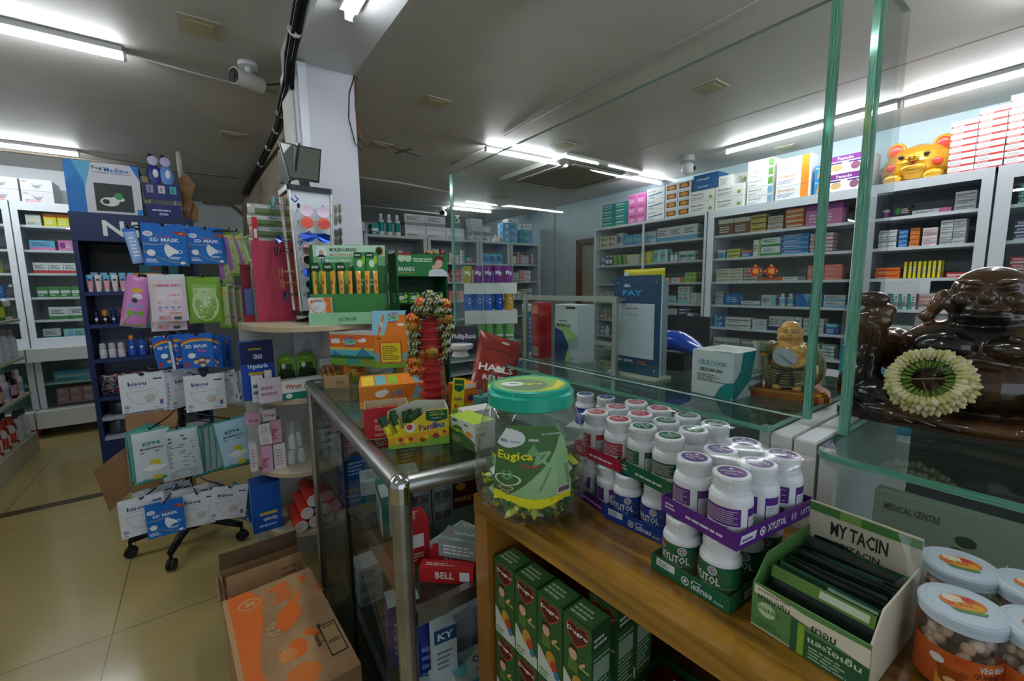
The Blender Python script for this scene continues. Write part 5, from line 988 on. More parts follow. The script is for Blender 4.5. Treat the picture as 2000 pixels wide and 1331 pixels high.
# ================================================================ helpers for soft packs
class Pouch:
    """a filled flat pack: maps (u,v) in 0..1 to its front face; local x right, z up from the bottom, front towards -y"""
    def __init__(s, w, h, bulge, z0=0, corners=None, gus=0.0, wav=0.0):
        s.w, s.h, s.bu, s.z0, s.c, s.gus, s.wav = w, h, bulge, z0, corners, gus, wav
    def pt(s, u, v, side=-1, e=0):
        k = (max(0, 1-(2*u-1)**2)*max(0, 1-(2*v-1)**4))**.6; y = side*(s.bu*k+.0004+e)+s.wav*math.sin(9*u+5*v)*.5
        if s.c:
            bl, br, tr, tl = s.c; p = bl*(1-u)*(1-v)+br*u*(1-v)+tr*u*v+tl*(1-u)*v; n = (br-bl).cross(tl-bl).normalized(); return p-n*y*-1 if False else p+n*(-y if side < 0 else -y)
        return Vector((-s.w/2+s.w*u, y, s.z0+s.h*v))
    def body(s, b, mf, mb=None, nu=10, nv=12, rim=None):
        for side, mt in ((-1, mf), (1, mb or mf)):
            vs = [s.pt(i/nu, j/nv, side) for i in range(nu+1) for j in range(nv+1)]
            fs = [(i*(nv+1)+j, (i+1)*(nv+1)+j, (i+1)*(nv+1)+j+1, i*(nv+1)+j+1) for i in range(nu) for j in range(nv)]
            b.add(vs, fs if side < 0 else [f[::-1] for f in fs], mt, True)
        ed = [(i/nu,0) for i in range(nu+1)]+[(1,j/nv) for j in range(1,nv+1)]+[(i/nu,1) for i in range(nu-1,-1,-1)]+[(0,j/nv) for j in range(nv-1,0,-1)]
        n = len(ed); vs = [s.pt(u,v,-1) for u,v in ed]+[s.pt(u,v,1) for u,v in ed]; b.add(vs,[(i,n+i,n+(i+1)%n,(i+1)%n) for i in range(n)],mf,True)
        return b
    def rect(s, b, u0, v0, u1, v1, mt, e=.0006, n=6):
        vs = [s.pt(u0+(u1-u0)*i/n, v0+(v1-v0)*j/n, -1, e) for i in range(n+1) for j in range(n+1)]
        b.add(vs, [(i*(n+1)+j,(i+1)*(n+1)+j,(i+1)*(n+1)+j+1,i*(n+1)+j+1) for i in range(n) for j in range(n)], mt, True)
    def ell(s, b, cu, cv, ru, rv, mt, e=.0009, n=20):
        vs = [s.pt(cu,cv,-1,e)]+[s.pt(cu+ru*math.cos(2*PI*i/n), cv+rv*math.sin(2*PI*i/n),-1,e) for i in range(n)]; b.add(vs,[(0,1+i,1+(i+1)%n) for i in range(n)],mt)
    def poly(s, b, pts, mt, e=.0009): b.add([s.pt(u,v,-1,e) for u,v in pts],[tuple(range(len(pts)))],mt)
    def text(s, b, t, u, v, wid, hgt, mt, e=.0014, rot=0):
        vs, fs, tw, th = textmesh(t); b.add([s.pt(u+x/tw*wid-y/th*hgt*rot, v+y/th*hgt+x/tw*wid*rot, -1, e) for x,y in vs], fs, mt)
    def rows(s, b, u0, v0, u1, v1, n, mt, e=.0010):
        rnd = random.Random(n+int(u0*50))
        for i in range(n):
            v = v1-(v1-v0)*(i+1)/n; q = u0+(u1-u0)*rnd.uniform(.6,1); b.add([s.pt(u0,v,-1,e),s.pt(q,v,-1,e),s.pt(q,v+(v1-v0)/n*.45,-1,e),s.pt(u0,v+(v1-v0)/n*.45,-1,e)],[(0,1,2,3)],mt)
def frs(w, d, h, z=0):      # frames of a box whose front face lies on y=0
    F = faces(w, d, h, z)
    for f in F.values(): f.o = f.o+Vector((0, d/2, 0))
    return F
def obox(name, label, cat, bl, br, z, hh, d, t, paint, inner, group=None, openb=True, back=None, drz=0, cut=None):
    """open topped cardboard display box; returns thing, builder params"""
    c, rz, w, h = fit(bl, br, z, top=hh) if isinstance(hh, tuple) else fit(bl, br, z, h=hh); rz += drz
    th = thing(name, label, cat, c, rz, group); b = B(); hb = back or h
    b.box(-w/2,0,0,w/2,d,.0015,m(inner)); b.box(-w/2,0,.0015,w/2,t,h,m(paint),{'b':m(inner)}); b.box(-w/2,d-t,.0015,w/2,d,hb,m(inner),{'b':m(paint)})
    b.box(-w/2,t,.0015,-w/2+t,d-t,h,m(inner),{'l':m(paint)}); b.box(w/2-t,t,.0015,w/2,d-t,h,m(inner),{'r':m(paint)}); return th, b, w, h, c, rz
def dino(b, f, fl=False):
    b.pr(f,0,0,1,.30,m('#6a9a34')); b.pr(f,0,.30,1,.52,m('#5fb0bc')); b.pr(f,0,.52,1,.60,m('#e8b84a')); b.pr(f,0,.60,1,1,m('#e0712a'))
    b.pp(f,[(.55,.3),(.75,.62),(.95,.3)],m('#3f7fa0')); b.pp(f,[(0,.3),(.1,.48),(.3,.3)],m('#3f7fa0')); b.pp(f,[(i/14,.3+(.05 if i%2 else .02)) for i in range(15)]+[(1,.24),(0,.24)],m('#2f6a3a'))
    b.pp(f,[(.36,.04),(.36,.14),(.42,.24),(.52,.27),(.62,.22),(.68,.12),(.76,.06),(.64,.1),(.63,.03),(.58,.03),(.57,.1),(.47,.1),(.46,.03),(.41,.03),(.41,.1)],m('#3f8f8c')); b.pp(f,[(.42,.24),(.45,.30),(.48,.26),(.52,.31),(.56,.26),(.60,.28),(.6,.23)],m('#2c5a6a'))
    for i in range(5): b.pr(f,.80+i*.026,.08,.80+i*.026+.013,.26,m('#d84a3c')); 
    b.pp(f,[(.79,.26),(.86,.38),(.94,.26)],m('#efe9dc')); b.pe(f,.16,.86,.06,.05,m('#f0ece6')); b.pe(f,.74,.82,.1,.05,m('#f0ece6')); b.pe(f,.78,.85,.05,.06,m('#f0ece6'))
    b.pe(f,.45,.78,.15,.10,m('#8fd0c0')); b.pt(f,'ALIEN',.33,.80,.10,m('#a03a9a'),wid=.24,rot=.15); b.pt(f,'GUMMY',.34,.70,.10,m('#3a9a5a'),wid=.25,rot=.12); b.pt(f,'BUNNY',.38,.60,.08,m('#7a3a9a'),wid=.2,rot=.1)
# ================================================================ CANDY BOXES ON THE STEEL COUNTER
ZG = 1.0002
# yellow pastille display box with slanting front
c, rz, w, h = fit((759,879),(878,866),ZG,h=.088); D = .085
pb = thing('pastille_box','yellow and orange cut-away display box of fruit pastilles at the counter corner','box',c,rz)
YB = m('#e3c91e',.4); WI = m('#c9cbbf',.5); b = B(); t = .0012
front = [(-w/2,0),(w/2,0),(w/2,h),(w/2-.36*w,h),(w/2-.36*w-.008,h*.9),(-w/2+.05*w,h*.34),(-w/2,h*.42)]
b.slab(front,0,t,YB,YB); b.slab([(-w/2,0),(w/2,0),(w/2,h),(w/2-.5*w,h*1.06),(-w/2,h*.8)],D-t,D,WI,WI); b.box(-w/2,t,0,w/2,D-t,.001,WI)
b.add([(-w/2,0,0),(-w/2,D,0),(-w/2,D,h*.8),(-w/2,0,h*.42),(-w/2+t,0,0),(-w/2+t,D,0),(-w/2+t,D,h*.8),(-w/2+t,0,h*.42)],[(0,3,2,1),(4,5,6,7),(3,7,6,2)],YB); b.box(w/2-t,t,0,w/2,D-t,h,WI,{'r':m('#9ab83c')})
F = Fr((-w/2,0,0),(1,0,0),(0,0,1),w,h)
b.pp(F,[(0,.0),(1,0),(1,.24),(.6,.16),(.3,.1),(0,.1)],m('#8fc04a')); b.pp(F,[(0,.1),(.3,.1),(.6,.16),(1,.24),(1,.34),(.7,.42),(.3,.35),(0,.28)],m('#e8a62a'))
b.pp(F,[(.62,.98),(.98,.98),(.98,.72),(.80,.66),(.62,.72)],m('#1f5a34')); b.pt(F,'APPETON',.68,.83,.05,m('#d8dc3a'),wid=.25); b.pt(F,'VITAMIN C',.72,.75,.03,m('#e8ece4'),wid=.15); b.lines(F,.68,.92,.93,.95,1,m('#cfd8c8'))
b.pt(F,'Pastilles',.50,.41,.20,m('#e9e2ea'),wid=.44,rot=.12); b.pt(F,'Pastilles',.505,.42,.18,m('#7a2a5a'),wid=.43,rot=.12); b.pt(F,'illes',.74,.46,.16,m('#2f7ab8'),wid=.2,rot=.12)
for x, y, r_, cc in ((.30,.20,.05,'#e8d83a'),(.36,.24,.04,'#c8402c'),(.42,.2,.045,'#e6c02a'),(.5,.22,.045,'#e88a2a'),(.56,.18,.05,'#c8402c'),(.62,.26,.04,'#e8d83a'),(.70,.24,.045,'#8fb83a'),(.78,.26,.06,'#b03a3a'),(.86,.32,.045,'#e6c83a'),(.92,.36,.035,'#c8402c'),(.14,.18,.05,'#d8c83a'),(.2,.24,.04,'#b83a34')): b.pe(F,x,y,r_,r_*1.35,m(cc),12)
b.pe(F,.36,.55,.085,.13,m('#dfe3da')); b.pe(F,.35,.57,.05,.08,m('#c83a3a')); b.pe(F,.40,.52,.045,.06,m('#7ab83a')); b.pe(F,.38,.47,.035,.05,m('#e6d83a')); b.pt(F,'+ C Vita',.1,.08,.07,m('#b84a2a'),wid=.17)
b.build('box_body', pb)
# green and yellow stick sachets in it
def stick(label, loc, rx, ry, rz, ca='#1f4a2a', cb_='#d6c92a', L=.075, name='sachet', group='stick sachets in the pastille box'):
    b = B(); n = 6; vs = []
    for i in range(n+1):
        z = L*i/n; ww = .0085 if i in (0,n) else .0075; th = .0005 if i in (0,n) else .0028
        vs += [(-ww,0,z),(0,-th,z),(ww,0,z),(0,th,z)]
    for i in range(n): b.add(vs[i*4:i*4+8],[(j,(j+1)%4,4+(j+1)%4,4+j) for j in range(4)],m(cb_ if i in (1,2,3) else ca,.3),True)
    o = b.build(name); put(o, loc, rz, rx, ry); return tag(o, label, 'sachet', group)
Rz = Matrix.Rotation(rz,4,'Z'); rnd = random.Random(4)
for i in range(12):
    p = Rz @ Vector((-w/2+.015+.0062*i, .02+.014*(i%4), 0)); stick('green and yellow stick sachet in the pastille box, %s from its left end' % ORD[i],(c.x+p.x,c.y+p.y,ZG+.003),rnd.uniform(-.15,.1),rnd.uniform(-.32,-.12)*(1.5 if i < 5 else .5),rz+rnd.uniform(-.4,.4))
# red open box behind
th, b, w, h, c, rz = obox('candy_box','red open box with pale fine print just behind the pastille box','box',(714,861),(800,851),ZG,.080,.085,.0015,'#b3242a','#c9b99a')
F = frs(w,.085,h); b.lines(F['f'],.22,.55,.5,.68,3,m('#e8c8c0')); b.lines(F['f'],.22,.28,.5,.48,4,m('#e8c8c0')); b.lines(F['f'],.22,.1,.5,.2,2,m('#e8c8c0')); b.pr(F['l'],0,0,1,1,m('#b5525e')); b.pe(F['l'],.5,.5,.3,.3,m('#6a7fb0')); b.pp(F['f'],[(0,0),(.06,.08),(0,.12)],m('#6a9a34'))
b.build('box_body', th); fl = B(); fl.M = Matrix.Translation((0,0,h)) @ Matrix.Rotation(-.5,4,'X'); fl.box(-w/2+.008,0,0,w/2,.001,.03,m('#dedcd6')); fl.build('flap', th) if 0 else None
Rz = Matrix.Rotation(rz,4,'Z')
for i in range(7): p = Rz @ Vector((-w/2+.012+i*.0135,.03+.012*(i%3),0)); stick('orange and yellow stick sachet inside the red open box, %s from left' % ORD[i],(c.x+p.x,c.y+p.y,ZG+.002),-.1,rnd.uniform(-.3,.3),rz+.5,'#c8522a','#d8b83a',.068,group='sachets in the red box')
# eugica cartons
def eug(F, b, big=True):
    f = F['l'] if big else F['f']
for nm_, bl, br, hh, D, lab in (('a',(928,882),(962,846),(928,826),.085,'lime and white herbal candy carton between the pastille box and the jar'),):
    a = P(878,861,z=ZG); e = P(928,884,z=ZG); d = e-a; rz = math.atan2(d.y,d.x); w = d.length; cc = (a+e)/2; D = .06; hh = .066
    b = B(); b.M = Matrix.Translation((0,D/2,0)); b.cb(w,D,hh,m('#dfe0d8',.4),{'t':m('#a9c83a',.4),'r':m('#e6e6e0',.4)}); F = faces(w,D,hh)
    f = F['f']; b.pp(f,[(0,0),(1,0),(1,.3),(.85,.4),(.6,.5),(.5,.72),(.3,.75),(0,.55)],m('#47703a')); b.pt(f,'Eugica',.05,.48,.17,m('#c3d83a'),wid=.6); b.pe(f,.8,.55,.13,.1,m('#e8a040')); b.lines(f,.05,.12,.6,.35,4,m('#a9c48a')); b.pe(f,.25,.9,.1,.05,m('#2c5a4a')); b.pt(f,'4.8',.6,.8,.1,m('#333'),wid=.15)
    f = F['r']; b.pt(f,'Eug',.15,.7,.15,m('#c3c83a'),wid=.5); b.lines(f,.1,.5,.6,.65,2,m('#555')); 
    for i in range(4): b.pe(f,.2,.4-.11*i,.07,.045,m(('#5a2a2a','#8a5a2a','#c8a83a','#3a2a2a')[i]))
    o = b.build('carton'); put(o, cc, rz); tag(o, lab, 'carton')
a = P(941,795,z=ZG+.0); q = Vector((a.x,a.y,ZG))
o = free('carton',.075,.10,.062,'#dcddd2',[('f','p',[(0,0),(1,0),(1,.35),(.6,.6),(.3,.62),(0,.45)],'#47703a'),('f','t','Eugica',.08,.5,.2,'#c3d83a',.7),('f','e',.3,.88,.12,.06,'#2c5a4a'),('f','l',.1,.1,.7,.3,3,'#a9c48a'),('t','r',0,0,1,1,'#b5cf3a'),('t','r',.0,.45,1,.47,'#5a5a30'),('t','e',.7,.25,.2,.15,'#7a9a4a')],'lime topped herbal candy carton standing up behind the teal jar lid','carton',(P(990,812,z=1.0).x+.02,P(990,812,z=1.0).y+.05,ZG),-.62)
o.scale = (1.15,1,1.35)
free('carton',.09,.055,.045,'#e2e0da',[('t','r',0,.0,1,.5,'#d9d8d2')],'white open carton edge between the lime carton and the red pouch','carton',(.60,1.0,ZG),-.1)
# big dinosaur boxes
c, rz, w, h = fit((648,713),(732,718),1.0745,h=.118); D = .09; h = .125
db = thing('candy_box','open orange candy box with printed blue dinosaur and raised lid','box',c,rz+.02); b = B()
b.box(-w/2,0,0,w/2,D,h,m('#e0712a',.35),{'t':m('#e6e4de')}); F = frs(w,D,h); dino(b,F['f']); b.bars(F['f'],.04,.72,.24,.86); dino(b,F['l']); b.build('box_body', db)
fb = B(); fb.add([(-w/2,0,h),(w/2,0,h),(w/2-.004,-.006,h+.018),(-w/2+.01,-.01,h+.012)],[(0,1,2,3),(3,2,1,0)],m('#e9e8e4')); fb.add([(-w/2,0,h+.0006),(w/2,0,h+.0006),(w/2,D,h+.006),(-w/2,D,h+.014)],[(0,1,2,3),(3,2,1,0)],m('#e6e6e2')); fb.build('open_flap', db)
# right wing panel with the yellow notice, and the lid above it
pn = B(); pn.M = Matrix.Translation((w/2+.001,0,0)) @ Matrix.Rotation(.42,4,'Z'); pw = .125; ph = .125
pn.box(0,0,-.004,pw,.06,ph,m('#e0812a',.35)); f = Fr((0,0,-.004),(1,0,0),(0,0,1),pw,ph+.004); pn.pr(f,0,0,1,.22,m('#7aa83a')); pn.pr(f,0,.22,1,.45,m('#6ab0b8')); pn.pr(f,0,.45,1,1,m('#e0812a'))
pn.pr(f,.16,.14,.84,.80,m('#c8402a')); pn.pr(f,.2,.18,.8,.76,m('#dfcf2c')); pn.lines(f,.24,.25,.76,.7,8,m('#6a5a1e'))
for i in range(9): pn.pe(f,.18+i*.08,.16,.012,.012,m('#efe6c8'),8); pn.pe(f,.18+i*.08,.78,.012,.012,m('#efe6c8'),8)
pn.pe(f,.5,.9,.18,.07,m('#8fd0c0')); pn.pt(f,'BUNNY',.36,.87,.07,m('#7a3a9a'),wid=.28); pn.pe(f,.15,.9,.07,.04,m('#f0ece6')); pn.build('side_panel', db)
lp = B(); lp.M = Matrix.Translation((w/2-.006,0,ph)) @ Matrix.Rotation(.40,4,'Z') @ Matrix.Rotation(-.10,4,'X'); lh = .095
lp.box(0,0,0,pw+.004,.003,lh,m('#e0812a',.35)); lp.box(0,.003,lh-.003,pw+.004,.03,lh,m('#8cc4d0')); lp.box(-.0015,0,0,0,.028,lh,m('#4a4a44')); f = Fr((0,0,0),(1,0,0),(0,0,1),pw+.004,lh)
lp.pr(f,0,.82,1,1,m('#8cc8d8')); lp.pp(f,[(0,.0),(.15,0),(.35,1),(0,1)],m('#8cc8d8')); lp.pp(f,[(.22,0),(.36,0),(.56,1),(.42,1)],m('#8cc8d8')); lp.pe(f,.62,.70,.18,.17,m('#8fd0c0')); lp.pt(f,'ALIEN',.48,.74,.13,m('#b03a8a'),wid=.3,rot=.25); lp.pt(f,'GUMMY',.50,.60,.13,m('#3a9a5a'),wid=.28,rot=.2); lp.pt(f,'BUNNY',.52,.46,.11,m('#7a3a9a'),wid=.25,rot=.2); lp.pe(f,.85,.42,.10,.06,m('#f0ece6'))
for i in range(4): lp.pr(f,.20+i*.03,.2,.215+i*.03,.45,m('#d84a3c'))
lp.pe(f,.25,.42,.07,.12,m('#e8dccb')); lp.build('lid', db)
# lying dinosaur carton under it
c2, rz2, w2, h2 = fit((703,800),(838,787),ZG,h=.07); o = B(); o.M = Matrix.Translation((0,.095,0)); o.cb(w2,.19,h2,m('#e0812a',.35)); F = faces(w2,.19,h2); f = F['f']
o.pe(f,.3,.62,.08,.16,m('#efe9e0')); o.pe(f,.36,.7,.05,.12,m('#efe9e0')); o.pp(f,[(.72,.1),(.84,.1),(.95,.95),(.83,.95)],m('#8cc4d0')); o.pt(f,'BUNNY',.46,.42,.3,m('#5a8ab0'),wid=.2,rot=.2); o.pr(f,0,0,1,.3,m('#e8b03a'))
f = F['l']; o.pr(f,0,0,1,.35,m('#6a9a34')); o.pr(f,0,.35,1,.75,m('#5fa0b0')); o.pr(f,0,.75,1,1,m('#d8862a')); f = F['t']
for i, cc_ in enumerate(('#e8c83a','#6ab0b8','#8ab83a','#e0812a','#5a9ab0')): o.pp(f,[(.05+i*.19,.05),(.22+i*.17,.1),(.2+i*.18,.9),(.02+i*.2,.8)],m(cc_))
ob = o.build('candy_box'); put(ob,c2,rz2); tag(ob,'orange candy box lying flat in front of the raised dinosaur box','box')
# tan tray of brown sachets at the left
th, b, w, h, c, rz = obox('sachet_tray','tan cardboard tray of brown sachets at the left side of the counter','tray',(634,760),(682,757),ZG,.05,.12,.0015,'#a98a60','#bba27c',drz=.0)
F = frs(w,.12,h); b.lines(F['f'],.5,.3,.9,.6,3,m('#6a5236')); b.build('tray_body', th); Rz = Matrix.Rotation(rz,4,'Z')
for i in range(8): p = Rz @ Vector((-w/2+.014+.011*(i%4),.02+.026*(i//2),0)); stick('brown and gold stick sachet in the tan tray, %s of eight' % ORD[i],(c.x+p.x,c.y+p.y,ZG+.003),rnd.uniform(-.1,.1),-.25+rnd.uniform(-.1,.1),rz+.3,'#6e4a2a','#a8802c',.08,group='sachets in the tan tray')
free('carton',.085,.08,.072,'#c8802c',[('f','r',0,.0,1,.35,'#8aa23c'),('f','e',.4,.6,.25,.2,'#e0c060'),('f','l',.5,.6,.9,.9,2,'#7a3a1a'),('l','r',0,.0,1,.35,'#8aa23c')],'small orange carton supporting the raised dinosaur box','carton',(.49,1.80,ZG),0)
free('carton',.06,.05,.045,'#c98a34',[('f','l',.1,.3,.9,.7,2,'#7a3a1a'),('f','r',0,.75,1,1,'#e0c04a')],'small amber packet standing on the back rim of the dinosaur box','packet',(.475,1.90,1.2005),.1)
# cards standing between: two bent fruit leaflets and a pastille card
def card(label, px, py, z, w, h, cols, rz, rx, name='leaflet', s=1):
    q = P(px,py,z=z); b = B(); n = 6; 
    for i in range(n):
        a0_, a1_ = (i/n-.5)*1.0, ((i+1)/n-.5)*1.0; r = w
        for zz in range(4):
            z0, z1 = h*zz/4, h*(zz+1)/4; mt = m(cols[zz],.4)
            p = [(r*math.sin(a0_),r*(1-math.cos(a0_)),z0),(r*math.sin(a1_),r*(1-math.cos(a1_)),z0),(r*math.sin(a1_),r*(1-math.cos(a1_)),z1),(r*math.sin(a0_),r*(1-math.cos(a0_)),z1)]
            b.add(p,[(0,1,2,3)],mt); b.add([(x,y+.0008,z_) for x,y,z_ in p],[(3,2,1,0)],m('#4e4636',.6))
    F = Fr((-w/2,-.0005,0),(1,0,0),(0,0,1),w,h); b.pe(F,.5,.6,.22,.16,m('#6a9a3a')); b.pe(F,.4,.3,.2,.12,m('#c8402c')); b.pr(F,.3,.86,.7,.95,m('#3a4a9a'))
    o = b.build(name); put(o,(q.x,q.y,z),rz,rx); return tag(o,label,'leaflet')
card('curled red and gold fruit leaflet standing behind the red box',852,800,1.0,.045,.12,('#a83a2a','#b8502a','#b04a2e','#b8862e'),.5,-.15)
card('curled amber fruit leaflet beside the lollipop stand',868,775,1.0,.045,.125,('#b8862e','#c09034','#b8762a','#c8922e'),.35,-.1)
q = P(893,815,z=1.0); b = B(); b.box(-.024,0,0,.024,.002,.115,m('#dccf2c',.4),{'b':m('#cfc6a6')}); F = Fr((-.024,0,0),(1,0,0),(0,0,1),.048,.115)
b.pp(F,[(.1,.95),(.9,.95),(.9,.7),(.5,.63),(.1,.7)],m('#1f5a34')); b.pt(F,'APPETON',.18,.8,.05,m('#d8dc3a'),wid=.6); b.pt(F,'Pastilles',.12,.42,.09,m('#7a2a5a'),wid=.75); b.pr(F,0,0,1,.18,m('#8fc04a')); b.pe(F,.3,.28,.12,.05,m('#c8402c')); b.pe(F,.55,.28,.12,.05,m('#e6b02a')); b.pe(F,.78,.3,.1,.05,m('#e8d83a'))
o = b.build('leaflet'); put(o,(q.x,q.y,ZG),.25,-.1,.22); tag(o,'yellow pastille card with green badge leaning right of the fruit leaflets','leaflet')
q = P(905,800,z=1.0); free('candy_box',.07,.06,.075,'#e0812a',[('f','r',.05,.35,.3,.65,'#e8e6e0'),('f','b',.05,.35,.35,.7),('f','r',0,.82,1,1,'#e6e2d8'),('f','r',0,0,1,.15,'#e8c03a'),('f','e',.7,.4,.15,.15,'#5a3a5a')],'orange candy box with barcode right of the pastille card','box',(q.x+.02,q.y+.04,ZG),-.05)
b = B(); rnd = random.Random(8)
for i in range(5):
    z0 = .05+.01*i; b.add([(-.03+.012*i,0,z0),(-.03+.012*i+.02,.004,z0),(-.03+.012*i+.012,.002,z0+.035)],[(0,1,2),(2,1,0)],m(('#6ab0b8','#e0a04a','#5aa090','#e8e2d8','#7ac0c8')[i],.3))
b.box(-.035,-.015,0,.04,.02,.055,m('#4f9aa0',.4)); q = P(925,755,z=1.05); o = b.build('candy_box'); put(o,(q.x-.04,q.y-.14,1.0003),.2); tag(o,'teal candy box with ragged opened top left of the red pouch','box')
# red cherry pouch
tl, tr, br, bl = P(938,645,Y=1.24), P(1018,672,Y=1.17), P(1000,775,Y=1.13), P(914,768,Y=1.18)
pz_ = min(bl.z, br.z)-1.002; bl.z -= pz_; br.z -= pz_
pc = Pouch(0,0,.014,corners=(bl,br,tr,tl)); b = B(); R1 = mottled('red_foil','#6e2018','#8a2e22',9,.22); pc.body(b,R1,nu=14,nv=18)
pc.rect(b,.0,.74,1,.76,m('#5a1a14',.3)); pc.ell(b,.62,.90,.10,.022,m('#b9a9a0',.2)); pc.poly(b,[(.02,.50),(.5,.56),(.95,.52),(.98,.40),(.5,.38),(.03,.36)],m('#c8321e',.3)); pc.text(b,'HALLS',.10,.405,.8,.11,m('#e8e4de')); pc.ell(b,.56,.45,.10,.05,m('#ece8e2'),.0016); pc.text(b,'RELIEF',.22,.27,.6,.075,m('#e2dcd4')); pc.rows(b,.1,.21,.9,.245,1,m('#d8c0b0')); pc.ell(b,.5,.06,.38,.10,m('#b82a1c')); pc.rows(b,.06,.02,.3,.12,3,m('#e0cfc4'),.0014)
ob = b.build('candy_pouch'); tag(ob,'dark red foil lozenge pouch with large white lettering, left of the jar lid','pouch')
# ---------------------------------------------------------------- lollipop tower
def wrapmat(name, cols, sc_=60):
    mt = bpy.data.materials.new(name); mt.use_nodes = True; nt = mt.node_tree; b = nt.nodes['Principled BSDF']; tc = nt.nodes.new('ShaderNodeTexCoord'); n = nt.nodes.new('ShaderNodeTexNoise'); n.inputs['Scale'].default_value = sc_; n.inputs['Detail'].default_value = 3; n.inputs['Distortion'].default_value = 1.5
    r = nt.nodes.new('ShaderNodeValToRGB'); r.color_ramp.interpolation = 'CONSTANT'; e = r.color_ramp.elements; e[0].color = lin(cols[0]); e[1].color = lin(cols[1]); e[1].position = .45
    for i, cc_ in enumerate(cols[2:]): el = e.new(.5+.07*i); el.color = lin(cc_)
    nt.links.new(tc.outputs['Object'], n.inputs['Vector']); nt.links.new(n.outputs['Fac'], r.inputs[0]); nt.links.new(r.outputs[0], b.inputs['Base Color']); b.inputs['Roughness'].default_value = .2
    return mt
WK = wrapmat('dark_candy_wrap',('#16211c','#a8a23a','#24402e','#b8b8a8')); WR = wrapmat('red_candy_wrap',('#b82a18','#d8862a','#c83a1e','#e0c03a')); WY = wrapmat('amber_candy_wrap',('#8a5a1a','#d8b02a','#1f3a26','#c86a1e'))
q = P(846,800,z=1.0); lt = thing('lollipop_stand','red tiered plastic tower stuck with wrapped lollipops','stand',(q.x,q.y,ZG)); RP = m('#b8383a',.35)
prof = [(.05,0),(.05,.004),(.034,.008)]; z = .008; hh_ = .178; LT = []
for i in range(11):
    r0 = .031-.0003*i; z0 = .012+i*.0245; prof += [(r0-.004,z0),(r0,z0+.012),(r0+.012,z0+.016),(r0+.012,z0+.019),(r0-.004,z0+.021)]; LT.append(z0+.0175)
zt = .012+11*.0245; prof += [(.026,zt),(.012,zt+.004),(.011,zt+.012)]
B().lathe(prof,RP,28).build('tower', lt); B().lathe([(.011,zt+.0115),(.005,zt+.04),(.0045,zt+.042),(0,zt+.042)],m('#d8a0a0',.3),16).build('spire', lt)
_lp = {}
def lolly(px, py, mt, key, label, dist=0):
    # ball centre seen at a photo point, at the tower's distance; stick runs back to the tower
    d = ray(px,py); t = ((lt.location.x-dist)*d.x+(lt.location.y-dist)*d.y)/(d.x*d.x+d.y*d.y); c = ORI+d*t
    o = thing('lollipop', label, 'lollipop', c, 0, 'wrapped lollipops on the tower')
    v = Vector((lt.location.x,lt.location.y,c.z-.01))-c
    if py < 570: v = Vector((0,0,-.05)); o.location = (lt.location.x,lt.location.y,ZG+zt+.075)
    else: v = v.normalized()*(v.length-.02) if v.length > .03 else v*.3
    s = B(); s.cyl(v.normalized()*.012, v, .0018, m('#e8e6e0')).build('stick', o)
    k = B(); rnd = random.Random(px*7+py); k.M = Matrix.Rotation(rnd.uniform(0,6),4,'Z') @ Matrix.Rotation(rnd.uniform(-.4,.4),4,'X'); k.ball((0,0,0),.0205,mt,14,10,sc=(1,1,.86))
    for i in range(10): a = 2*PI*i/10; k.add([(.012*math.cos(a),.012*math.sin(a),-.012),(.017*math.cos(a+.3),.017*math.sin(a+.3),-.024-.003*(i%2)),(.012*math.cos(a+.6),.012*math.sin(a+.6),-.012)],[(0,1,2),(2,1,0)],mt)
    k.build('wrapped_candy', o); return o
sp = [(843,556,WK),(822,592,WR),(838,592,WK),(853,590,WK),(868,594,WR),(815,605,WK),(833,605,WK),(855,608,WK),(870,608,WK),(806,622,WR),(872,622,WY),(860,622,WY),(807,638,WY),(858,640,WK),(876,641,WK),(811,655,WK),(868,655,WK),(812,671,WK),(869,671,WK),(808,688,WK),(828,690,WY),(870,687,WK),(844,688,WY),(805,706,WR),(820,706,WY),(862,700,WK),(808,722,WR),(824,722,WR)]
rws = {}
for i, (x, y, mt) in enumerate(sp):
    cn = {'dark_candy_wrap':'dark green','red_candy_wrap':'red','amber_candy_wrap':'amber'}[mt.name]; side = 'left' if x < 840 else 'right'; k = (cn,side); rws[k] = rws.get(k,0)+1
    lolly(x,y,mt,i,'%s wrapped lollipop on the %s of the tower, %s of its colour from top' % (cn,side,ORD[rws[k]-1]) if y > 570 else 'single dark lollipop standing above the spire of the red tower', dist=.025 if 830 < x < 858 else 0)
# upright sticker card behind the tower
q = P(815,760,z=1.0); b = B(); b.prism([(-.03,0),(.03,0),(.03,.002),(-.03,.002)],0,.001,WHITE)
out = [(-.03,0),(.03,0),(.03,.15),(.027,.2),(.022,.235),(.0,.245),(-.018,.235),(-.024,.2),(-.03,.15)]; b.slab(out,0,.002,m('#d9c79a'),m('#d9c79a')); F = Fr((-.03,0,0),(1,0,0),(0,0,1),.06,.25)
b.pt(F,'Lolly',.3,.84,.05,m('#b83a2a'),wid=.4); 
for i in range(26): rnd.seed(i); b.pe(F,rnd.uniform(.12,.88),rnd.uniform(.25,.78),.07,.022,m(rnd.choice(('#b8502a','#e0c04a','#7a9a4a','#c8882e','#8a4a2a','#5a7a4a'))),10)
o = b.build('sticker_card'); put(o,(q.x+.02,q.y+.1,1.0003),.1); tag(o,'tall cream card covered with small pictures behind the lollipop tower','card')
q = P(795,742,z=1.0); o = free('candy_box',.09,.05,.135,'#d8922a',[('f','l',.1,.5,.9,.95,7,'#3a3a1a'),('f','r',0,0,1,.4,'#e08a2a'),('l','r',0,0,1,1,'#d0b02a')],'yellow and orange printed box left of the lollipop tower','box',(q.x+.06,q.y+.12,ZG),.15)
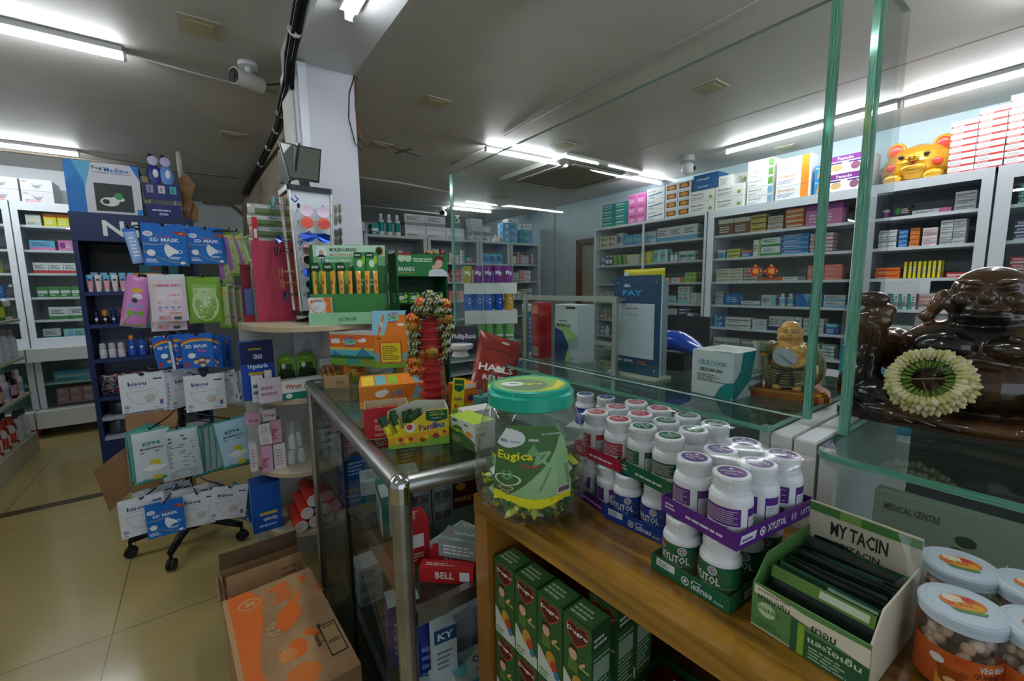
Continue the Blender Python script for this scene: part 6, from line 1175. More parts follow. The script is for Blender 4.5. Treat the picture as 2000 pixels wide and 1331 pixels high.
# purple packet lying near the tower foot
b = B(); pc = Pouch(.1,.06,.012); pc.body(b,m('#b58ac0',.25)); o = b.build('packet'); q = P(790,770,z=1.0); put(o,(q.x+.01,q.y+.14,1.012),.1,PI/2); tag(o,'shiny lilac packet lying beside the dinosaur box','packet')
# ================================================================ ON THE REAR GLASS COUNTER
ZR = Z2+.0005
def at2(px, py, X): q = P(px,py,X=X); return q
# blue payment sign with a white panel
qL, qR = P(1207,735,z=ZR), P(1290,748,z=ZR); d = qR-qL; w = .135; rz = math.atan2(d.y,d.x)
X0 = .985; a = P(1200,540,X=X0); b_ = P(1293,537,X=X0); w = (a-b_).length; h = a.z-ZR-.008; cy = (a.y+b_.y)/2
sg = thing('payment_sign','tall blue payment sign with white card standing on the rear counter','sign',(X0,cy,ZR),-PI/2)
b = B(); b.box(-w/2,0,.008,w/2,.006,h+.008,m('#22466a',.25),{'l':m('#c8d4cc'),'r':m('#c8d4cc'),'t':m('#c8d4cc')}); F = Fr((-w/2,0,.008),(1,0,0),(0,0,1),w,h)
b.pr(F,0,.0,1,.12,m('#24506a',.3)); b.pt(F,'ABA',.22,.885,.035,m('#d5dde4'),wid=.15); b.pt(F,'PAY',.2,.80,.055,m('#35a8d8'),wid=.42); b.pt(F,'ABA BANK',.08,.115,.03,m('#ccd6de'),wid=.38); b.pr(F,.5,.11,.505,.15,m('#b0642a')); b.lines(F,.54,.11,.82,.15,2,m('#c8783a'))
b.pr(F,.09,.17,.88,.72,m('#c3cad2',.3)); b.lines(F,.28,.665,.62,.685,1,m('#555')); b.lines(F,.34,.60,.56,.615,1,m('#888')); b.pt(F,'v',.46,.57,.012,m('#555'),wid=.03)
for x, y, sx, sy in ((.22,.52,1,-1),(.70,.52,-1,-1),(.22,.26,1,1),(.70,.26,-1,1)): b.pr(F,min(x,x+sx*.06),y,max(x,x+sx*.06),y+sy*.006 if sy > 0 else y+.006,m('#3f6a8a')); b.pr(F,min(x,x+sx*.012),min(y,y+sy*.03),max(x,x+sx*.012),max(y,y+sy*.03),m('#3f6a8a'))
for x, y in ((.09,.93),(.9,.93),(.9,.06)): b.pe(F,x,y,.022,.012,m('#a9b3b0',.2,.8))
b.build('sign_plate', sg); B().box(-w/2-.004,-.02,0,w/2+.004,.05,.0078,m('#c4c6ae',.4)).build('foot', sg)
o = B(); pc = Pouch(w*.85,.03,.012); pc.body(o,m('#d9cb1e',.3)); pc.poly(o,[(.2,.2),(.7,.2),(.8,.8),(.25,.7)],m('#e0a82a',.3)); pc.ell(o,.1,.5,.08,.3,m('#d8dcdc')); o = o.build('packet'); put(o,(X0+.03,cy+.0,ZR+.0),-PI/2); o.scale = (1,1,1)
# the yellow packet stands on a slim carton behind the sign
o.location.z = ZR+h+.0085-.012; free('carton',w*.8,.04,h-.006,'#8a97a0',[('f','l',.1,.2,.9,.8,6,'#5d6b74')],'slim grey carton hidden behind the payment sign','carton',(X0+.035,cy,ZR),-PI/2); tag(o,'yellow foil packet on top behind the blue payment sign','packet')
# medicine cartons by the aluminium frame
a = P(1075,600,X=1.02)
free('carton',.13,.07,.195,'#d8dcdd',[('f','p',[(0,0),(.45,0),(.62,.28),(.35,.52),(0,.58)],'#1f4a80'),('f','p',[(.45,0),(.62,.28),(.35,.52),(.0,.58),(0,.9),(.12,1),(.55,1),(.25,.85),(.55,.62),(.95,.48),(.78,.0)],'#a9cf86'),('f','p',[(.62,.28),(.95,.48),(1,.5),(1,0),(.78,0)],'#c3ccd8'),('f','p',[(.0,.62),(.3,.66),(.9,.62),(1,.55),(1,1),(0,1)],'#dde0e0'),('f','t','MEDIZAP-250',.08,.60,.065,'#23324f',.62),('f','l',.2,.70,.6,.74,1,'#555'),('f','r',.5,.93,.9,.97,'#2a3a50'),('f','t','20s',.7,.05,.05,'#555',.15),('l','l',.2,.1,.8,.9,9,'#a3aab0')],'white carton with blue and green curves inside the aluminium frame','carton',(1.02+.03,1.075,ZR),-PI/2-.12)
free('carton',.062,.05,.20,'#c8202c',[('f','r',.12,.80,.9,.97,'#e0662a'),('f','l',.15,.82,.85,.95,3,'#e8c0a0'),('f','l',.15,.30,.85,.76,14,'#e08a86'),('f','o',.5,.25,.1,.03,'#e8d0cc'),('f','b',.15,.04,.85,.19),('l','p',[(0,0),(.5,0),(.3,.3),(.6,.6),(.4,1),(0,1)],'#b5b9be'),('l','l',.1,.2,.4,.8,6,'#c83a3a'),('t','l',.2,.2,.8,.8,3,'#e8c0b0')],'upright red carton with orange panel and barcode in the aluminium frame','carton',(1.01,1.205,ZR),-PI/2-.2)
t = thing('effervescent_tube','blue and white effervescent tube standing left of the red carton','tube',(1.005,1.285,ZR)); b = B(); b.lathe([(.0165,0),(.0165,.01),(.0165,.165),(.0165,.17)],m('#1f7fc0',.3),24,mats={0:WHITE,2:WHITE}); b.lines(Fr((-.003,-.0169,.05),(1,0,0),(0,0,1),.012,.1),0,0,1,1,6,m('#bcdcef')); b.build('tube_body', t); B().lathe([(.0175,.17),(.0175,.19),(.016,.193),(0,.193)],WHITE,24).build('cap', t)
# capsule carton
ceL, ceC = P(1350,765,z=ZR), P(1430,783,z=ZR); d = ceC-ceL; rz = math.atan2(d.y,d.x); w = d.length; w = w if w > .05 else .1
hh = .105; cc = (ceL+ceC)/2; D = .125; b = B(); b.M = Matrix.Translation((0,D/2,0)); b.cb(w,D,hh,m('#d3d8d6',.4)); F = faces(w,D,hh); f = F['f']; TE = m('#0f8a86',.4)
b.pp(f,[(.58,0),(.95,0),(1,.06),(1,.38),(.85,.34),(.7,.22)],TE); b.pr(f,.12,.66,.86,.82,m('#9fc9c4')); b.pr(f,.13,.67,.85,.81,m('#d3d8d6')); b.pt(f,'CELECOXIB',.15,.69,.10,m('#1c7f7a'),wid=.68); b.pt(f,'SELECAP-200',.2,.54,.08,m('#2a2f30'),wid=.55); b.lines(f,.15,.32,.85,.5,4,m('#6a7172'))
f = F['r']; b.pp(f,[(.0,.0),(.08,.0),(.55,.35),(.7,1),(.28,1),(.22,.6),(0,.34)],TE); b.pt(f,'CELECOXIB',.95,.25,.12,m('#2c6a66'),wid=.45,rot=PI); b.pt(f,'SELECAP-200',.95,.42,.08,m('#3a4041'),wid=.4,rot=PI); b.lines(f,.5,.5,.95,.62,2,m('#7a8182')); b.pp(F['t'],[(.5,0),(1,0),(1,.1),(.55,.05)],TE)
F['t'] and b.lines(F['t'],.1,.3,.9,.8,3,m('#b9bfbe')); o = b.build('carton'); put(o,cc,rz); tag(o,'white and teal capsule carton beside the small gold statue','carton')
# glossy blue plastic hood
b = B(); rings = []; n = 16
for i in range(9):
    t_ = i/8; r = .045*math.sin(PI*min(.98,.06+t_*.94))**.6; rings.append([(.16*t_-.08, r*math.cos(2*PI*k/n)*1.1, .055+.035*math.sin(PI*t_)+r*.62*math.sin(2*PI*k/n)-.02*t_) for k in range(n)])
vs = sum(rings,[]); b.add(vs,[(i*n+k,i*n+(k+1)%n,(i+1)*n+(k+1)%n,(i+1)*n+k) for i in range(8) for k in range(n)]+[tuple(range(n-1,-1,-1)),tuple(range(8*n,9*n))],m('#1646b8',.15),True)
b.box(-.06,-.03,0,.03,.03,.045,m('#2a2c30',.4)); q = P(1318,730,z=1.16); o = b.build('tape_dispenser'); put(o,(1.18,P(1318,722,X=1.18).y,ZR),-PI/2+.2); o.scale = (1.35,1.2,1.1); tag(o,'glossy blue plastic tape dispenser between the sign and the capsule carton','dispenser')
# black chair back beyond the counter
ch = thing('office_chair','black office chair behind the rear counter, back rest showing by the sign','chair',(2.0,1.33,0),-PI/2); BK = m('#17191c',.7)
b = B(); b.M = Matrix.Translation((0,.0,.60)); pc = Pouch(.44,.62,.05); pc.body(b,BK,nu=12,nv=12); b.build('backrest', ch)
b = B(); b.rbox(-.24,-.5,.44,.24,-.06,.52,.08,BK); b.build('seat', ch); B().cyl((0,-.25,.08),(0,-.25,.44),.03,m('#333',.3,.8)).build('column', ch); B().box(-.04,-.05,.46,.04,.02,.7,BK).build('bracket', ch)
for i in range(5): a = 2*PI*i/5; B().cyl((0,-.25,.09),(.28*math.cos(a),-.25+.28*math.sin(a),.06),.02,BK,8).ball((.28*math.cos(a),-.25+.28*math.sin(a),.03),.03,BK,10,6).build('leg', ch)
# stacked tubs behind the screen
def puck(x, y, z, r, h, col, top, lab, txt='', name='tub', cat='tub', grp='tubs stacked between white shelves behind the screen'):
    t = thing(name, lab, cat, (x,y,z), -.5, grp); b = B(); b.lathe([(r,0),(r,.004),(r,h*.22),(r,h*.8),(r*.98,h*.82)],m(col,.35),20,mats={1:m('#dcdfe0',.4) if top != col else m(col,.35)}); 
    if txt: b.tcyl(txt,r,h*.42,-PI/2,h*.32,m('#e4e8ea'))
    b.build('tub_body', t); B().lathe([(r*1.03,h*.82),(r*1.03,h),(r*.95,h*1.01),(0,h*1.01)],m(top,.35),20).build('cap', t); return t
def wshelf(x, y, z, w, d, h, lab, rz): o = B(); o.box(-w/2,-d/2,0,w/2,d/2,h,m('#d9dcd6',.4)); o = o.build('display_riser'); put(o,(x,y,z),rz); return tag(o,lab,'riser')
TX, TY = P(1000,640,Y=1.86).x, 1.90; rzs = -.55
cx_, cy_ = P(955,600,Y=1.87).x+.03, 1.9
def loc(lx, ly): c_, s_ = math.cos(rzs), math.sin(rzs); return cx_+lx*c_-ly*s_, cy_+lx*s_+ly*c_
def zof(py, px=960): return P(px,py,Y=1.85).z
z1, z2, z3, z4 = ZR, zof(628), zof(583), zof(552)
grs = rzs
for row, (zb, hh_, cols) in enumerate(((ZR,max(.06,zof(632)-ZR-.002),('#6fae5a',)*5),(zof(606),zof(574)-zof(606)-.002,('#2f6fc0','#2f6fc0','#2f6fc0','#274fb0','#d89a2a')),(zof(553),zof(520)-zof(553),('#a8a03a','#7a2a86','#7a2a86','#7a2a86','#7a2a86')))):
    k = 0
    for j in range(5):
        for i_ in range(1):
            x, y = loc(-.115+j*.052, -.05+.0*j); nmx = ('bottom','middle','top')[row]
            cn = {'#6fae5a':'green','#2f6fc0':'blue','#274fb0':'deep blue','#d89a2a':'amber','#a8a03a':'olive','#7a2a86':'purple'}[cols[j % len(cols)]]
            puck(x,y,zb+.0005,.0225,hh_*.99,cols[j % len(cols)],cols[j % len(cols)] if row else '#8cc070','%s tub on the %s level behind the glass screen, %s from left' % (cn,nmx,ORD[j]),('','C','Mg')[row])
    x, y = loc(-.0,0)
    if row == 0: wshelf(x,y,zb+hh_+.001,.27,.15,zof(606)-(zb+hh_+.001)-.001,'lower white riser board between green and blue tubs',rzs)
    if row == 1: wshelf(x,y,zb+hh_+.001,.27,.15,zof(553)-(zb+hh_+.001)-.001,'upper white riser board under the purple tubs',rzs)
x, y = loc(.14,-.02); x2 = x+.05
t = thing('syrup_bottle','dark bottle with green label right of the green tubs','bottle',(x2,y,ZR),-1.6); b = B(); b.lathe([(.02,0),(.02,.09),(.01,.115),(.01,.14)],m('#2a2a1c',.2),18,mats={0:m('#5a8a44',.4)}); b.build('bottle_body', t); B().lathe([(.012,.14),(.012,.16),(0,.16)],WHITE,14).build('cap', t)
# bank sign with holder
q = P(900,692,z=ZR); sb_ = thing('bank_sign','small black bank sign with white lettering left of the red pouch','sign',(q.x,q.y,ZR),-.55); b = B(); b.box(-.07,0,.0,.07,.004,.11,m('#24242e',.3)); F = Fr((-.07,0,0),(1,0,0),(0,0,1),.14,.11); b.pt(F,'PhillipBank',.27,.5,.22,m('#d8dade'),wid=.68); b.pr(F,.05,.45,.24,.85,m('#c8ccd0')); b.pr(F,.08,.5,.21,.8,m('#24242e')); b.pr(F,.11,.56,.18,.74,m('#c8ccd0')); b.pr(F,.12,.45,.15,.6,m('#24242e')); b.build('sign_plate', sb_)
b = B(); b.lathe([(.02,.02),(.034,.03),(.036,.045),(.032,.047),(0,.047)],m('#dadcda',.35),18,cy=-.05,sx=1.4); b.lathe([(.025,0),(.018,.02)],m('#dadcda',.35),16,cy=-.05,sx=1.4); F = Fr((-.04,-.075,.0475),(1,0,0),(0,1,0),.08,.05); b.pr(F,.1,.4,.9,.6,m('#3a7ab8')); o = b.build('card_holder'); put(o,(q.x,q.y,ZR),-.55); tag(o,'small white plastic holder with blue band before the bank sign','holder')
# ---------------------------------------------------------------- sculpted figures
def blobs(name, parts, mat, parent, voxel=.003, smooth=6, disp=None):
    b = B()
    for p in parts:
        c, r = p[0], p[1]; R_ = Matrix.Translation(c)
        if len(p) > 2: R_ = R_ @ Matrix.Rotation(p[2],4,'Y')
        if len(p) > 3: R_ = R_ @ Matrix.Rotation(p[3],4,'X')
        b.M = R_; b.ball((0,0,0),1,mat,20,14,sc=r)
    b.M = Matrix(); o = b.build(name, parent); r = o.modifiers.new('remesh','REMESH'); r.mode = 'VOXEL'; r.voxel_size = voxel; r.use_smooth_shade = True
    s = o.modifiers.new('smooth','SMOOTH'); s.iterations = smooth; s.factor = .5
    return o
def limb(a, b_, r0, r1, n=6): a, b_ = Vector(a), Vector(b_); return [(tuple(a.lerp(b_,i/(n-1))),(r0+(r1-r0)*i/(n-1),)*3) for i in range(n)]
# small golden standing figure
Zs = ZR; gx, gy = P(1535,775,z=ZR).x+.01, P(1530,775,z=ZR).y
gb = thing('gold_figurine','small glossy gold smiling monk figurine holding a bowl and fan','figurine',(gx,gy,Zs),-1.25)
SK = m('#dba24c',.16,coat=.5); RB = mottled('pale_gold_robe','#a9a06a','#c9c596',14,.2,metal=.5); RD = mottled('red_gold','#8e2a18','#b8701e',20,.2,metal=.3)
b = B(); b.rbox(-.082,-.05,0,.082,.055,.014,.03,RD,5); b.rbox(-.078,-.046,.014,.078,.05,.019,.03,m('#c8922a',.2,.5),5); b.rbox(-.074,-.042,.019,.074,.046,.022,.03,RD,5); b.build('base', gb)
S = .021
blobs('body',[((0,0,.150),(.0215,.022,.024)),((0,-.004,.139),(.023,.02,.014)),((0,0,.128),(.016,.014,.01)),((0,0,.105),(.036,.028,.026)),((0,-.010,.085),(.033,.032,.026)),((-.018,-.018,.108),(.016,.012,.013)),((.018,-.018,.108),(.016,.012,.013)),
  ((-.0225,.002,.146),(.004,.006,.011)),((.0225,.002,.146),(.004,.006,.011)),((0,-.0225,.146),(.004,.005,.0045)),((-.011,-.019,.141),(.007,.005,.006)),((.011,-.019,.141),(.007,.005,.006)),((-.021,-.004,.133),(.005,.005,.006)),((.021,-.004,.133),(.005,.005,.006))]
  +limb((.034,-.0,.108),(.040,-.018,.088),.012,.010)+limb((.040,-.018,.088),(.016,-.038,.078),.010,.007)+[((.012,-.042,.078),(.009,.006,.007))]
  +[((-.018+.0,-.034,.026),(.010,.014,.006)),((.020,-.034,.026),(.010,.014,.006)),((-.048,-.014,.094),(.009,.009,.007))],SK,gb,.0016,4)
fc = B(); DKc = m('#5a3414',.3)
for sx in (-1,1):
    fc.tube([(sx*.004,-.0222,.1535),(sx*.009,-.0220,.1555),(sx*.014,-.0188,.1545)],.0006,DKc,5); fc.tube([(sx*.004,-.0216,.1490),(sx*.0085,-.0214,.1502),(sx*.013,-.0182,.1490)],.0008,DKc,5)
fc.tube([(-.008,-.0215,.1362),(-.003,-.0247,.1345),(.003,-.0247,.1345),(.008,-.0215,.1362)],.0009,m('#8a2f18',.3),5); fc.build('face_paint', gb)
blobs('robe',[((0,.004,.055),(.040,.034,.034)),((0,.002,.035),(.044,.036,.018)),((.040,.012,.095),(.022,.026,.030)),((-.036,.010,.108),(.016,.018,.018)),((.050,.022,.065),(.022,.026,.040)),((-.044,.006,.075),(.010,.014,.034)),((-.040,.006,.045),(.008,.012,.024)),((0,.018,.10),(.036,.016,.036))],RB,gb,.0018,3)
b = B()
for i in range(7): zz = .032+i*.0066; b.tube([(-.034+.06*k/8, -.0335-.006*math.sin(PI*k/8)+.004*(abs(k-4)/4)**2*2, zz+.006*((k-4)/4)**2-.004) for k in range(9)],.0022,m('#8f8a52',.2,.5),6)
b.build('robe_folds', gb); b = B(); b.tube([(-.03,-.030,.070),(0,-.0425,.066),(.03,-.030,.070)],.003,m('#22242a',.3),8); b.tube([(-.006,-.044,.066),(-.013,-.043,.052),(-.018,-.042,.036)],.0032,m('#22242a',.3),8); b.tube([(.006,-.044,.066),(.014,-.043,.052),(.012,-.043,.032)],.0032,m('#22242a',.3),8); b.build('sash', gb)
b = B(); b.lathe([(.006,.100),(.014,.104),(.021,.116),(.024,.124),(.020,.124),(.012,.112),(0,.110)],m('#b9b79a',.15,.7),20,cx=-.048,cy=-.014,sx=1.1); b.build('bowl', gb)
b = B(); out = [(.030*math.cos(a)*.8*(1 if True else 1), .020*math.sin(a)) for a in [2*PI*i/20 for i in range(20)]]; b.M = Matrix.Translation((-.006,-.046,.096)) @ Matrix.Rotation(.5,4,'Y'); b.slab(out,0,.003,m('#b9bcc4',.25,.3),m('#b9bcc4',.25,.3)); b.M = b.M @ Matrix.Translation((0,-.0004,0)); b.cyl((-.01,-.0006,0),(.03,-.0006,-.006),.0014,m('#8a8f9a',.3,.5)); b.build('fan', gb)
# large dark stone figure
DS = mottled('dark_polished_stone','#1a1410','#7c522c',7,.14,p0=.40,p1=.70); [n for n in DS.node_tree.nodes if n.type == 'BSDF_PRINCIPLED'][0].inputs['Coat Weight'].default_value = .7
dy = .112; db_ = thing('stone_statue','large dark polished seated laughing monk statue in the glass case','statue',(1.165,dy*1.07,ZB+.0005),-PI/2+.06); db_.scale = (1.03,)*3
sc2 = 1.0
def sp2(x,y,z,rx,ry,rzz,*rot): return ((x,y,z),(rx,ry,rzz),*rot)
bl = [sp2(.0,.0,.250,.050,.047,.040),sp2(0,-.006,.222,.058,.045,.030),sp2(0,-.012,.200,.050,.038,.016),sp2(0,.0,.19,.045,.04,.02),   # head, jowls, chin, neck
  sp2(-.030,-.040,.232,.016,.013,.013),sp2(.030,-.040,.232,.016,.013,.013),sp2(0,-.054,.236,.011,.009,.010),sp2(0,-.046,.205,.030,.010,.007),sp2(0,-.047,.216,.028,.009,.0055),
  sp2(-.022,-.044,.263,.017,.008,.004,.15),sp2(.022,-.044,.263,.017,.008,.004,-.15),sp2(-.021,-.040,.252,.014,.008,.005),sp2(.021,-.040,.252,.014,.008,.005),
  sp2(-.066,.004,.222,.012,.014,.030,.35),sp2(.066,.004,.222,.012,.014,.030,-.35),sp2(-.078,.002,.200,.013,.012,.012),sp2(.078,.002,.200,.013,.012,.012),
  sp2(0,.01,.150,.115,.070,.050),sp2(0,.0,.095,.115,.082,.075),sp2(0,-.015,.085,.092,.085,.065),sp2(-.045,-.058,.150,.042,.026,.024),sp2(.045,-.058,.150,.042,.026,.024),
  sp2(0,.02,.035,.175,.085,.035),sp2(-.125,-.05,.045,.055,.048,.038),sp2(.125,-.05,.045,.055,.048,.038),sp2(-.10,-.075,.020,.065,.035,.020),sp2(.09,-.075,.020,.065,.035,.020),sp2(0,-.07,.018,.10,.04,.018),
  sp2(-.125,.01,.130,.035,.04,.045),sp2(.130,.01,.120,.045,.05,.075),sp2(.150,-.02,.080,.035,.045,.055)]
bl += limb((-.12,.0,.135),(-.150,-.035,.150),.030,.026)+limb((-.150,-.035,.150),(-.148,-.045,.185),.026,.024)+[sp2(-.150,-.052,.192,.034,.022,.024),sp2(-.140,-.048,.210,.026,.018,.016),sp2(-.165,-.045,.07,.030,.035,.050,.5),sp2(-.155,-.04,.11,.026,.03,.04)]
bl += limb((.14,-.04,.10),(.09,-.095,.06),.028,.022)
blobs('figure',bl,DS,db_,.0028,2)
for i in range(4): B().tube([(-.165+.03*i,-.085-.0*i,.035),(-.135+.03*i,-.104,.022),(-.10+.03*i,-.104,.012)],.004,DS,6).build('robe_fold', db_)
for sx in (-1,1): B().tube([(sx*.03,-.078,.172),(sx*.07,-.058,.160),(sx*.10,-.05,.12),(sx*.108,-.055,.08)],.006,DS,8).build('lapel', db_); B().tube([(sx*.009,-.0475,.2505),(sx*.02,-.0495,.2535),(sx*.032,-.0425,.2505)],.0012,m('#0d0a08',.3),6).build('eye_line', db_)
B().tube([(-.022,-.056,.214),(-.01,-.0585,.2095),(.01,-.0585,.2095),(.022,-.056,.214)],.0014,m('#0d0a08',.3),6).build('mouth_line', db_); B().tube([(-.034,-.088,.128),(0,-.094,.134),(.034,-.088,.128)],.004,DS,8).build('chest_fold', db_)
WB = wood_mat('dark_carved_wood','#2c1408','#4f2a14',(3,3,9),.3,.5)
b = B(); b.rbox(-.19,-.098,.0,.19,.09,.016,.03,WB,5); b.build('plinth', db_)
b = B(); b.ball((-.152,-.058,.232),.022,DS,16,10,sc=(1.3,.7,.7)); b.build('ingot', db_)
# jasmine garland
XG = 1.02; a, b2, c_, t_ = P(1722,745,X=XG), P(1918,742,X=XG), P(1820,806,X=XG), P(1815,681,X=XG); R = (a-b2).length/2; V = abs(t_.z-c_.z)/2; tl_ = math.acos(min(.98,V/R))
ga = thing('jasmine_garland','ring of cream jasmine buds leaning on the dark statue','garland',((XG),(a.y+b2.y)/2,(t_.z+c_.z)/2),-PI/2-.05); rnd = random.Random(2)
ga.rotation_euler = (-tl_,0,-PI/2-.05)
def bud(b, a_, r0, r1, yo, col, wd):
    ca, sa = math.cos(a_), math.sin(a_); p0 = Vector((r0*ca, yo, r0*sa)); p1 = Vector((r1*ca, yo+rnd.uniform(-.004,.004), r1*sa)); pts = [p0.lerp(p1,k/4) for k in range(5)]; b.tube(pts, wd, m(col,.5), 6, rs=[wd*.35,wd*.6,wd,wd*.95,wd*.2])
b = B()
for k, (n, r0, r1, yo) in enumerate(((46,R*.66,R*1.0,.008),(42,R*.62,R*.92,-.006),(38,R*.58,R*.84,-.016),(34,R*.54,R*.76,-.010))):
    for i in range(n): bud(b, 2*PI*(i+.5*k)/n+rnd.uniform(-.03,.03), r0, r1*rnd.uniform(.95,1.03), yo, rnd.choice(('#ddd398','#e6ddb0','#cfc480')), .0056)
b.build('buds', ga); b = B()
for i in range(46): bud(b, 2*PI*i/46, R*.34, R*.60, -.008+.004*(i%2), rnd.choice(('#6f8a3a','#87a048','#5a7a34')), .0026)
b.build('green_stems', ga); b = B(); b.cyl((-R*.4,-.006,-R*.08),(R*.38,-.004,R*.1),.0015,m('#8a7048')).cyl((-.005,-.004,-R*.1),(.004,-.003,-R*.42),.001,m('#8a7048')); b.build('thread', ga)
# things under and behind the statue's glass shelf
ZL2 = .716
free('carton',.175,.03,.30,'#9aa593',[('f','r',0,0,1,.45,'#4f5c2e'),('f','t','MEDICAL CENTRE',.08,.9,.04,'#5c635a',.4),('f','e',.65,.85,.07,.03,'#4a5a48'),('f','e',.6,.78,.05,.03,'#6a4a2c'),('f','e',.78,.74,.03,.03,'#3f3a2c'),('f','e',.9,.72,.06,.02,'#5a3a24'),('f','l',.15,.5,.85,.66,4,'#7a8a9a'),('f','l',.15,.25,.75,.38,3,'#6f6a2c')],'large pale green box leaning under the statue shelf behind the sachets','carton',(.93,.115,ZL2+.003),-PI/2+.02,rx=-.06)
free('carton',.055,.035,.33,'#c3c8c8',[('f','l',.1,.86,.95,.95,2,'#4a5050'),('f','r',.05,.45,.8,.62,'#e3e6e6'),('f','l',.08,.60,.75,.64,1,'#3f6a60'),('f','l',.4,.50,.75,.53,1,'#5a7a70'),('f','b',.35,.3,.75,.4),('f','r',0,.26,.8,.29,'#c8623a')],'tall white carton with barcode under the statue shelf','carton',(.95,-.045,ZL2+.003),-PI/2)
b = B(); out = [(-.045,0),(.045,0)]+[(.045-.09*i/16, .045+.006*((-1)**i)) for i in range(17)]; b.slab(out,0,.0015,m('#d6dcd4'),m('#d6dcd4')); F = Fr((-.045,0,0),(1,0,0),(0,0,1),.09,.045); b.pt(F,'ថ្នាំបំប៉ន',.12,.35,.45,m('#1f5aa8'),wid=.76); o = b.build('shop_card'); q = P(1735,1040,X=.80); put(o,(.818,q.y,.9505),-PI/2,-.12); tag(o,'white jagged card with blue Khmer lettering behind the sachet box','card')
# cardboard tray with red and white wrappers at the right edge
tw = thing('wrapper_tray','open cream cardboard tray at the right edge under the glass shelf','tray',(.845,-.06,.9505),-PI/2)
b = B(); out = [(-.10,0),(.16,0)]+[(.16-.26*i/20,.055+.008*math.sin(i*.9)) for i in range(21)]; b.slab(out,-.03,-.029,m('#c9bd94'),m('#c9bd94')); b.box(-.10,-.029,0,.16,.0,.001,m('#b5a87e')); b.box(-.101,-.03,0,-.1,.0,.05,m('#c9bd94')); b.build('tray_body', tw)
for i in range(4):
    b = B(); pc = Pouch(.05,.028,.008); pc.body(b,m('#b83a4e' if i % 2 else '#d9a8ae',.3)); pc.rows(b,.2,.3,.8,.7,2,m('#ece4e6')); o = b.build('wrapped_sweet'); put(o,(.850+.0*i,-.075-.036*i,1.002+.006*(i%2)-.05+.0),-PI/2+.3*(i%2),PI/2*.6); tag(o,'red and white wrapped sweet at the right edge, %s from left' % ORD[i],'sweet','wrapped sweets at the right edge')
# water cooler bottle behind the case
wb_ = thing('water_container','clear plastic container of blue water behind the dark statue','container',(2.4,P(1690,650,X=2.4).y-.12,.78)); 
b = B(); b.rbox(-.2,-.16,0,.2,.16,.33,.05,m('#1fa8c4',.15)); b.build('water', wb_); b = B(); b.rbox(-.203,-.163,-.003,.203,.163,.50,.05,PET); b.rbox(-.16,-.12,.50,.16,.12,.55,.05,PET); b.build('tank', wb_); B().box(-.09,-.06,.55,.09,.06,.60,WHITE).build('cap', wb_)
o = B().box(-.3,-.25,0,.3,.25,.776,m('#c3c8cc',.4)).build('side_table'); put(o,(2.4,wb_.location.y,0)); tag(o,'plain pale cupboard carrying the blue water container','cupboard')
# ================================================================ ROUNDED SHELF UNIT ON THE COLUMN
MAR = mottled('cream_marble_board','#c3b596','#d6cab0',6,.3)
su = thing('corner_shelf','four rounded cream shelves built against the white column','shelf',(.47,2.33,0))
def halfr(rx, ry, n=28): return [(rx*abs(math.cos(PI*i/n))**.7*(1 if i <= n/2 else -1), -ry*abs(math.sin(PI*i/n))**.75) for i in range(n+1)]
SHZ = (1.236,.915,.588,.31)
for z, ry in zip(SHZ,(.52,.365,.365,.365)):
    p = halfr(.335, ry)[::-1]; B().prism(p,z-.022,z-.004,m('#b9a98a',.4)).build('shelf_board', su); B().prism([(x*.995,y*.995) for x,y in p],z-.0038,z,MAR).build('shelf_surface', su)
B().box(-.335,.0,0,-.02,.015,1.212,m('#b7b9b6',.5)).build('back_panel', su); B().box(.27,.0,0,.335,.015,1.212,m('#b7b9b6',.5)).build('back_panel', su)
def onY(px, py, Y, z): q = P(px,py,Y=Y); return (q.x, Y, z)
def boxat(pl, pr, ptop, z, Y, d, base, prints, label, rz=0, name='carton', cat='carton', group='boxes on the rounded column shelves', **k):
    """box whose front spans photo columns pl..pr at depth Y; ptop = photo row of its top"""
    a = P(pl,ptop,Y=Y); b_ = P(pr,ptop,Y=Y); w = (b_.x-a.x); h = (a.z+b_.z)/2-z
    return free(name, w, d, h, base, prints, label, cat, ((a.x+b_.x)/2, Y+d/2, z+.0005), rz, group=group, **k)
S1_, S2_, S3_, S4_ = SHZ
URG = [('f','r',0,.62,1,1,'#101d4c'),('f','t','URGO',.38,.70,.09,'#e4e8f0',.28),('f','t','Urgosterile',.2,.52,.10,'#e8ecf4',.6),('f','r',.2,.43,.8,.48,'#c8a83a'),('f','l',.25,.86,.8,.92,1,'#b09a4a'),('f','l',.25,.3,.8,.38,2,'#8fb0e0')]
boxat(466,532,668,S2_,2.08,.06,'#1748a0',URG,'blue wound dressing box standing on the second rounded shelf')
boxat(490,513,735,S2_,2.03,.03,'#c9ccd0',[('f','l',.1,.3,.9,.8,2,'#3a4a8a')],'tiny white box with blue print before the blue dressing box')
boxat(516,530,724,S2_,2.02,.02,'#c4c4c6',[('f','l',.2,.2,.8,.8,3,'#8a8d92')],'narrow upright pale box beside the pale pink one'); boxat(503,548,740,S2_,1.995,.02,'#c9bcc6',[('f','l',.1,.3,.9,.8,2,'#9a7a8e')],'small pale pink and white box at the front of the second rounded shelf')
WT = [('f','r',0,.0,1,.36,'#1f7f66'),('f','t','Wtrust',.08,.55,.26,'#c83a34',.4),('f','e',.16,.2,.08,.12,'#e4e8e6'),('f','r',.75,.5,.95,.8,'#dfe3e1'),('f','t','GAUZE',.8,.62,.14,'#1f7f66',.15)]
boxat(549,628,741,S2_,1.99,.05,'#dde1df',WT,'white and teal gauze box with red lettering on the second rounded shelf')
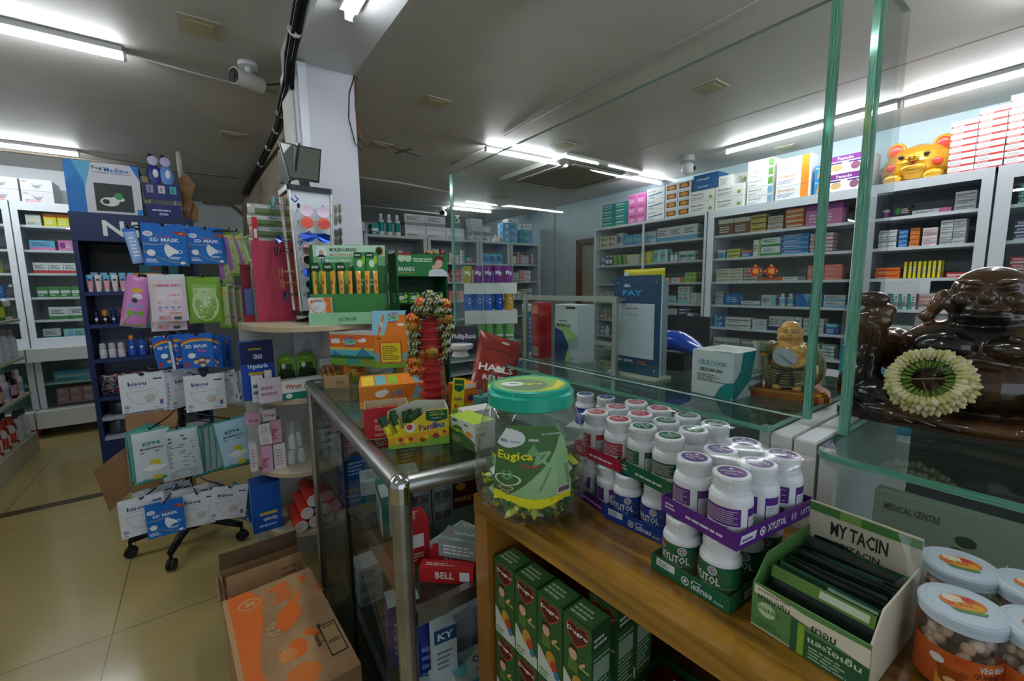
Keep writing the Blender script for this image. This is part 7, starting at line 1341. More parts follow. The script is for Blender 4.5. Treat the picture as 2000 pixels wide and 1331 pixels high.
for (pl, pr, w_) in ((546,581,'left'),(585,622,'right')):
    b = B(); a = P(pl,735,Y=2.07); c2 = P(pr,735,Y=2.07); w = c2.x-a.x; t = thing('display_box','lime green cut-out display box with small items, %s of the pair' % w_,'box',((a.x+c2.x)/2,2.07,S2_+.0005),0,'lime green display boxes on the second rounded shelf')
    LG2 = m('#6fa02c',.4); h = .075; b.box(-w/2,0,0,w/2,.05,h,LG2); b.box(-w/2,.05,0,w/2,.052,.165,LG2); b.ball((0,.051,.165),w*.38,m('#5a8a2a',.4),14,8,sc=(1,.02,.7)); F = Fr((-w/2,0,0),(1,0,0),(0,0,1),w,h); b.pr(F,.12,.1,.88,.95,m('#24361c')); b.pe(F,.3,.5,.12,.13,m('#dfe6da')); b.pr(F,.45,.3,.8,.42,m('#8a9a86')); F = Fr((-w/2,.0498,.08),(1,0,0),(0,0,1),w,.09); b.pr(F,.15,.1,.85,.6,m('#33502a')); b.pe(F,.35,.5,.12,.13,m('#dfe6da')); b.pe(F,.5,.85,.2,.06,m('#8fc04a')); b.build('box_body', t)
    B().box(-w/2+.006,.012,h+.0005,w/2-.006,.045,h+.03,m('#1c2a18',.4)).build('contents', t)
boxat(572,622,640,S2_,2.2,.03,'#b9bdc4',[('f','e',.5,.5,.2,.3,'#a3a8b2')],'pale grey box standing behind the lime green display boxes')
boxat(624,660,700,S2_,2.12,.06,'#d3d9d6',[('f','r',0,0,1,.3,'#2c8a6a'),('f','l',.1,.5,.9,.85,2,'#4a7a6a')],'white box with green foot at the right of the second rounded shelf')
# pink boxes on shelf three
DR = '#c9a4b8'
def dreg(pl, pr, pt_, z, Y, lab, face='#c79ab4', txt=True, d=.05, h=None, rz=0):
    a = P(pl,pt_ or 870,Y=Y); b_ = P(pr,pt_ or 870,Y=Y); hh = h or (a.z+b_.z)/2-z; pr_ = [('f','t','Dreg',.28,.2,.5,'#a8323e',None,PI/2 if hh > .06 else 0)] if txt and hh > .06 else ([('f','t','Dreg',.15,.25,.35,'#a8323e',.7)] if txt else [('f','l',.15,.15,.85,.85,6,'#a9949e')])
    if hh > .06 and txt: pr_ = [('f','t','Dreg',.68,.18,.3,'#a8323e',1.1,PI/2)]
    return free('carton', b_.x-a.x, d, hh, face, pr_+[('t','l',.1,.2,.9,.8,3,'#c8aebb')], lab, 'carton', ((a.x+b_.x)/2, Y+d/2, z+.0006), rz, group='pink and white boxes on the third rounded shelf')
dreg(510,530,872,S3_,2.08,'pink box with red script at the bottom front of the third shelf'); dreg(533,556,868,S3_,2.09,'white printed box at the bottom right of the pink stack','#d3cdd0',False)
h1 = P(510,872,Y=2.08).z-S3_; dreg(508,530,848,S3_+h1+.001,2.085,'plain white box second up on the left of the pink stack','#d9d5d8',False,h=.045); dreg(508,530,0,S3_+h1+.048,2.085,'plain white box third up on the left of the pink stack','#d9d5d8',False,h=.045)
dreg(530,552,0,P(533,868,Y=2.09).z+.001,2.092,'upright pink box with red script on the right of the stack',h=.105)
dreg(486,510,0,S3_+h1+.095,2.08,'pink and white box perched top left of the pink stack',h=.05,d=.06,rz=.1,txt=True); dreg(517,543,0,P(533,868,Y=2.09).z+.108,2.09,'white box with red script on top right of the pink stack','#d6cfd2',h=.05,d=.06,rz=.08)
dreg(486,500,868,S3_,2.12,'small white box half hidden left of the pink stack','#cfc9cc',False)
o = free('carton',.024,.04,h1+.094,'#b9a8b2',[('f','l',.1,.2,.9,.8,4,'#a3919b')],'mauve box backing under the perched left box','carton',(P(492,880,Y=2.09).x+.004,2.085,S3_+.0006),0,group='pink and white boxes on the third rounded shelf') if False else None
# clear bag of bottles
t = thing('bag_of_bottles','clear bag of white bottles and cotton on the third rounded shelf','bag',(P(580,900,Y=2.1).x,2.12,S3_+.0006)); b = B(); rnd = random.Random(6)
vs = []; n = 14
for i in range(9):
    zz = .20*i/8; r = .055*(1-.55*(i/8)**2)
    for k in range(n): a = 2*PI*k/n; rr = r*(1+rnd.uniform(-.12,.12)); vs.append((rr*math.cos(a),rr*math.sin(a)*.8,zz))
b.add(vs,[(i*n+k,i*n+(k+1)%n,(i+1)*n+(k+1)%n,(i+1)*n+k) for i in range(8) for k in range(n)],glassmat('bag_plastic',(.93,.95,.95),rough=.15,haze=.10),True); b.build('bag', t)
for k, (x, y, z_) in enumerate(((-.02,-.012,.003),(.022,-.01,.003),(0,.018,.003),(-.012,-.012,.075),(.018,.0,.075))): B().lathe([(.016,z_),(.016,z_+.045),(.011,z_+.052),(.011,z_+.066),(0,z_+.066)],m('#cdd2d0',.35),14,cx=x,cy=y).build('bottle', t)
for k in range(4): boxat(575+0*k,602,0,0,2.2,.05,'#cfd5d3',[('f','r',0,0,1,.4,'#1f7f66'),('f','l',.1,.5,.9,.9,1,'#c83a34')],'x') if False else free('carton',.075,.05,.035,'#d6dad8',[('f','r',0,0,1,.42,'#1f7f66'),('f','t','Wtrust',.1,.55,.3,'#c83a34',.5)],'small white and teal box in the stack behind the bag of bottles, %s up' % ORD[k],'carton',(.44,2.22,S3_+.0006+k*.0362),.05,group='boxes on the rounded column shelves')
boxat(487,546,945,S4_,2.1,.10,'#174f9c',[('f','t','Urgosterile',.85,.30,.10,'#e2e8f2',.5,PI),('f','r',.25,.34,.85,.40,'#c8a83a'),('f','l',.2,.1,.8,.2,1,'#8fb0e0'),('t','r',.05,.05,.95,.95,'#123f80')],'blue dressing box upside down on the lowest rounded shelf')
# pile of red wrapped film rolls
rc = [(590,950),(582,976),(561,979),(540,1001),(570,1004),(513,1023),(531,1031),(585,1026),(552,1018)]
rr_ = .0285; base = [(0,0),(1,0),(2,0),(3,0),(.5,1),(1.5,1),(2.5,1),(1,2),(2,2)]
for k, (i, j) in enumerate(base):
    x = .30+i*(2*rr_+.001)-.02; z = S4_+rr_+.001+j*(2*rr_*.87); y0 = 1.985+.01*(k%3)
    t = thing('film_roll','roll of red wrapped cling film, %s from left in the %s row of the pile' % (ORD[int(i+1)],('lowest','second','top')[j]),'roll',(x,y0,z),0,'red wrapped film rolls on the lowest rounded shelf'); b = B(); b.M = Matrix.Rotation(-PI/2,4,'X')
    b.lathe([(rr_*.5,0),(rr_*.96,.0),(rr_,.004),(rr_,.21),(rr_*.96,.213),(rr_*.5,.213)],m('#cf3a26',.25),22,mats={0:m('#d8cfc8',.4)}); b.build('film', t)
    b = B(); b.M = Matrix.Rotation(-PI/2,4,'X'); b.lathe([(rr_*.34,.001),(rr_*.49,-.002),(rr_*.49,.21),(rr_*.34,.205),(rr_*.34,.001)],m('#a08a70',.6),18,mats={0:m('#e2ddd4')}); b.build('core', t)
# pink red board, silver packs and stack behind the sunglasses
a = P(489,470,Y=2.24); b_ = P(566,470,Y=2.24); hb = a.z-S1_
o = free('display_board', b_.x-a.x, .012, hb, '#a83048', [('f','r',0,0,1,1,'#b03a52')], 'plain crimson board standing behind the sunglasses display','board',((a.x+b_.x)/2,2.235,S1_+.0005),0)
bx = thing('open_box','narrow red carton of blue sachets left of the crimson board','box',(a.x-.002,2.275,S1_+.0005)); b = B(); b.box(-.045,-.0,0,-.042,.05,.16,m('#8e2430')).box(-.042,0,0,.0,.05,.03,m('#8e2430')).box(-.042,.048,.03,0,.05,.26,m('#7a1e2a')); b.build('box_body', bx); B().box(-.038,.008,.031,-.004,.044,.15,m('#2a3f78',.3)).build('sachets', bx)
for k in range(6):
    b = B(); pc = Pouch(.15,.05,.012); pc.body(b,m('#b4b8b0',.25,.3)); pc.rect(b,.18,.05,.95,.55,m('#5f7f4a',.3)); pc.rect(b,.2,.6,.9,.9,m('#c8ccc8',.3)); pc.text(b,'Glufast',.55,.65,.3,.2,m('#4a4f9a')); o = b.build('foil_pack'); q = P(516,505-22*k if False else 500,Y=2.3)
    put(o,(a.x+.075+.004*(k%2),2.30,S1_+.235+k*.05),0); tag(o,'silver and green foil pack above the crimson board, %s from the bottom' % ORD[k],'pack','silver foil packs behind the sunglasses'); 
sb2 = free('carton',.17,.06,.234,'#8a8f86',[('f','l',.1,.1,.9,.9,8,'#666')],'grey box the silver foil packs stand on','carton',(a.x+.08,2.296,S1_+.0005),0)
q = P(497,470,Y=2.22); free('carton',.02,.02,.10,'#b8242c',[('f','r',.2,.1,.8,.5,'#d8cfc8')],'slim upright red box atop the crimson board','carton',(P(498,455,Y=2.25).x,2.241,S1_+hb+.001),0)
# ---------------------------------------------------------------- sunglasses display
YS = 2.05; tl_ = P(563,368,Y=YS); tr_ = P(645,380,Y=YS); bl_ = P(580,596,Y=YS); br_ = P(655,600,Y=YS)
zt_, zb_ = 1.795, 1.285; wt, wb2 = (tr_.x-tl_.x)/2, (tr_.x-tl_.x)/2*.80; cxs = (tl_.x+tr_.x+bl_.x+br_.x)/4
sd = thing('sunglasses_stand','tall four sided white and mirrored sunglasses display on the top rounded shelf','stand',(cxs,YS+wt,S1_+.0005),.05)
PN = m('#d5d9e0',.25); z0, z1 = zb_-S1_, zt_-S1_
b = B(); q0 = [(-wb2,-wb2),(wb2,-wb2),(wb2,wb2),(-wb2,wb2)]; q1 = [(-wt,-wt),(wt,-wt),(wt,wt),(-wt,wt)]
vs = [(x,y,z0) for x,y in q0]+[(x,y,z1) for x,y in q1]; b.add(vs,[(0,1,5,4),(1,2,6,5),(2,3,7,6),(3,0,4,7),(4,5,6,7),(3,2,1,0)],PN); b.build('panels', sd)
b = B()
for i in range(4): b.cyl((q0[i][0]*1.02,q0[i][1]*1.02,z0),(q1[i][0]*1.02,q1[i][1]*1.02,z1),.006,m('#d8d8d2',.2,.7),10)
b.build('corner_trims', sd)
b = B(); vs = [(-wb2*1.005,-wb2*.7,z0),(-wb2*1.005,wb2*.7,z0),(-wt*1.005,wt*.7,z1),(-wt*1.005,-wt*.7,z1)]; b.add(vs,[(3,2,1,0)],m('#c8a860',.1,.9)); b.build('mirror_strip', sd)
B().rbox(-wt*1.12,-wt*1.12,z1,wt*1.12,wt*1.12,z1+.022,.012,m('#1d1f22',.3)).build('top_frame', sd); B().rbox(-wb2*1.15,-wb2*1.15,z0-.02,wb2*1.15,wb2*1.15,z0,.012,m('#1d1f22',.3)).build('bottom_frame', sd); B().lathe([(.075,0),(.075,.006),(.03,.014),(.02,z0-.021)],BLACK,24).build('turntable', sd)
F = Fr((-wb2,-wb2,z0),(1,0,0),(0,-(wt-wb2)/(z1-z0),1),2*wb2,z1-z0)
b = B()
for txt, x, y, s_ in (('Li',.02,.90,.05),('EL',.42,.63,.045),('SA',.10,.55,.04),('ELI',.6,.02,.04),('GA',.85,.42,.04)): b.pt(F,txt,x,y,s_,m('#22368a'),wid=.18,rot=.75)
for x in (.12,.85): b.pe(F,x,.88,.05,.022,m('#2a2a2a'),16)
b.build('panel_print', sd)
def glasses(kind, lens, fr_, x, y, z, rz, label, s=1.0):
    t = thing('sunglasses', label, 'sunglasses', (x,y,z), rz, 'sunglasses on the display'); Lm = m(lens,.08,.8,coat=1.0); Fm = m(fr_,.25,.3)
    if kind == 'shield':
        b = B(); pts = [(-.062,.018),(-.035,.022),(0,.020),(.035,.022),(.062,.018),(.058,-.010),(.036,-.020),(.014,-.014),(0,.0),(-.014,-.014),(-.036,-.020),(-.058,-.010)]
        n = len(pts); c_ = lambda q: -.0+ (q/.062)**2*.012; vs = [(x_*s,c_(x_)*1.0,z_*s) for x_,z_ in pts]+[(x_*s,c_(x_)+.002,z_*s) for x_,z_ in pts]; vs += [(0,-.0005,.008*s),(0,.0025,.008*s)]
        b.add(vs,[(i,(i+1)%n,2*n) for i in range(n)]+[(n+(i+1)%n,n+i,2*n+1) for i in range(n)]+[(i,n+i,n+(i+1)%n,(i+1)%n) for i in range(n)],Lm); b.build('lens', t)
    else:
        rx, rz_ = (.026,.024) if kind == 'round' else (.027,.021)
        for sx in (-1,1):
            e = 1 if kind == 'round' else .8; out = [(sx*.034*s+rx*s*abs(math.cos(2*PI*i/24))**e*(1 if math.cos(2*PI*i/24) >= 0 else -1), rz_*s*abs(math.sin(2*PI*i/24))**e*(1 if math.sin(2*PI*i/24) >= 0 else -1)) for i in range(24)]
            B().slab(out,-.001,.001,Lm,Lm).build('lens', t); f = B(); f.tube([(p[0],0,p[1]) for p in out]+[(out[0][0],0,out[0][1])],(.0028 if kind == 'thick' else .0012)*s,Fm,6); f.build('rim', t)
        B().tube([(-.009*s,0,.006*s),(0,-.002,.010*s),(.009*s,0,.006*s)],.0014*s,Fm,6).build('bridge', t)
    for sx in (-1,1): B().tube([(sx*.062*s,.008,.008*s),(sx*.062*s,.04,.008*s),(sx*.058*s,.05,.0)],.0018*s,Fm,6).build('temple', t)
    return t
fx = lambda z: -wb2-(wt-wb2)*(z-zb_)/(zt_-zb_)
GL = [('round','#b8a0b0','#c8ccd0','pink mirrored round sunglasses, topmost on the display front'),('round','#c83a1c','#c8a878','red mirrored round sunglasses on the display front'),('shield','#1648b8','#16306a','blue shield sunglasses below the red round ones'),('round','#c88a94','#a88a8a','pink rimless sunglasses in the middle of the display front'),('thick','#4a5048','#c9c5b4','cream framed dark sunglasses on the display front'),('shield','#1648b8','#16306a','blue shield sunglasses below the cream framed ones'),('thick','#1a3f6a','#5ab0a8','teal framed blue sunglasses low on the display front'),('shield','#1f3a36','#14201e','dark green wrap sunglasses, lowest on the display front')]
rot_ = Matrix.Rotation(.05,4,'Z')
for k, (kd, ln, fr2, lb_) in enumerate(GL):
    z = P(608,(415,438,466,489,509,534,556,578)[k],Y=YS-.02).z; p = rot_ @ Vector((0,fx(z)-.054,0)); glasses(kd,ln,fr2,cxs+p.x,YS+wt+p.y,z,.05,lb_,.98 if k < 6 else .9)
for k, (kd, ln, fr2, lb_) in enumerate((('round','#6a6a4a','#a89a60','gold framed sunglasses at the top right side of the display'),('round','#4a4a3a','#8a8a7a','small dark sunglasses second down on the right side'),('thick','#4a4a40','#77776a','tall dark sunglasses third down on the right side'),('thick','#3a3a34','#99998a','dark sunglasses lowest visible on the right side'))):
    z = P(665,(410,430,456,472)[k],Y=YS+wt).z; p = rot_ @ Vector((-fx(z)+.054,0,0)); glasses(kd,ln,fr2,cxs+p.x,YS+wt+p.y,z,PI/2+.05,lb_,.9)
for k, (kd, ln, fr2, lb_) in enumerate((('thick','#3f9a98','#3f9a98','teal sunglasses at the top left side of the display'),('shield','#1a3f9a','#16306a','blue wrap sunglasses on the left side of the display'),('thick','#1a1a18','#141414','black sunglasses on the left side of the display'),('round','#b8a878','#c8b070','thin gold sunglasses on the left side'),('round','#b8a048','#c8a848','round gold sunglasses low on the left side'),('shield','#162f8a','#14205a','dark blue wrap sunglasses lowest on the left side'))):
    z = P(550,(398,470,491,534,556,578)[k],Y=YS+wt).z; p = rot_ @ Vector((fx(z)-.054,0,0)); glasses(kd,ln,fr2,cxs+p.x,YS+wt+p.y,z,-PI/2+.05,lb_,.9)
MIR = m('#d0d4d2',.02,1.0)
for nm_, px_, rzz, lb_ in (('front',(601,0),.12,'dark framed mirror tilted on top of the sunglasses display, facing the counter'),('left',(540,0),-1.25,'dark framed mirror on the left side of the display top, seen edge on')):
    t = thing('tilt_mirror', lb_, 'mirror', (cxs-.01 if nm_ == 'front' else cxs-wt*.9, YS+.02 if nm_ == 'front' else YS+wt, zt_+.0225), rzz); t.rotation_euler = (-.12,0,rzz); b = B(); hm = .15; wu, wl = .087,.062; z_ = .03
    out = [(-wl,z_),(wl,z_),(wu,z_+hm),(-wu,z_+hm)]; b.slab(out,0,.008,m('#1b1d20',.35),m('#1b1d20',.35)); b.box(-.02,.0,-.0,.02,.008,.03,BLACK); b.build('frame', t); b = B(); b.slab([(-wl+.006,z_+.008),(wl-.006,z_+.008),(wu-.007,z_+hm-.007),(-wu+.007,z_+hm-.007)],-.0008,-.0001,MIR,MIR); b.build('mirror_glass', t)
# ---------------------------------------------------------------- green stepped stand with amber tubes
c, rz, w, h = fit((604,636),(756,632),S1_+.0005,h=.28)
c.x += .0; h = P(640,478,Y=c.y+.1).z-S1_
gs = thing('display_stand','green stepped cardboard stand of amber tubes and green boxes on the top shelf','stand',c,rz); GN = m('#3f7f45',.45); GL_ = m('#8fc49a',.45); D = .10; b = B()
b.box(-w/2,0,0,w/2,.002,h*.15,GL_); b.box(-w/2,.002,0,w/2,D,h*.145,GN); b.box(-w/2,.03,h*.145,w/2,.032,h*.38,GN); b.box(-w/2,.032,h*.145,w/2,D,h*.30,GN)
b.box(-w/2+.0,D-.003,h*.30,w/2,D,h,GN)
for sx in (-1,1): x0 = sx*w/2; b.add([(x0,0,0),(x0,D,0),(x0,D,h),(x0,D-.02,h),(x0,.03,h*.40),(x0,0,h*.15)],[(0,1,2,3,4,5),(5,4,3,2,1,0)],GN)
F = Fr((-w/2,D-.003,h*.62),(1,0,0),(0,0,1),w,h*.38); b.pr(F,.02,.62,.98,.99,m('#b9d9be')); b.pr(F,.02,.3,.98,.62,m('#7fb389')); b.pe(F,.13,.75,.075,.2,m('#dfe4e6')); b.pe(F,.13,.74,.03,.1,m('#c9a08a')); b.pp(F,[(.07,.6),(.19,.6),(.16,.68),(.10,.68)],m('#1d2330'))
b.pt(F,'MORSENG BRAND',.24,.78,.13,m('#1f3a26'),wid=.36); b.pt(F,'គ្រឿងសម្អាង',.24,.63,.11,m('#c8322c'),wid=.3); b.pr(F,.12,.40,.165,.55,m('#26508e')); b.pt(F,'f',.135,.42,.11,m('#e4e8ee')); b.pt(F,'Morseng Official C.',.18,.42,.11,m('#e4ece4'),wid=.36); b.pt(F,'TEL 012 938 212   011 498 228',.12,.26,.07,m('#e4ece4'),wid=.4); b.pt(F,'ដើមត្រចៀក',.62,.78,.08,m('#3f5a44'),wid=.2); b.pe(F,.90,.80,.055,.16,m('#c89a4a')); b.pe(F,.90,.80,.04,.12,m('#22261e'))
F = Fr((-w/2,0,0),(1,0,0),(0,0,1),w,h*.15); b.pt(F,'គ្រឿងសម្អាង',.38,.2,.55,m('#2f5a3c'),wid=.22); b.build('stand_body', gs)
Rz = Matrix.Rotation(rz,4,'Z')
for i in range(8):
    p = Rz @ Vector((-w/2+.022+i*(w-.03)/8, .042, 0)); t = thing('cream_tube','amber cream tube standing cap down on the green stand, %s from left' % ORD[i],'tube',(c.x+p.x,c.y+p.y,S1_+h*.30+.001),rz+rnd.uniform(-.4,.4)+(1.2 if i == 0 else 0),'amber tubes on the green stepped stand')
    hb = h*.36; b = B(); n = 12; rings = []
    for j in range(7): t_ = j/6; zz = hb*.14+hb*.86*t_; rings += [(.0095*(1+.12*t_)*math.cos(2*PI*k/n), .0095*(1-t_*.93)*math.sin(2*PI*k/n), zz) for k in range(n)]
    b.add(rings,[(j*n+k,j*n+(k+1)%n,(j+1)*n+(k+1)%n,(j+1)*n+k) for j in range(6) for k in range(n)]+[tuple(range(6*n,7*n))],m('#d8942a',.2,coat=.5),True); F = Fr((-.007,-.0098,hb*.3),(1,0,0),(0,.13,1),.014,hb*.45); b.pp(F,[(.3,.0),(.7,.15),(.5,.4)],m('#8a3a1a')); b.lines(F,.1,.6,.9,.9,2,m('#6a2a14')); b.build('tube_body', t); B().lathe([(.0085,0),(.0085,hb*.14)],m('#c8a83a',.2,.5),14).build('cap', t)
def gbox(px, pt_, pb_, Y, lab, dz=0): 
    a = P(px,pt_,Y=Y); h_ = .062; 
    return free('carton',.045,.016,h_,'#3f8a4a',[('f','p',[(0,.72),(.9,.72),(.62,1),(0,1)],'#1c3f26'),('f','t','BRANDS',.1,.82,.09,'#dfe8df',.5),('f','e',.55,.45,.25,.22,'#cfe0c4'),('f','e',.85,.6,.16,.24,'#8fb83a'),('f','p',[(0,0),(1,0),(1,.18)],'#a9cf4a')],lab,'carton',(a.x,Y+.008,a.z-h_),0,group='green boxes on the display stands')
for k, px in enumerate((638,663,686)): 
    p = Rz @ Vector((-w/2+.028+k*.05,.068,0)); free('carton',.046,.02,h*.47,'#3f8a4a',[('f','p',[(0,.75),(.9,.75),(.62,1),(0,1)],'#1c3f26'),('f','t','BRANDS',.08,.85,.07,'#dfe8df',.55),('f','e',.8,.6,.2,.2,'#8fb83a')],'green box behind the amber tubes, %s from left' % ORD[k],'carton',(c.x+p.x,c.y+p.y,S1_+h*.30+.001),rz,group='green boxes on the display stands')
for k in range(2):
    p = Rz @ Vector((w/2-.105+k*.048,.068,0)); zz = S1_+h*.30+.001
    free('carton',.044,.02,h*.36,'#357a40',[('f','l',.1,.5,.9,.8,2,'#a9cfa0')],'lower green box behind the right hand amber tubes, %s' % ('left','right')[k],'carton',(c.x+p.x,c.y+p.y,zz),rz,group='green boxes on the display stands')
    free('carton',.044,.02,h*.235,'#3f8a4a',[('f','p',[(0,.7),(.9,.7),(.62,1),(0,1)],'#1c3f26'),('f','t','BRANDS',.1,.8,.1,'#dfe8df',.5),('f','e',.5,.4,.25,.2,'#dfe8d4'),('f','e',.85,.6,.16,.24,'#8fb83a')],'upper green box set before the printed header, %s' % ('left','right')[k],'carton',(c.x+p.x,c.y+p.y,zz+h*.361+.0005),rz,group='green boxes on the display stands')
p = Rz @ Vector((-w/2+.045,.016,0)); free('carton',.085,.022,.062,'#dcdcdc',[('f','p',[(.72,0),(1,0),(1,1),(.62,1),(.82,.6)],'#d8762a'),('f','o',.42,.45,.38,.48,'#e0a070'),('f','e',.14,.75,.07,.1,'#d86a2a'),('f','t','CERAMIC',.22,.72,.12,'#3f5a9a',.4),('f','l',.15,.2,.5,.5,3,'#b0b4b8')],'white and orange box at the front left of the green stepped stand','carton',(c.x+p.x,c.y+p.y,S1_+h*.145+.001),rz)
# ---------------------------------------------------------------- green brand stand behind
YB_ = 2.62; a = P(777,600,Y=YB_); b_ = P(876,600,Y=YB_); w = b_.x-a.x; zt2 = P(825,497,Y=YB_).z; st = thing('display_stand','dark green floor stand with portrait header and green boxes, right of the column','stand',((a.x+b_.x)/2,YB_,0)); DGn = m('#17502c',.4)
b = B(); hd = P(825,540,Y=YB_).z; sh = [P(825,y,Y=YB_).z for y in (590,645,700)]
b.box(-w/2,0,0,-w/2+.012,.14,zt2,DGn).box(w/2-.012,0,0,w/2,.14,zt2,DGn).box(-w/2+.012,.13,0,w/2-.012,.14,zt2,m('#0f3a20',.5)); b.build('frame', st)
for z in sh+[.6,.3,.05]: B().box(-w/2+.0125,0,z-.012,w/2-.0125,.129,z,DGn).build('shelf', st)
b = B(); b.box(-w/2,-.006,hd,w/2,-.0005,zt2,m('#2a7a40',.35)); F = Fr((-w/2,-.006,hd),(1,0,0),(0,0,1),w,zt2-hd)
b.pt(F,'BRANDS',.04,.22,.2,m('#e4e8e0'),wid=.3); b.pp(F,[(.05,.12),(.33,.14),(.33,.16),(.05,.16)],m('#c8b84a')); b.lines(F,.32,.66,.75,.86,2,m('#d4e4d0')); b.pe(F,.10,.8,.07,.16,m('#b8d8b0')); b.pe(F,.22,.8,.07,.16,m('#b8d8b0')); b.pe(F,.1,.98,.06,.06,m('#a83a3a')); b.pe(F,.22,.98,.06,.06,m('#a83a3a'))
b.pp(F,[(.6,0),(.62,.25),(.72,.35),(.88,.35),(.98,.2),(1,0)],m('#d4dce4')); b.pe(F,.82,.60,.075,.22,m('#d8b098')); b.pp(F,[(.72,.6),(.72,.85),(.80,.98),(.92,.9),(.93,.6),(.9,.72),(.8,.78)],m('#5a2f1e')); b.pe(F,.74,.42,.06,.12,m('#d8b098')); b.pp(F,[(.79,.05),(.83,.05),(.83,.3),(.79,.3)],m('#1f8a7a')); b.build('header', st)
for r, z in enumerate(sh[:2]):
    for k in range(4): free('carton',w*.21,.05,.062,'#3a8446',[('f','p',[(0,.72),(.9,.72),(.62,1),(0,1)],'#1c3f26'),('f','t','BRANDS',.1,.82,.09,'#dfe8df',.5),('f','e',.5,.45,.25,.22,'#cfe0c4'),('f','e',.9,.6,.16,.24,'#a0c84a'),('f','p',[(0,0),(1,0),(1,.18)],'#a9cf4a')],'green box on the %s shelf of the dark green stand, %s from left' % (('upper','lower')[r],ORD[k]),'carton',((a.x+b_.x)/2-w/2+.035+k*w*.235,YB_+.045,z+.001),0,group='green boxes on the display stands')
b = B(); rnd = random.Random(1)
for k in range(9): aa = k*.7; b.ball((.03*math.cos(aa),.02*math.sin(aa),.012+.004*(k%3)),.013,m(('#c8a468','#b8905a','#d8b87a')[k%3],.7),8,6,sc=(1.3,1,.8))
o = b.build('dried_roots'); put(o,((a.x+b_.x)/2+w*.28,YB_+.07,zt2+.002)); tag(o,'small heap of tan dried roots on top of the dark green stand','roots')
b = B(); b.box(-w/2,-.0,0,w/2,.14,.003,DGn); o = b.build('top_lid', st); o.location.z = zt2+.0002
o = B().lathe([(.022,0),(.026,.004),(.026,.008),(.0,.01)],m('#2e2418',.5),18).build('dish'); put(o,((a.x+b_.x)/2-.03,YB_+.06,zt2+.0035)); tag(o,'small dark round dish on top of the dark green stand','dish')
# ================================================================ MASK STAND
CXm, CYm = -.13, 2.86
ms = thing('mask_stand','black five legged stand on castors hung with rows of face mask packs','stand',(CXm,CYm,0)); BP = m('#15171a',.4)
B().cyl((0,0,.10),(0,0,1.72),.016,BP,12).build('pole', ms); B().lathe([(.04,.08),(.045,.1),(.035,.15),(.018,.17)],BP,20).build('hub', ms)
for i in range(5):
    a_ = math.radians(-110+72*i); e = Vector((.27*math.cos(a_),.27*math.sin(a_),.085)); b = B(); b.tube([(0,0,.12),(e.x*.5,e.y*.5,.115),(e.x,e.y,.09)],.02,BP,8,rs=[.026,.022,.016]); lg = b.build('leg', ms)
    w_ = B(); w_.cyl((e.x,e.y,.09),(e.x,e.y,.06),.008,BP); pr_ = Vector((-math.sin(a_),math.cos(a_),0))*.012
    for s_ in (-1,1): w_.cyl((e.x+pr_.x*s_*.3,e.y+pr_.y*s_*.3,.028),(e.x+pr_.x*s_*1.4,e.y+pr_.y*s_*1.4,.028),.0275,m('#1c1d20',.5),16)
    w_.build('castor', lg)
YM = 2.50
def wire(x, z, y, n=1): B().tube([(0,0,z+.015),((x-CXm)*.4,(y-CYm)*.6,z+.015),(x-CXm,y-CYm-.01,z+.012),(x-CXm,y-CYm-.02,z+.022)],.0032,BP,6).build('hook', ms)
for z in (1.70,1.46,1.26,.99,.78,.46): 
    b = B(); r = .11; b.tube([(r*math.cos(2*PI*i/24),r*math.sin(2*PI*i/24),z) for i in range(25)],.004,BP,6); b.build('ring', ms)
_pk = {}
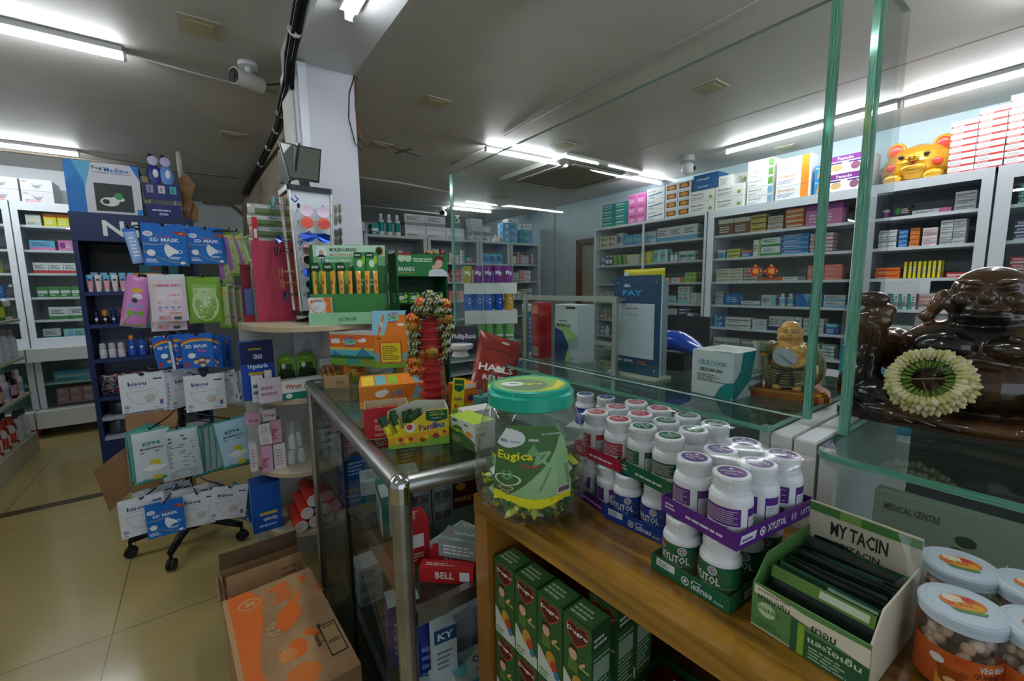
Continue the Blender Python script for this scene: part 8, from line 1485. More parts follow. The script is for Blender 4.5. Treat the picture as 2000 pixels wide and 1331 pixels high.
def maskart(kind):
    b = B()
    if kind in ('blue','bisou','kid'):
        base, W, H, T = {'blue':('#1768b8',.155,.165,.012),'bisou':('#d3d7db',.155,.15,.016),'kid':('#1a62b8',.115,.135,.012)}[kind]
        bm = m(base,.35); b.box(-W/2,-T/2,-H-.012,W/2,T/2,-.012,bm,{'l':m('#cfd8e4' if kind != 'bisou' else '#c8ccd2',.4),'r':m('#1a5aa8' if kind != 'bisou' else '#cfd3d8',.4)})
        b.slab([(-W*.5,-.013),(W*.5,-.013),(W*.5,.008),(W*.08,.008),(W*.06,-.002),(-W*.06,-.002),(-W*.08,.008),(-W*.5,.008)],-.001,.001,bm,bm)
        F = Fr((-W/2,-T/2,-H-.012),(1,0,0),(0,0,1),W,H); Wt = m('#e2e6ea',.4)
        R = Fr((-W/2,T/2,-H-.012),(0,-1,0),(0,0,1),T,H)
        if kind == 'blue':
            b.pe(F,.14,.84,.11,.07,Wt); b.pe(F,.14,.84,.095,.058,m('#c8d4e0')); b.pt(F,'TSX',.09,.82,.04,m('#b03a3a'),wid=.1); b.pp(F,[(.66,.92),(.98,.92),(.98,.80),(.84,.83),(.76,.87)],m('#a83420')); b.pt(F,'NEW',.84,.86,.035,m('#e8b84a'),wid=.1)
            b.pt(F,'5D MASK',.17,.64,.10,Wt,wid=.66); b.pt(F,'ម៉ាស់ ការពារ',.3,.76,.05,m('#d05060'),wid=.36)
            b.pp(F,[(.0,.56),(.3,.55),(.6,.60),(.6,.612),(.3,.565),(0,.575)],m('#c8b85a')); b.pp(F,[(.48,.52),(.53,.58),(.6,.54),(.72,.45),(.8,.40),(.78,.33),(.7,.33),(.62,.28),(.55,.22),(.5,.3),(.47,.42)],Wt); b.pe(F,.80,.38,.09,.045,Wt,18,ring=.72)
            b.pe(F,.17,.34,.095,.085,Wt); b.pe(F,.17,.34,.075,.065,m('#b8d0dc')); b.pp(F,[(0,.40),(.3,.25),(.6,.12),(1,.06),(1,.045),(.6,.10),(.3,.235),(0,.37)],m('#a8963a')); b.pe(F,.87,.08,.06,.04,Wt); b.lines(F,.05,.08,.32,.2,3,Wt); b.lines(F,.58,.18,.92,.26,2,Wt)
        elif kind == 'bisou':
            NV = m('#1c3468',.4); b.pt(F,'bisou',.18,.78,.13,NV,wid=.40); b.lines(F,.2,.72,.6,.75,1,m('#8a96b0')); 
            ln = [(.14,.62),(.2,.58),(.34,.62),(.5,.60),(.66,.64),(.80,.64),(.82,.56),(.78,.46),(.66,.34),(.5,.24),(.36,.22),(.24,.34),(.16,.48)]; 
            pts = [F.o+F.u*(x*F.w)+F.v*(y*F.h)+F.n*.0006 for x,y in ln+[ln[0]]]; b.tube(pts,.0006,m('#8a8e96'),4); b.pe(F,.63,.36,.115,.12,m('#b9b4a8'),20); b.pe(F,.63,.36,.09,.095,m('#c4c0b4'),20)
            b.pt(F,'5D',.06,.12,.10,NV,wid=.12); b.lines(F,.06,.05,.18,.09,1,NV); b.pr(F,.84,.14,.92,.22,m('#3a7ac0')); b.pr(F,.84,.22,.92,.28,m('#b83a4a')); b.lines(F,.68,.06,.9,.09,1,m('#6a7690')); b.pr(F,.74,.92,.94,.96,NV)
            for i in range(5): b.pr(R,.25,.3+.12*i,.75,.36+.12*i,m('#5a76a8'))
            R2 = Fr((W/2,-T/2,-H-.012),(0,1,0),(0,0,1),T,H); b.pr(R2,.3,.3,.7,.7,m('#5a76a8')); b.pr(R2,.3,.05,.7,.2,NV)
        else:
            b.pp(F,[(0,.80),(.1,.92),(.3,.99),(.7,.99),(1,.92),(1,.84),(.7,.9),(.3,.88),(.1,.82),(0,.72)],m('#d8a83a')); b.pp(F,[(0,.86),(.12,.95),(.4,1),(.6,1),(.95,.95),(.6,.96),(.3,.95),(.1,.88),(0,.82)],m('#c8402c')); b.pt(F,'5D MASK',.12,.66,.13,m('#6ab0e0'),wid=.72); b.pt(F,'5D MASK',.13,.67,.11,Wt,wid=.7); b.pt(F,'Kids',.5,.52,.11,m('#d85aa0'),wid=.28)
            b.pe(F,.3,.42,.12,.09,Wt); 
            for x, y, c_ in ((.42,.22,'#d8a070'),(.6,.26,'#e0b080'),(.78,.22,'#d8a070'),(.62,.1,'#e0a03a')): b.pe(F,x,y,.09,.075,m(c_)); b.pp(F,[(x-.09,y+.02),(x-.05,y+.09),(x+.05,y+.09),(x+.09,y+.02),(x,y+.05)],m('#4a2a1a')); b.pp(F,[(x-.06,y-.04),(x+.06,y-.04),(x,y-.09)],Wt)
            b.pe(F,.12,.12,.08,.08,m('#b8303a'))
    else:
        W, H, bu, f0, rim, art = {'kf':(.125,.215,.010,'#c3cdd2','#2f9a86','kf'),'kfb':(.125,.215,.010,'#a9cfe0','#2f9a86','kf'),'kfback':(.14,.215,.010,'#b4bec0','#3f8f80','back'),'pinkw':(.13,.21,.010,'#d9c8d0','#d6d9dc','kids'),'pink':(.085,.22,.010,'#c87ab8','#c87ab8','kidp'),'grey':(.065,.22,.012,'#8f9c9c','#5a8a8c','grey'),'green':(.135,.215,.014,'#7aa83a','#6a9a34','green'),'side':(.06,.22,.012,'#a8bf7a','#a87ab8','side'),'char':(.08,.16,.012,'#b83a7a','#b83a7a','char'),'slim':(.045,.15,.008,'#8fb0dc','#3f7ac0','slim')}[kind]
        pc = Pouch(W,H,bu,z0=-H-.0); pc.body(b,m(f0,.25),m(rim,.3)); RM = m(rim,.25)
        for r4 in ((0,0,.035,1),(.965,0,1,1),(0,.965,1,1)): pc.rect(b,*r4,RM)
        Wt = m('#e2e6e8',.35)
        if art == 'kf':
            pc.poly(b,[(0,0),(1,0),(1,.18),(.6,.05),(.35,.05),(0,.16)],RM); pc.text(b,'KF94',.28,.70,.42,.075,m('#1f7a6a')); pc.text(b,'황사방역마스크',.2,.62,.58,.045,m('#2a3434')); pc.rows(b,.2,.57,.8,.61,1,m('#5a6666')); pc.rect(b,.42,.30,.66,.42,m('#c8c02c')); pc.poly(b,[(.2,.27),(.5,.34),(.85,.27),(.6,.2),(.4,.2)],m('#dfe3e4'),.0012); pc.rect(b,.45,.03,.68,.12,m('#c8c02c'),.0011)
            pc.ell(b,.5,.14,.22,.06,m('#c3cbd0'),.001)
        elif art == 'back':
            pc.rows(b,.2,.25,.85,.75,12,m('#6a7878')); pc.poly(b,[(.2,.16),(.5,.2),(.85,.17),(.85,.06),(.2,.05)],m('#98a6a8'))
            for x, y in ((.3,.82),(.6,.85),(.3,.75),(.65,.78)): pc.ell(b,x,y,.05,.02,m('#2f7a6a'))
        elif art == 'kids':
            pc.rect(b,.0,.88,1,1,m('#cfd4d8')); pc.text(b,'MASK KIDS',.25,.74,.62,.05,m('#c83a6a')); pc.text(b,'KZ',.12,.74,.12,.05,m('#c8b02c')); pc.rect(b,.18,.45,.86,.70,m('#e2d4da')); pc.rows(b,.2,.38,.84,.43,2,m('#d87aa0')); 
            for i in range(4): pc.ell(b,.25+.17*i,.30,.05,.025,m('#8a9ac0'))
            pc.rows(b,.2,.22,.8,.27,2,m('#d87aa0')); pc.text(b,'Dicare',.5,.16,.32,.045,m('#d87a3a')); pc.rect(b,.18,.05,.5,.12,m('#d8a0b8')); pc.ell(b,.25,.085,.05,.022,m('#c8902c')); pc.rect(b,.6,.04,.8,.1,m('#555'))
            for x in (.55,.62,.69,.77): pc.ell(b,x,.56,.025,.02,m('#d87aa0'))
        elif art == 'kidp':
            pc.ell(b,.45,.72,.22,.05,m('#d8a83a')); pc.ell(b,.5,.60,.2,.06,m('#dfd8e8')); pc.ell(b,.42,.52,.12,.05,m('#3a3a44')); pc.text(b,'KIDS',.2,.38,.6,.05,m('#6ab0e0')); pc.poly(b,[(.08,.02),(.92,.02),(.7,.22),(.5,.3),(.25,.2)],m('#6a9a3c')); pc.ell(b,.3,.27,.14,.05,m('#7aaa44')); pc.ell(b,.72,.27,.14,.05,m('#7aaa44'))
        elif art == 'grey':
            pc.rect(b,.05,.86,.95,1,m('#9a7a4a')); pc.text(b,'KO',.2,.74,.6,.04,m('#b89a3a')); pc.rect(b,.1,.66,.9,.70,m('#b83a3a')); pc.rows(b,.2,.5,.8,.62,4,m('#cfd6d6')); pc.ell(b,.5,.28,.28,.055,m('#2f7a8a')); pc.ell(b,.5,.28,.16,.032,Wt,.0013); pc.rect(b,0,0,1,.1,m('#4f9a98'))
        elif art == 'green':
            pc.rect(b,0,.86,1,1,m('#6fa030')); pc.ell(b,.52,.40,.38,.36,m('#b9cf9a')); pc.rect(b,.2,.62,.85,.76,m('#a9c88a')); pc.rows(b,.25,.64,.8,.74,3,m('#5f8a3a'),.0014); rnd2 = random.Random(3)
            for i in range(22): pc.ell(b,rnd2.uniform(.25,.8),rnd2.uniform(.12,.58),.035,.02,m(rnd2.choice(('#d8d86a','#dfe6c8','#a0c060'))),.0016)
        elif art == 'side':
            pc.rect(b,.0,.0,.4,1,m('#a06ab0')); rnd2 = random.Random(4)
            for i in range(12): pc.ell(b,rnd2.uniform(.5,.95),rnd2.uniform(.1,.9),.07,.02,m(rnd2.choice(('#d8d86a','#dfe6c8','#c86a3a','#7aa03a'))))
            pc.rect(b,0,0,1,.07,m('#7aa83a')); pc.rect(b,0,.9,1,1,m('#5a8a2e'))
        elif art == 'char':
            pc.ell(b,.5,.62,.3,.16,m('#d8a88a')); pc.poly(b,[(.18,.62),(.25,.82),(.5,.88),(.75,.82),(.82,.62),(.5,.72)],m('#2a1a14')); pc.ell(b,.5,.3,.26,.16,m('#b8302c')); pc.rect(b,.0,.86,1,1,m('#9aa6a8'))
        elif art == 'slim':
            pc.rows(b,.25,.2,.8,.8,6,m('#dfe8f4')); pc.rect(b,0,.9,1,1,m('#2f6ab8'))
    return b
def pack(kind, px, py, rz, label, group, Y=YM, ry=0, s=1.0, hook=True, rx=0.0):
    """pack hung so that its top centre is seen at the photo point"""
    q = P(px,py,Y=Y)
    if kind in _pk: o = bpy.data.objects.new('mask_pack', _pk[kind]); C.objects.link(o)
    else: o = maskart(kind).build('mask_pack'); _pk[kind] = o.data
    s *= 1.12 if kind[:2] == 'kf' else 1; put(o, q, rz, rx, ry); o.scale = (s,s,s); tag(o, label, 'mask pack', group)
    if hook: wire(q.x, q.z-.012, Y)
    return o
G_ = 'face mask packs hung on the black stand'
pack('slim',250,446,.3,'slim pale blue mask pack at the far left of the top row',G_,ry=-.16)
pack('blue',318,441,.08,'blue face mask pack, left of the two in the top row',G_,s=1.0); pack('blue',401,447,.03,'blue face mask pack, right of the two in the top row',G_,Y=2.54,s=.93)
pack('blue',322,444,.08,'blue mask pack directly behind the top left one',G_,Y=2.525,hook=False,s=.98)
pack('side',447,450,-.5,'green and lilac mask pouch right of the blue top row packs',G_,ry=-.1); pack('side',462,452,-.9,'lilac and green mask pouch tilting outward at the top right',G_,ry=-.32,Y=2.46); pack('side',437,470,-.3,'lilac edged mask pouch tucked behind the top right pair',G_,Y=2.56,hook=False); pack('side',478,462,-.9,'green mask pouch hanging rightmost in the top row',G_,ry=-.2,Y=2.6,hook=False)
pack('pink',273,540,.25,'pink kids mask pouch slanting at the left of the second row',G_,ry=.20,Y=2.46); pack('grey',269,545,.5,'grey and teal mask pouch just right of the pink one',G_,Y=2.53,ry=.04); pack('grey',291,545,.4,'second grey and teal mask pouch beside the white kids pack',G_,Y=2.53)
pack('pinkw',324,536,.05,'white and pink kids pouch at the centre of the second row',G_,Y=2.46); pack('pinkw',322,556,.1,'pink mask pouch behind and below the white kids one',G_,Y=2.5,hook=False); pack('char',358,570,.35,'pink pouch with cartoon child between the white and green ones',G_,Y=2.52,ry=.08); pack('green',395,541,-.02,'bright green mask pouch in the second row',G_,Y=2.48)
for k, (px, rz) in enumerate(((433,-.7),(447,-.8),(461,-.9))): pack('side',px,552+3*k,rz,'lilac and green pouch right of the bright green one, %s outward' % ORD[k],G_,Y=2.5+.03*k,hook=k == 0)
pack('kid',324,659,.1,'blue kids face mask pack, left one of the third row',G_,ry=-.1,s=.93); pack('kid',383,655,0,'blue kids face mask pack, right one of the third row',G_,ry=.0,s=1.04,Y=2.47); pack('kid',345,657,1.1,'blue Kids pack seen from its edge between the two facing ones',G_,Y=2.53,hook=False,ry=-.1)
for k, (px, rz) in enumerate(((415,-1.1),(424,-1.2),(438,-1.25))): pack('kid',px,658,rz,'blue Kids pack seen edge on at the right of the third row, %s' % ORD[k],G_,Y=2.48+.03*k,hook=False)
pack('bisou',276,733,.12,'white mask box facing front at the left of the fourth row',G_); 
for k in range(4): pack('bisou',318+13*k,728,.75,'white mask box seen half edge on in the fourth row, %s from left' % ORD[k],G_,Y=2.56,hook=k == 1)
pack('bisou',398,735,-.03,'large white mask box facing front in the fourth row',G_,Y=2.44)
for k in range(4): pack('bisou',442+12*k,728+2*k,-1.1,'white mask box fanned out at the right of the fourth row, %s' % ORD[k],G_,Y=2.52,ry=-.22,hook=k == 1,s=.95)
pack('kf',292,838,.2,'white KF94 mask pouch facing front in the fifth row',G_,Y=2.44); pack('kfback',345,837,.0,'grey back side mask pouch in the fifth row',G_,Y=2.45,ry=-.03)
for k in range(4): pack('kf',268+7*k,836,1.0,'KF94 pouch edge behind the front left one, %s' % ORD[k],G_,Y=2.53,hook=False)
for k in range(5): pack('kf',392+12*k,832-3*k,.95-.05*k,'KF94 pouch seen half edge on right of the centre, %s' % ORD[k],G_,Y=2.54,hook=k == 2,ry=.04)
pack('kfb',447,818,.05,'pale blue KF94 mask pouch facing front at the right',G_,Y=2.42,ry=-.12); pack('kfback',468,815,-.6,'dim mask pouch behind the pale blue KF94 one',G_,Y=2.52,hook=False,ry=-.1)
pack('bisou',275,974,.1,'white mask box at the left of the lowest row',G_,Y=2.42); pack('blue',320,982,.02,'blue face mask pack in the lowest row',G_,Y=2.38,s=.86); pack('bisou',385,965,.02,'white mask box with blue dot in the middle of the lowest row',G_,Y=2.42,ry=.10,s=.95); pack('bisou',450,952,-.02,'white mask box at the right of the lowest row',G_,Y=2.40,ry=.16,s=.95)
for k in range(3): pack('bisou',300+18*k,955-2*k,.35,'white mask box in the second layer of the lowest row, %s' % ORD[k],G_,Y=2.50+.045*k,hook=k == 1); 
for k in range(3): pack('bisou',372+14*k,955-3*k,.3,'white mask box behind the middle one of the lowest row, %s' % ORD[k],G_,Y=2.49+.045*k,hook=False,ry=.1)
pack('blue',470,950,-1.2,'blue mask pack edge at the right end of the lowest row',G_,Y=2.55,hook=False)
# ================================================================ NAVY RACK
YR = 4.6; nr = thing('navy_rack','navy blue shop rack with large white letters on its header','rack',(-.36,YR,0)); NVY = m('#182850',.4); NV2 = m('#222f5e',.4); hw = .375
b = B(); b.box(-hw,0,0,-hw+.03,.38,1.77,NVY).box(hw-.03,0,0,hw,.38,1.77,NVY).box(-hw+.03,.36,0,hw-.03,.38,1.77,m('#8d90a6',.5)).box(-hw+.03,0,.0,hw-.03,.36,.19,NVY); b.build('frame', nr)
b = B(); b.box(-hw,-.01,1.77,hw,.38,1.985,NVY); F = Fr((-hw,-.01,1.77),(1,0,0),(0,0,1),2*hw,.215); Wt = m('#d9dcd8',.4)
N_ = .22; b.pt(F,'N',.24,.2,.55,Wt,wid=.17); b.pp(F,[(.47,.2),(.52,.2),(.52,.75),(.47,.75)],Wt); b.pp(F,[(.55,.75),(.61,.75),(.68,.40),(.75,.75),(.81,.75),(.71,.2),(.65,.2)],Wt); b.pt(F,'EA',.84,.2,.55,Wt,wid=.15); b.build('header', nr)
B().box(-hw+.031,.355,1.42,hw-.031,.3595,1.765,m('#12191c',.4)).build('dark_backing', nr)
RZS = (1.385,1.13,.855,.55,.385,.225)
for z in RZS: B().box(-hw+.031,0,z-.03,hw-.031,.354,z,NV2 if z > .5 else m('#9a9eae',.4)).build('shelf', nr)
def rk(name, lab, cat, x, z, y, fn, grp='toiletries on the navy rack'): b = B(); fn(b); o = b.build(name); put(o,(-.36-hw+.03+x,YR+y,z+.001)); tag(o,lab,cat,grp); return o
def tube_(h, r, c1, c2):
    def f(b): 
        b.lathe([(r*.8,0),(r*.8,h*.14)],m('#dfe3e6',.3),12); n = 12; rg = []
        for j in range(6): t_ = j/5; rg += [(r*(1+.15*t_)*math.cos(2*PI*k/n), r*(1-t_*.9)*math.sin(2*PI*k/n), h*.14+h*.86*t_) for k in range(n)]
        for j in range(5): b.add(rg[j*n:(j+2)*n],[(k,(k+1)%n,n+(k+1)%n,n+k) for k in range(n)],m(c1 if j > 2 else c2,.25),True)
        F = Fr((-r*.7,-r*.75,h*.6),(1,0,0),(0,.2,1),r*1.4,h*.2); b.pe(F,.5,.5,.4,.35,m('#1c2c5c'))
    return f
def roll_(h, r, c1, c2):
    def f(b): b.lathe([(r*.9,0),(r,.004),(r,h*.5),(r*.8,h*.58),(r*.86,h*.62),(r*.9,h*.9),(r*.5,h),(0,h)],m(c1,.2),16,mats={3:m(c2,.2),4:m(c2,.2),5:m(c2,.2),6:m(c2,.2)}); F = Fr((-r*.6,-r-.0003,h*.2),(1,0,0),(0,0,1),r*1.2,h*.25); b.pe(F,.5,.5,.4,.4,m('#c8ccd4'))
    return f
def flask_(h, w_, c1, cap):
    def f(b): b.lathe([(w_/2*.9,0),(w_/2,.006),(w_/2,h*.6),(w_/2*.85,h*.74),(w_/2*.45,h*.8),(w_/2*.5,h*.8),(w_/2*.5,h),(0,h)],m(c1,.2),18,sy=.6,mats={4:m(cap,.3),5:m(cap,.3),6:m(cap,.3)}); F = Fr((-w_*.3,-w_*.31,h*.3),(1,0,0),(0,0,1),w_*.6,h*.25); b.pr(F,.2,.4,.8,.7,m('#dfe4ea')); b.lines(F,.2,.0,.8,.3,2,m('#8fa0c8'))
    return f
for i in range(8): rk('cream_tube','pale and pink tube, %s from left on the first open rack shelf' % ORD[i],'tube',.03+i*.048,RZS[0],.05,tube_(.13,.018,('#5aa8d8','#d3d6d8')[i%2],('#d89aa8','#d8c8cc')[i%2]))
for i in range(5): rk('cream_tube','teal and white tube in the back row of the first rack shelf, %s' % ORD[i],'tube',.05+i*.055,RZS[0],.12,tube_(.15,.02,'#6ab0c8','#b8bcbe'))
o = rk('shelf_card','orange card with two dark ovals on the first rack shelf','card',.40,RZS[0]+.10,.03,lambda b: (b.box(-.10,-.002,0,.10,0,.045,m('#d8902c',.4)), b.pe(Fr((-.10,-.002,0),(1,0,0),(0,0,1),.2,.045),.25,.5,.1,.4,m('#1c2030')), b.pe(Fr((-.10,-.002,0),(1,0,0),(0,0,1),.2,.045),.7,.5,.1,.4,m('#1c2030')))); o2 = rk('carton','plain grey box carrying the orange card on the first rack shelf','carton',.40,RZS[0],.06,lambda b: b.box(-.09,-.02,0,.09,.05,.099,m('#8a8f94')))
o = rk('shelf_card','teal card with dark oval at the back of the first rack shelf','card',.42,RZS[0],.2,lambda b: (b.box(-.10,0,0,.16,.002,.22,m('#1f5a62',.4)), b.pe(Fr((-.10,0,0),(1,0,0),(0,0,1),.26,.22),.4,.85,.12,.08,m('#5a2a34'))))
for i in range(10): rk('roll_on','dark roll-on bottle, %s from left on the second rack shelf' % ORD[i],'bottle',.04+i*.05,RZS[1],.06,roll_(.11,.021,('#14183a','#1a1410','#16245c','#2a1424')[i%4],('#14183a','#b8862e','#16245c','#8a3a5a')[i%4]))
for i in range(3): rk('roll_on','pale roll-on bottle, %s from left on the third rack shelf' % ORD[i],'bottle',.05+i*.055,RZS[2],.06,roll_(.12,.024,'#c8c4cc','#b8b8c0'))
for i in range(2): rk('lotion_bottle','blue lotion bottle with %s cap on the third rack shelf' % ('orange','dark')[i],'bottle',.225+i*.062,RZS[2],.06,flask_(.17,.056,'#1c48a8',('#d8862c','#1c2a5c')[i]))
rk('lotion_bottle','slim dark bottle beside the blue lotion bottles','bottle',.345,RZS[2],.06,flask_(.16,.036,'#241c34','#3a3450'))
for i in range(4): rk('cream_tube','white and pink tube with blue oval, %s on the third rack shelf' % ORD[i],'tube',.39+i*.05,RZS[2],.06,tube_(.15,.021,'#d8d4d6','#d0b0bc'))
fb_ = wrapmat('foil_bag_print',('#15161c','#8a8e98','#15161c','#9a2436'),25)
def bag_(w_, h, mt): 
    def f(b): pc = Pouch(w_,h,.02); pc.body(b,mt)
    return f
for i in range(5): rk('foil_bag','dark glossy bag with red print, %s on the fourth rack shelf' % ORD[i],'bag',.07+i*.12,RZS[3],.06,bag_(.12,.17,fb_))
for i in range(5): rk('foil_bag','clear dark blister bag, %s on the fifth rack shelf' % ORD[i],'bag',.10+i*.11,RZS[4],.06,bag_(.10,.11,m('#2a2c30',.15)))
for i in range(5): rk('foil_bag','clear dark blister bag, %s on the lowest rack shelf' % ORD[i],'bag',.08+i*.12,RZS[5],.06,bag_(.11,.13,m('#3a3c40',.12)))
# fog machine box
a = P(120,308,Y=YR); b_ = P(268,318,Y=YR); w = b_.x-a.x; h = a.z-1.987
o = free('carton',w,.30,h,'#c9c9d4',[('f','r',0,0,.24,1,'#2a7fc4'),('f','p',[(.10,1),(.36,1),(.24,.45),(.2,.0),(.24,0),(.24,.6)],'#5aa8cc'),('f','p',[(0,.55),(.15,.75),(.24,.5),(.24,0),(.0,.0)],'#1f6fb8'),('f','t','Fog',.36,.84,.09,'#333840',.14),('f','t','Machine',.52,.83,.09,'#1f6a9c',.34),('f','r',.36,.05,.88,.60,'#24302e'),('f','e',.55,.24,.13,.09,'#d3d6d4'),('f','e',.50,.24,.05,.05,'#24302e'),('f','e',.66,.30,.10,.05,'#d3d6d4'),('f','e',.68,.36,.06,.07,'#2f8a5a'),('f','r',.36,.80,.88,.81,'#333'),('f','p',[(.88,1),(1,1),(1,.7)],'#1f6fb8'),('f','r',.92,0,1,.12,'#2a7fc4'),('r','r',0,0,.4,1,'#3a3c3a'),('r','r',.4,0,1,1,'#6b6450')],'white and blue Fog Machine carton on top of the navy rack','carton',((a.x+b_.x)/2,YR+.16,1.9855),.0)
# blue counter display and its cut-out topper
cd2 = thing('counter_display','navy counter display with three small number cards on the navy rack','display',(P(322,440,Y=YR).x,YR+.06,1.9855)); b = B(); b.box(-.12,0,0,.12,.12,.11,m('#1a2466',.4),{'t':m('#c8ccd4')}); F = Fr((-.12,0,0),(1,0,0),(0,0,1),.24,.11); b.lines(F,.2,.5,.8,.72,1,m('#c8d0e8')); b.pr(F,.38,.2,.62,.36,m('#9aa8cc')); b.build('base_box', cd2)
b = B(); b.box(-.115,.02,.15,.12,.023,.28,m('#16206a',.4)); F = Fr((-.115,.02,.15),(1,0,0),(0,0,1),.235,.13)
for k, cc_ in enumerate(('#9a90c0','#c0c4cc','#3fb0b0')): b.pr(F,.08+k*.32,.4,.27+k*.32,.88,m(cc_)); b.pt(F,'1',.15+k*.32,.5,.25,m('#14163a'))
for sx in (-.08,.08): b.box(sx-.004,.023,.11,sx+.004,.026,.16,m('#a8aab0'))
b.build('card_panel', cd2)
b = B()
for k, (cx_, c1, c2) in enumerate(((-.035,'#1a2a7a','#c0b8d8'),(.045,'#5a8ad0','#b8b0d8'))):
    b.ball((cx_,.03,.35),.05,m(c1,.35),14,10,sc=(1,.12,1.6)); b.ball((cx_,.025,.46),.036,m(c2,.35),14,10,sc=(1,.12,1.05)); b.ball((cx_+.01,.02,.36),.02,m('#dfe4f0',.35),10,6,sc=(1,.2,1.8)); b.ball((cx_-.015,.03,.50),.015,m('#16184a',.4),8,6,sc=(1,.2,1))
b.build('cutout_figures', cd2)
o = B(); o.slab([(-.05,0),(.05,0),(.07,.12),(.02,.2),(.06,.32),(0,.42),(-.05,.36)],0,.004,KRAFT,KRAFT); o.slab([(-.06,-.0),(-.02,0),(.03,.18),(-.03,.15)],-.03,-.027,KRAFT,KRAFT); o = o.build('cardboard_backing'); put(o,(P(372,430,Y=YR+.2).x,YR+.2,1.9855),.1); tag(o,'torn brown cardboard sheet standing behind the counter display','cardboard')
o = free('carton',.10,.08,.33,'#c4c2b0',[('f','l',.1,.6,.9,.9,2,'#5ab0b8'),('f','l',.1,.2,.9,.5,2,'#8ac0c0'),('f','r',.75,0,1,1,'#b89a3a')],'pale upright box between the fog machine carton and display','carton',(P(283,430,Y=YR+.1).x,YR+.14,1.9855),0)
conduit([tuple(P(348,290,Y=5.0)),tuple(P(352,330,Y=5.0)),tuple(P(360,372,Y=5.0))],.022,m('#bfc0b8',.5),'thick pale pipe end hanging by the ceiling above the navy rack','pipe','pipe')
# switch box and hanging wires on the rear left wall
q = P(437,437,X=.615); sw = B(); sw.box(-.04,-.03,-.06,.0,.03,.06,m('#4a463a',.5)); sw.box(-.043,-.012,-.03,-.04,.012,.0,m('#c8b83a')); o = sw.build('switch_box'); put(o,(.62,4.2,P(438,440,Y=4.2).z)); tag(o,'small dark switch box with yellow label behind the mask stand','switch')
conduit([tuple(P(395,395,Y=7.5)),tuple(P(450,400,Y=7.5)),tuple(P(480,425,Y=7.5))],.02,m('#8a7a68'),'brown pipe along the rear left wall under the ceiling','pipe','pipe')
# ================================================================ LEFT GONDOLA
go = thing('gondola_shelf','white metal gondola shelving of bottles at the left edge','shelf',(-1.25,4.45,0)); GW = m('#b5b39c',.45); L0, L1 = -2.2, .97
B().box(-.42,L0,0,-.40,L1,1.55,m('#a8a898',.5)).build('back_panel', go); B().box(-.40,L0,0,0,L1,.165,GW).box(-.40,L0,.165,.003,L1,.172,m('#a5a592',.4)).build('base_deck', go)
for z in (.53,.845,1.165): B().box(-.40,L0,z-.022,.0,L1-.0,z,GW).build('shelf_board', go)
for y in (-2.19,-1.15,-.1,.95): B().box(-.43,y-.012,0,-.405,y+.012,1.56,m('#9a9a8c',.4)).build('upright', go)
def gbottle(x, y, z, h, r, c1, c2, cap, lab):
    b = B(); b.lathe([(r*.93,0),(r,.005),(r,h*.55),(r*.92,h*.7),(r*.4,h*.79),(r*.4,h*.81),(r*.5,h*.81),(r*.5,h),(0,h)],m(c1,.25),14,mats={4:m(cap,.3),5:m(cap,.3),6:m(cap,.3),7:m(cap,.3)}); 
    b.pcyl(r,h*.12,h*.5,2*PI*.5*0-1.2,1.2,m(c2,.4),n=8); o = b.build('bottle'); put(o,(-1.25+x,y,z+.001),-.3); tag(o,lab,'bottle','bottles on the left gondola')
rnd = random.Random(12); lv_ = ('lowest deck','second shelf','third shelf','fourth shelf')
pal_ = (('#c6cacf','#b9bfc6','#3a3f46'),('#c8ccd2','#a83a5a','#dfe3e6'),('#c9cdd2','#c9cdd2','#8a8f94'),('#c8ccd0','#4a6a3a','#2a6ab0'))
for li, z in enumerate((.173,.53,.845,1.165)):
    for i in range(13):
        y = 5.34-i*.085; c_ = pal_[li][0]; l_ = pal_[li][1]; cp__ = pal_[li][2]
        if li == 0 and i > 2: c_, l_, cp__ = ('#8a2a24','#d8d0c8','#c83a24') if i % 2 else ('#c8c4bc','#a83a30','#c83a24')
        if li == 1: c_, l_, cp__ = (('#d3d6da','#8fa6c0','#dfe3e6'),('#a82a5a','#d8a83a','#a82a5a'),('#1c1c22','#c8a0b8','#1c1c22'),('#d8b0c0','#a83a6a','#d8dce0'))[i%4]
        if li == 3 and i > 1: c_, l_, cp__ = (('#4a7a2c','#c8d03a','#3a5a24'),('#c8ccd0','#3a6ab0','#dfe3e6'))[i%2]
        gbottle(-.055-.012*(i%2), y, z, (.235,.215,.24,.22)[li]*rnd.uniform(.93,1.04), .034, c_, l_, cp__, 'bottle on the gondola %s, %s from its far end' % (lv_[li],ORD[i]))
        if i < 6: gbottle(-.16, y-.03, z, .22, .034, c_, l_, cp__, 'bottle in the back row of the gondola %s, %s from far end' % (lv_[li],ORD[i]))
# orange toy-like item under the left cabinet
b = B(); b.box(-.05,-.03,0,.05,.03,.07,m('#c8401e',.5)); b.cyl((.03,-.04,.03),(.03,.04,.03),.03,BLACK,14); o = b.build('castor_block'); q = P(80,828,Y=6.05); put(o,(q.x,6.05,0.0005)); tag(o,'small orange wheel block on the floor under the left cabinets','block')
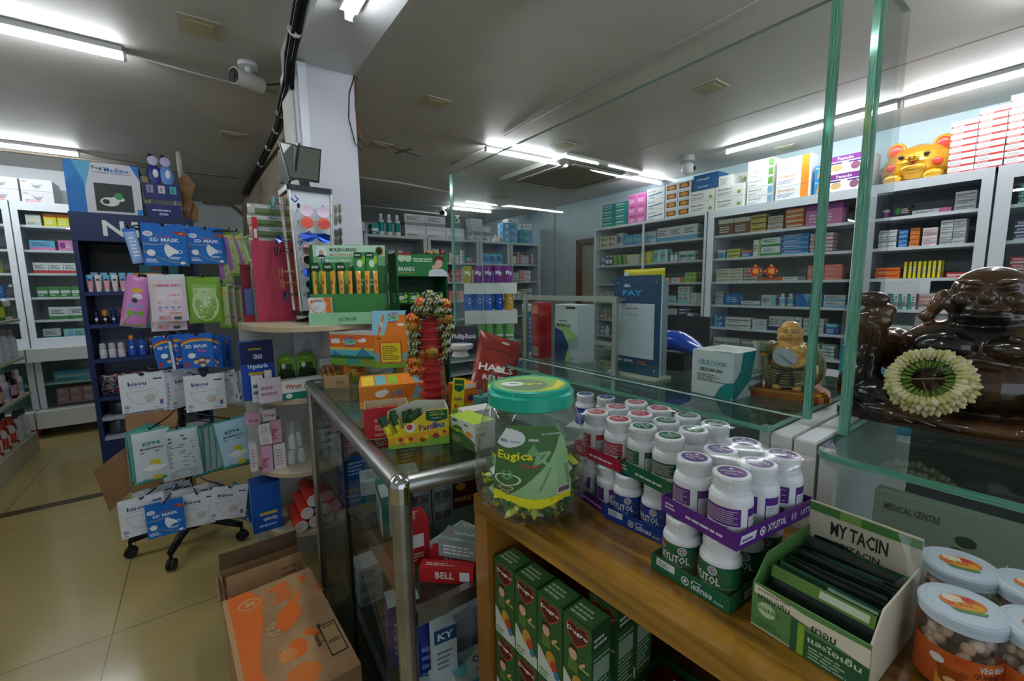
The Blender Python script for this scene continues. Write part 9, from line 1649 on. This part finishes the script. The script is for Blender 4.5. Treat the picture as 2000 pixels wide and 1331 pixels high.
# ================================================================ CARTONS ON THE FLOOR
ZF = .36
tl_, tr_, br_ = P(434,1176,z=ZF), P(604,1109,z=ZF), P(680,1277,z=ZF); wv = tr_-tl_; dv = tr_-br_; w, d = wv.length, dv.length*1.12; rzb = math.atan2(wv.y,wv.x); cen = (tl_+tr_)/2
o = B(); o.M = Matrix.Translation((0,-d/2,0)); o.cb(w,d,ZF,KRAFT); F = faces(w,d,ZF); f = F['t']; OR = m('#c8621e',.55)
o.pp(f,[(.0,0),(.07,0),(.09,.35),(.06,.7),(.04,1),(0,1)],m('#a98458',.7)); o.pp(f,[(.05,0),(.36,0),(.22,.18),(.20,.32),(.26,.5),(.33,.64),(.36,.78),(.42,.84),(.28,1),(.05,1)],OR); o.pr(f,.05,.86,.45,.865,m('#a98458'))
def arc(cx, cy, rx, ry, n=20): return [(cx+rx*math.cos(2*PI*i/n), cy+ry*math.sin(2*PI*i/n)) for i in range(n)]
o.pe(f,.25,.86,.12,.055,m('#b98a5c',.6)); o.pe(f,.25,.86,.10,.042,OR); o.pp(f,[(.20,.87),(.22,.89),(.31,.85),(.29,.83)],m('#b98a5c')); o.pp(f,[(.20,.85),(.29,.88),(.31,.87),(.22,.83)],m('#b98a5c'))
o.pt(f,'ស្ត្រ',.34,.60,.09,m('#b98a5c'),rot=-PI/2-.1,wid=.22); o.pt(f,'ខួចៗ',.46,.93,.10,OR,rot=-PI/2,wid=.34); o.pt(f,'ខួចៗ',.50,.95,.10,OR,rot=-PI/2,wid=.34)
o.pp(f,[(.42,.55),(.50,.66),(.62,.72),(.78,.80),(.76,.74),(.70,.70),(.72,.60),(.62,.52),(.50,.48)],OR); o.pe(f,.55,.32,.10,.07,OR); o.pe(f,.45,.30,.09,.05,m('#c8762e',.6)); o.pe(f,.70,.40,.05,.03,OR); o.pe(f,.76,.36,.045,.03,OR); o.pe(f,.52,.12,.16,.08,m('#c06c2c',.6)); o.pt(f,'ឆ្ងាញ់',.38,.38,.07,m('#b98a5c'),rot=-PI/2,wid=.22); o.pe(f,.86,.90,.04,.04,OR); o.pt(f,'ភ្លៅតៃ',.92,.80,.05,OR,rot=-PI/2+.05,wid=.2)
bb = Fr(f.o+f.u*(.80*f.w)+f.v*(.40*f.h), -f.v, f.u, .26*f.h, .17*f.w); o.pr(bb,0,0,1,1,m('#22201c')); o.pr(bb,.04,.07,.96,.93,m('#a08058',.7)); rnd2 = random.Random(2); x = .08
while x < .9: q_ = rnd2.uniform(.01,.03); o.pr(bb,x,.15,x+q_,.85,m('#22201c')); x += q_+rnd2.uniform(.012,.03)
o.pt(f,'nwooom 17 cis',.78,.42,.035,m('#22201c'),rot=-PI/2,wid=.30); o.pt(f,'Unesedes',.72,.36,.035,m('#22201c'),rot=-PI/2,wid=.22); o.pr(f,.0,.0,.0,.0,OR)
ob = o.build('cardboard_box'); put(ob,(cen.x,cen.y,0.0005),rzb); tag(ob,'large brown cardboard box printed in orange beside the glass counter','box')
q = P(660,1318,z=.22); ob = free('cardboard_box',.20,.30,.215,'#97744c',[('t','l',.1,.6,.9,.9,2,'#4a4a6a')],'low brown box at the bottom edge beside the counter glass','box',(.165,.93,.0005),-.08,mats={k: KRAFT for k in 'fblrtd'})
# open box with tilted flaps behind it
ox0, ox1, oy0, oy1 = P(431,1093,z=.36).x, P(579,1039,z=.36).x, cen.y+.03, cen.y+.26
t = thing('cardboard_box','open brown carton with two tilted flaps behind the orange printed box','box',((ox0+ox1)/2,oy0,.0005),rzb*.5); hw_ = (ox1-ox0)/2; D = oy1-oy0; H_ = .30
b = B(); b.box(-hw_,0,0,hw_,.004,H_-.03,KRAFT).box(-hw_,D-.004,0,hw_,D,H_+.02,KRAFT).box(-hw_,.004,0,-hw_+.004,D-.004,H_,KRAFT).box(hw_-.004,.004,0,hw_,D-.004,H_,KRAFT).box(-hw_+.004,.004,0,hw_-.004,D-.004,.004,KRAFT); b.build('box_body', t)
KD = mottled('kraft_inside','#5c4630','#6e553a',8,.8)
b = B(); b.M = Matrix.Translation((0,.06,H_-.015)) @ Matrix.Rotation(-.35,4,'X'); b.box(-hw_+.012,0,0,hw_-.012,.004,.085,KRAFT); F = Fr((-hw_+.012,0,0),(1,0,0),(0,0,1),2*hw_-.024,.085); b.pt(F,'FRAGILE 105 PRODUCTS',.05,.12,.1,m('#4a3828'),wid=.35); b.pt(F,'HUNAN GUBER',.70,.5,.1,m('#4a3828'),wid=.22); b.lines(F,.70,.3,.92,.4,1,m('#4a3828')); b.pr(F,.05,.0,.2,.12,m('#7ab07a')); b.build('flap', t)
b = B(); b.M = Matrix.Translation((0,0.0,H_-.03)) @ Matrix.Rotation(-.25,4,'X'); b.box(-hw_,-.004,0,hw_,0,.05,KRAFT); F = Fr((-hw_,-.004,0),(1,0,0),(0,0,1),2*hw_,.05); b.pt(F,'RUBBER PRODUCTS',.05,.3,.2,m('#5a4630'),wid=.4); b.pt(F,'GUBER',.72,.5,.3,m('#5a4630'),wid=.15); b.build('flap', t)
b = B(); b.M = Matrix.Translation((0,D-.004,H_+.02)) @ Matrix.Rotation(.1,4,'X'); b.box(-hw_,0,0,hw_,.004,.07,KD); b.build('flap', t)
b = B(); b.M = Matrix.Translation((-hw_,.03,H_)) @ Matrix.Rotation(-.35,4,'Y'); b.box(-.004,0,-.06,0,.16,.03,KRAFT); b.build('flap', t)
# open box behind the mask stand
t = thing('cardboard_box','open brown carton standing behind the lower masks, one flap out to the left','box',(-.26,3.20,.0005),.1); b = B(); b.box(-.15,0,0,.15,.004,.50,KRAFT).box(-.15,.3,0,.15,.304,.50,KRAFT).box(-.15,.004,0,-.146,.3,.50,KRAFT).box(.146,.004,0,.15,.3,.50,KRAFT).box(-.146,.004,0,.146,.3,.004,KRAFT); b.build('box_body', t)
b = B(); b.slab([(-.152,.50),(-.29,.40),(-.25,.15),(-.152,.24)],.004,.008,KRAFT,KRAFT); b.build('flap', t); b = B(); b.M = Matrix.Translation((0,.3,.5)) @ Matrix.Rotation(-.4,4,'X'); b.box(-.145,0,0,.145,.004,.12,KRAFT); b.build('flap', t)
place_stock()
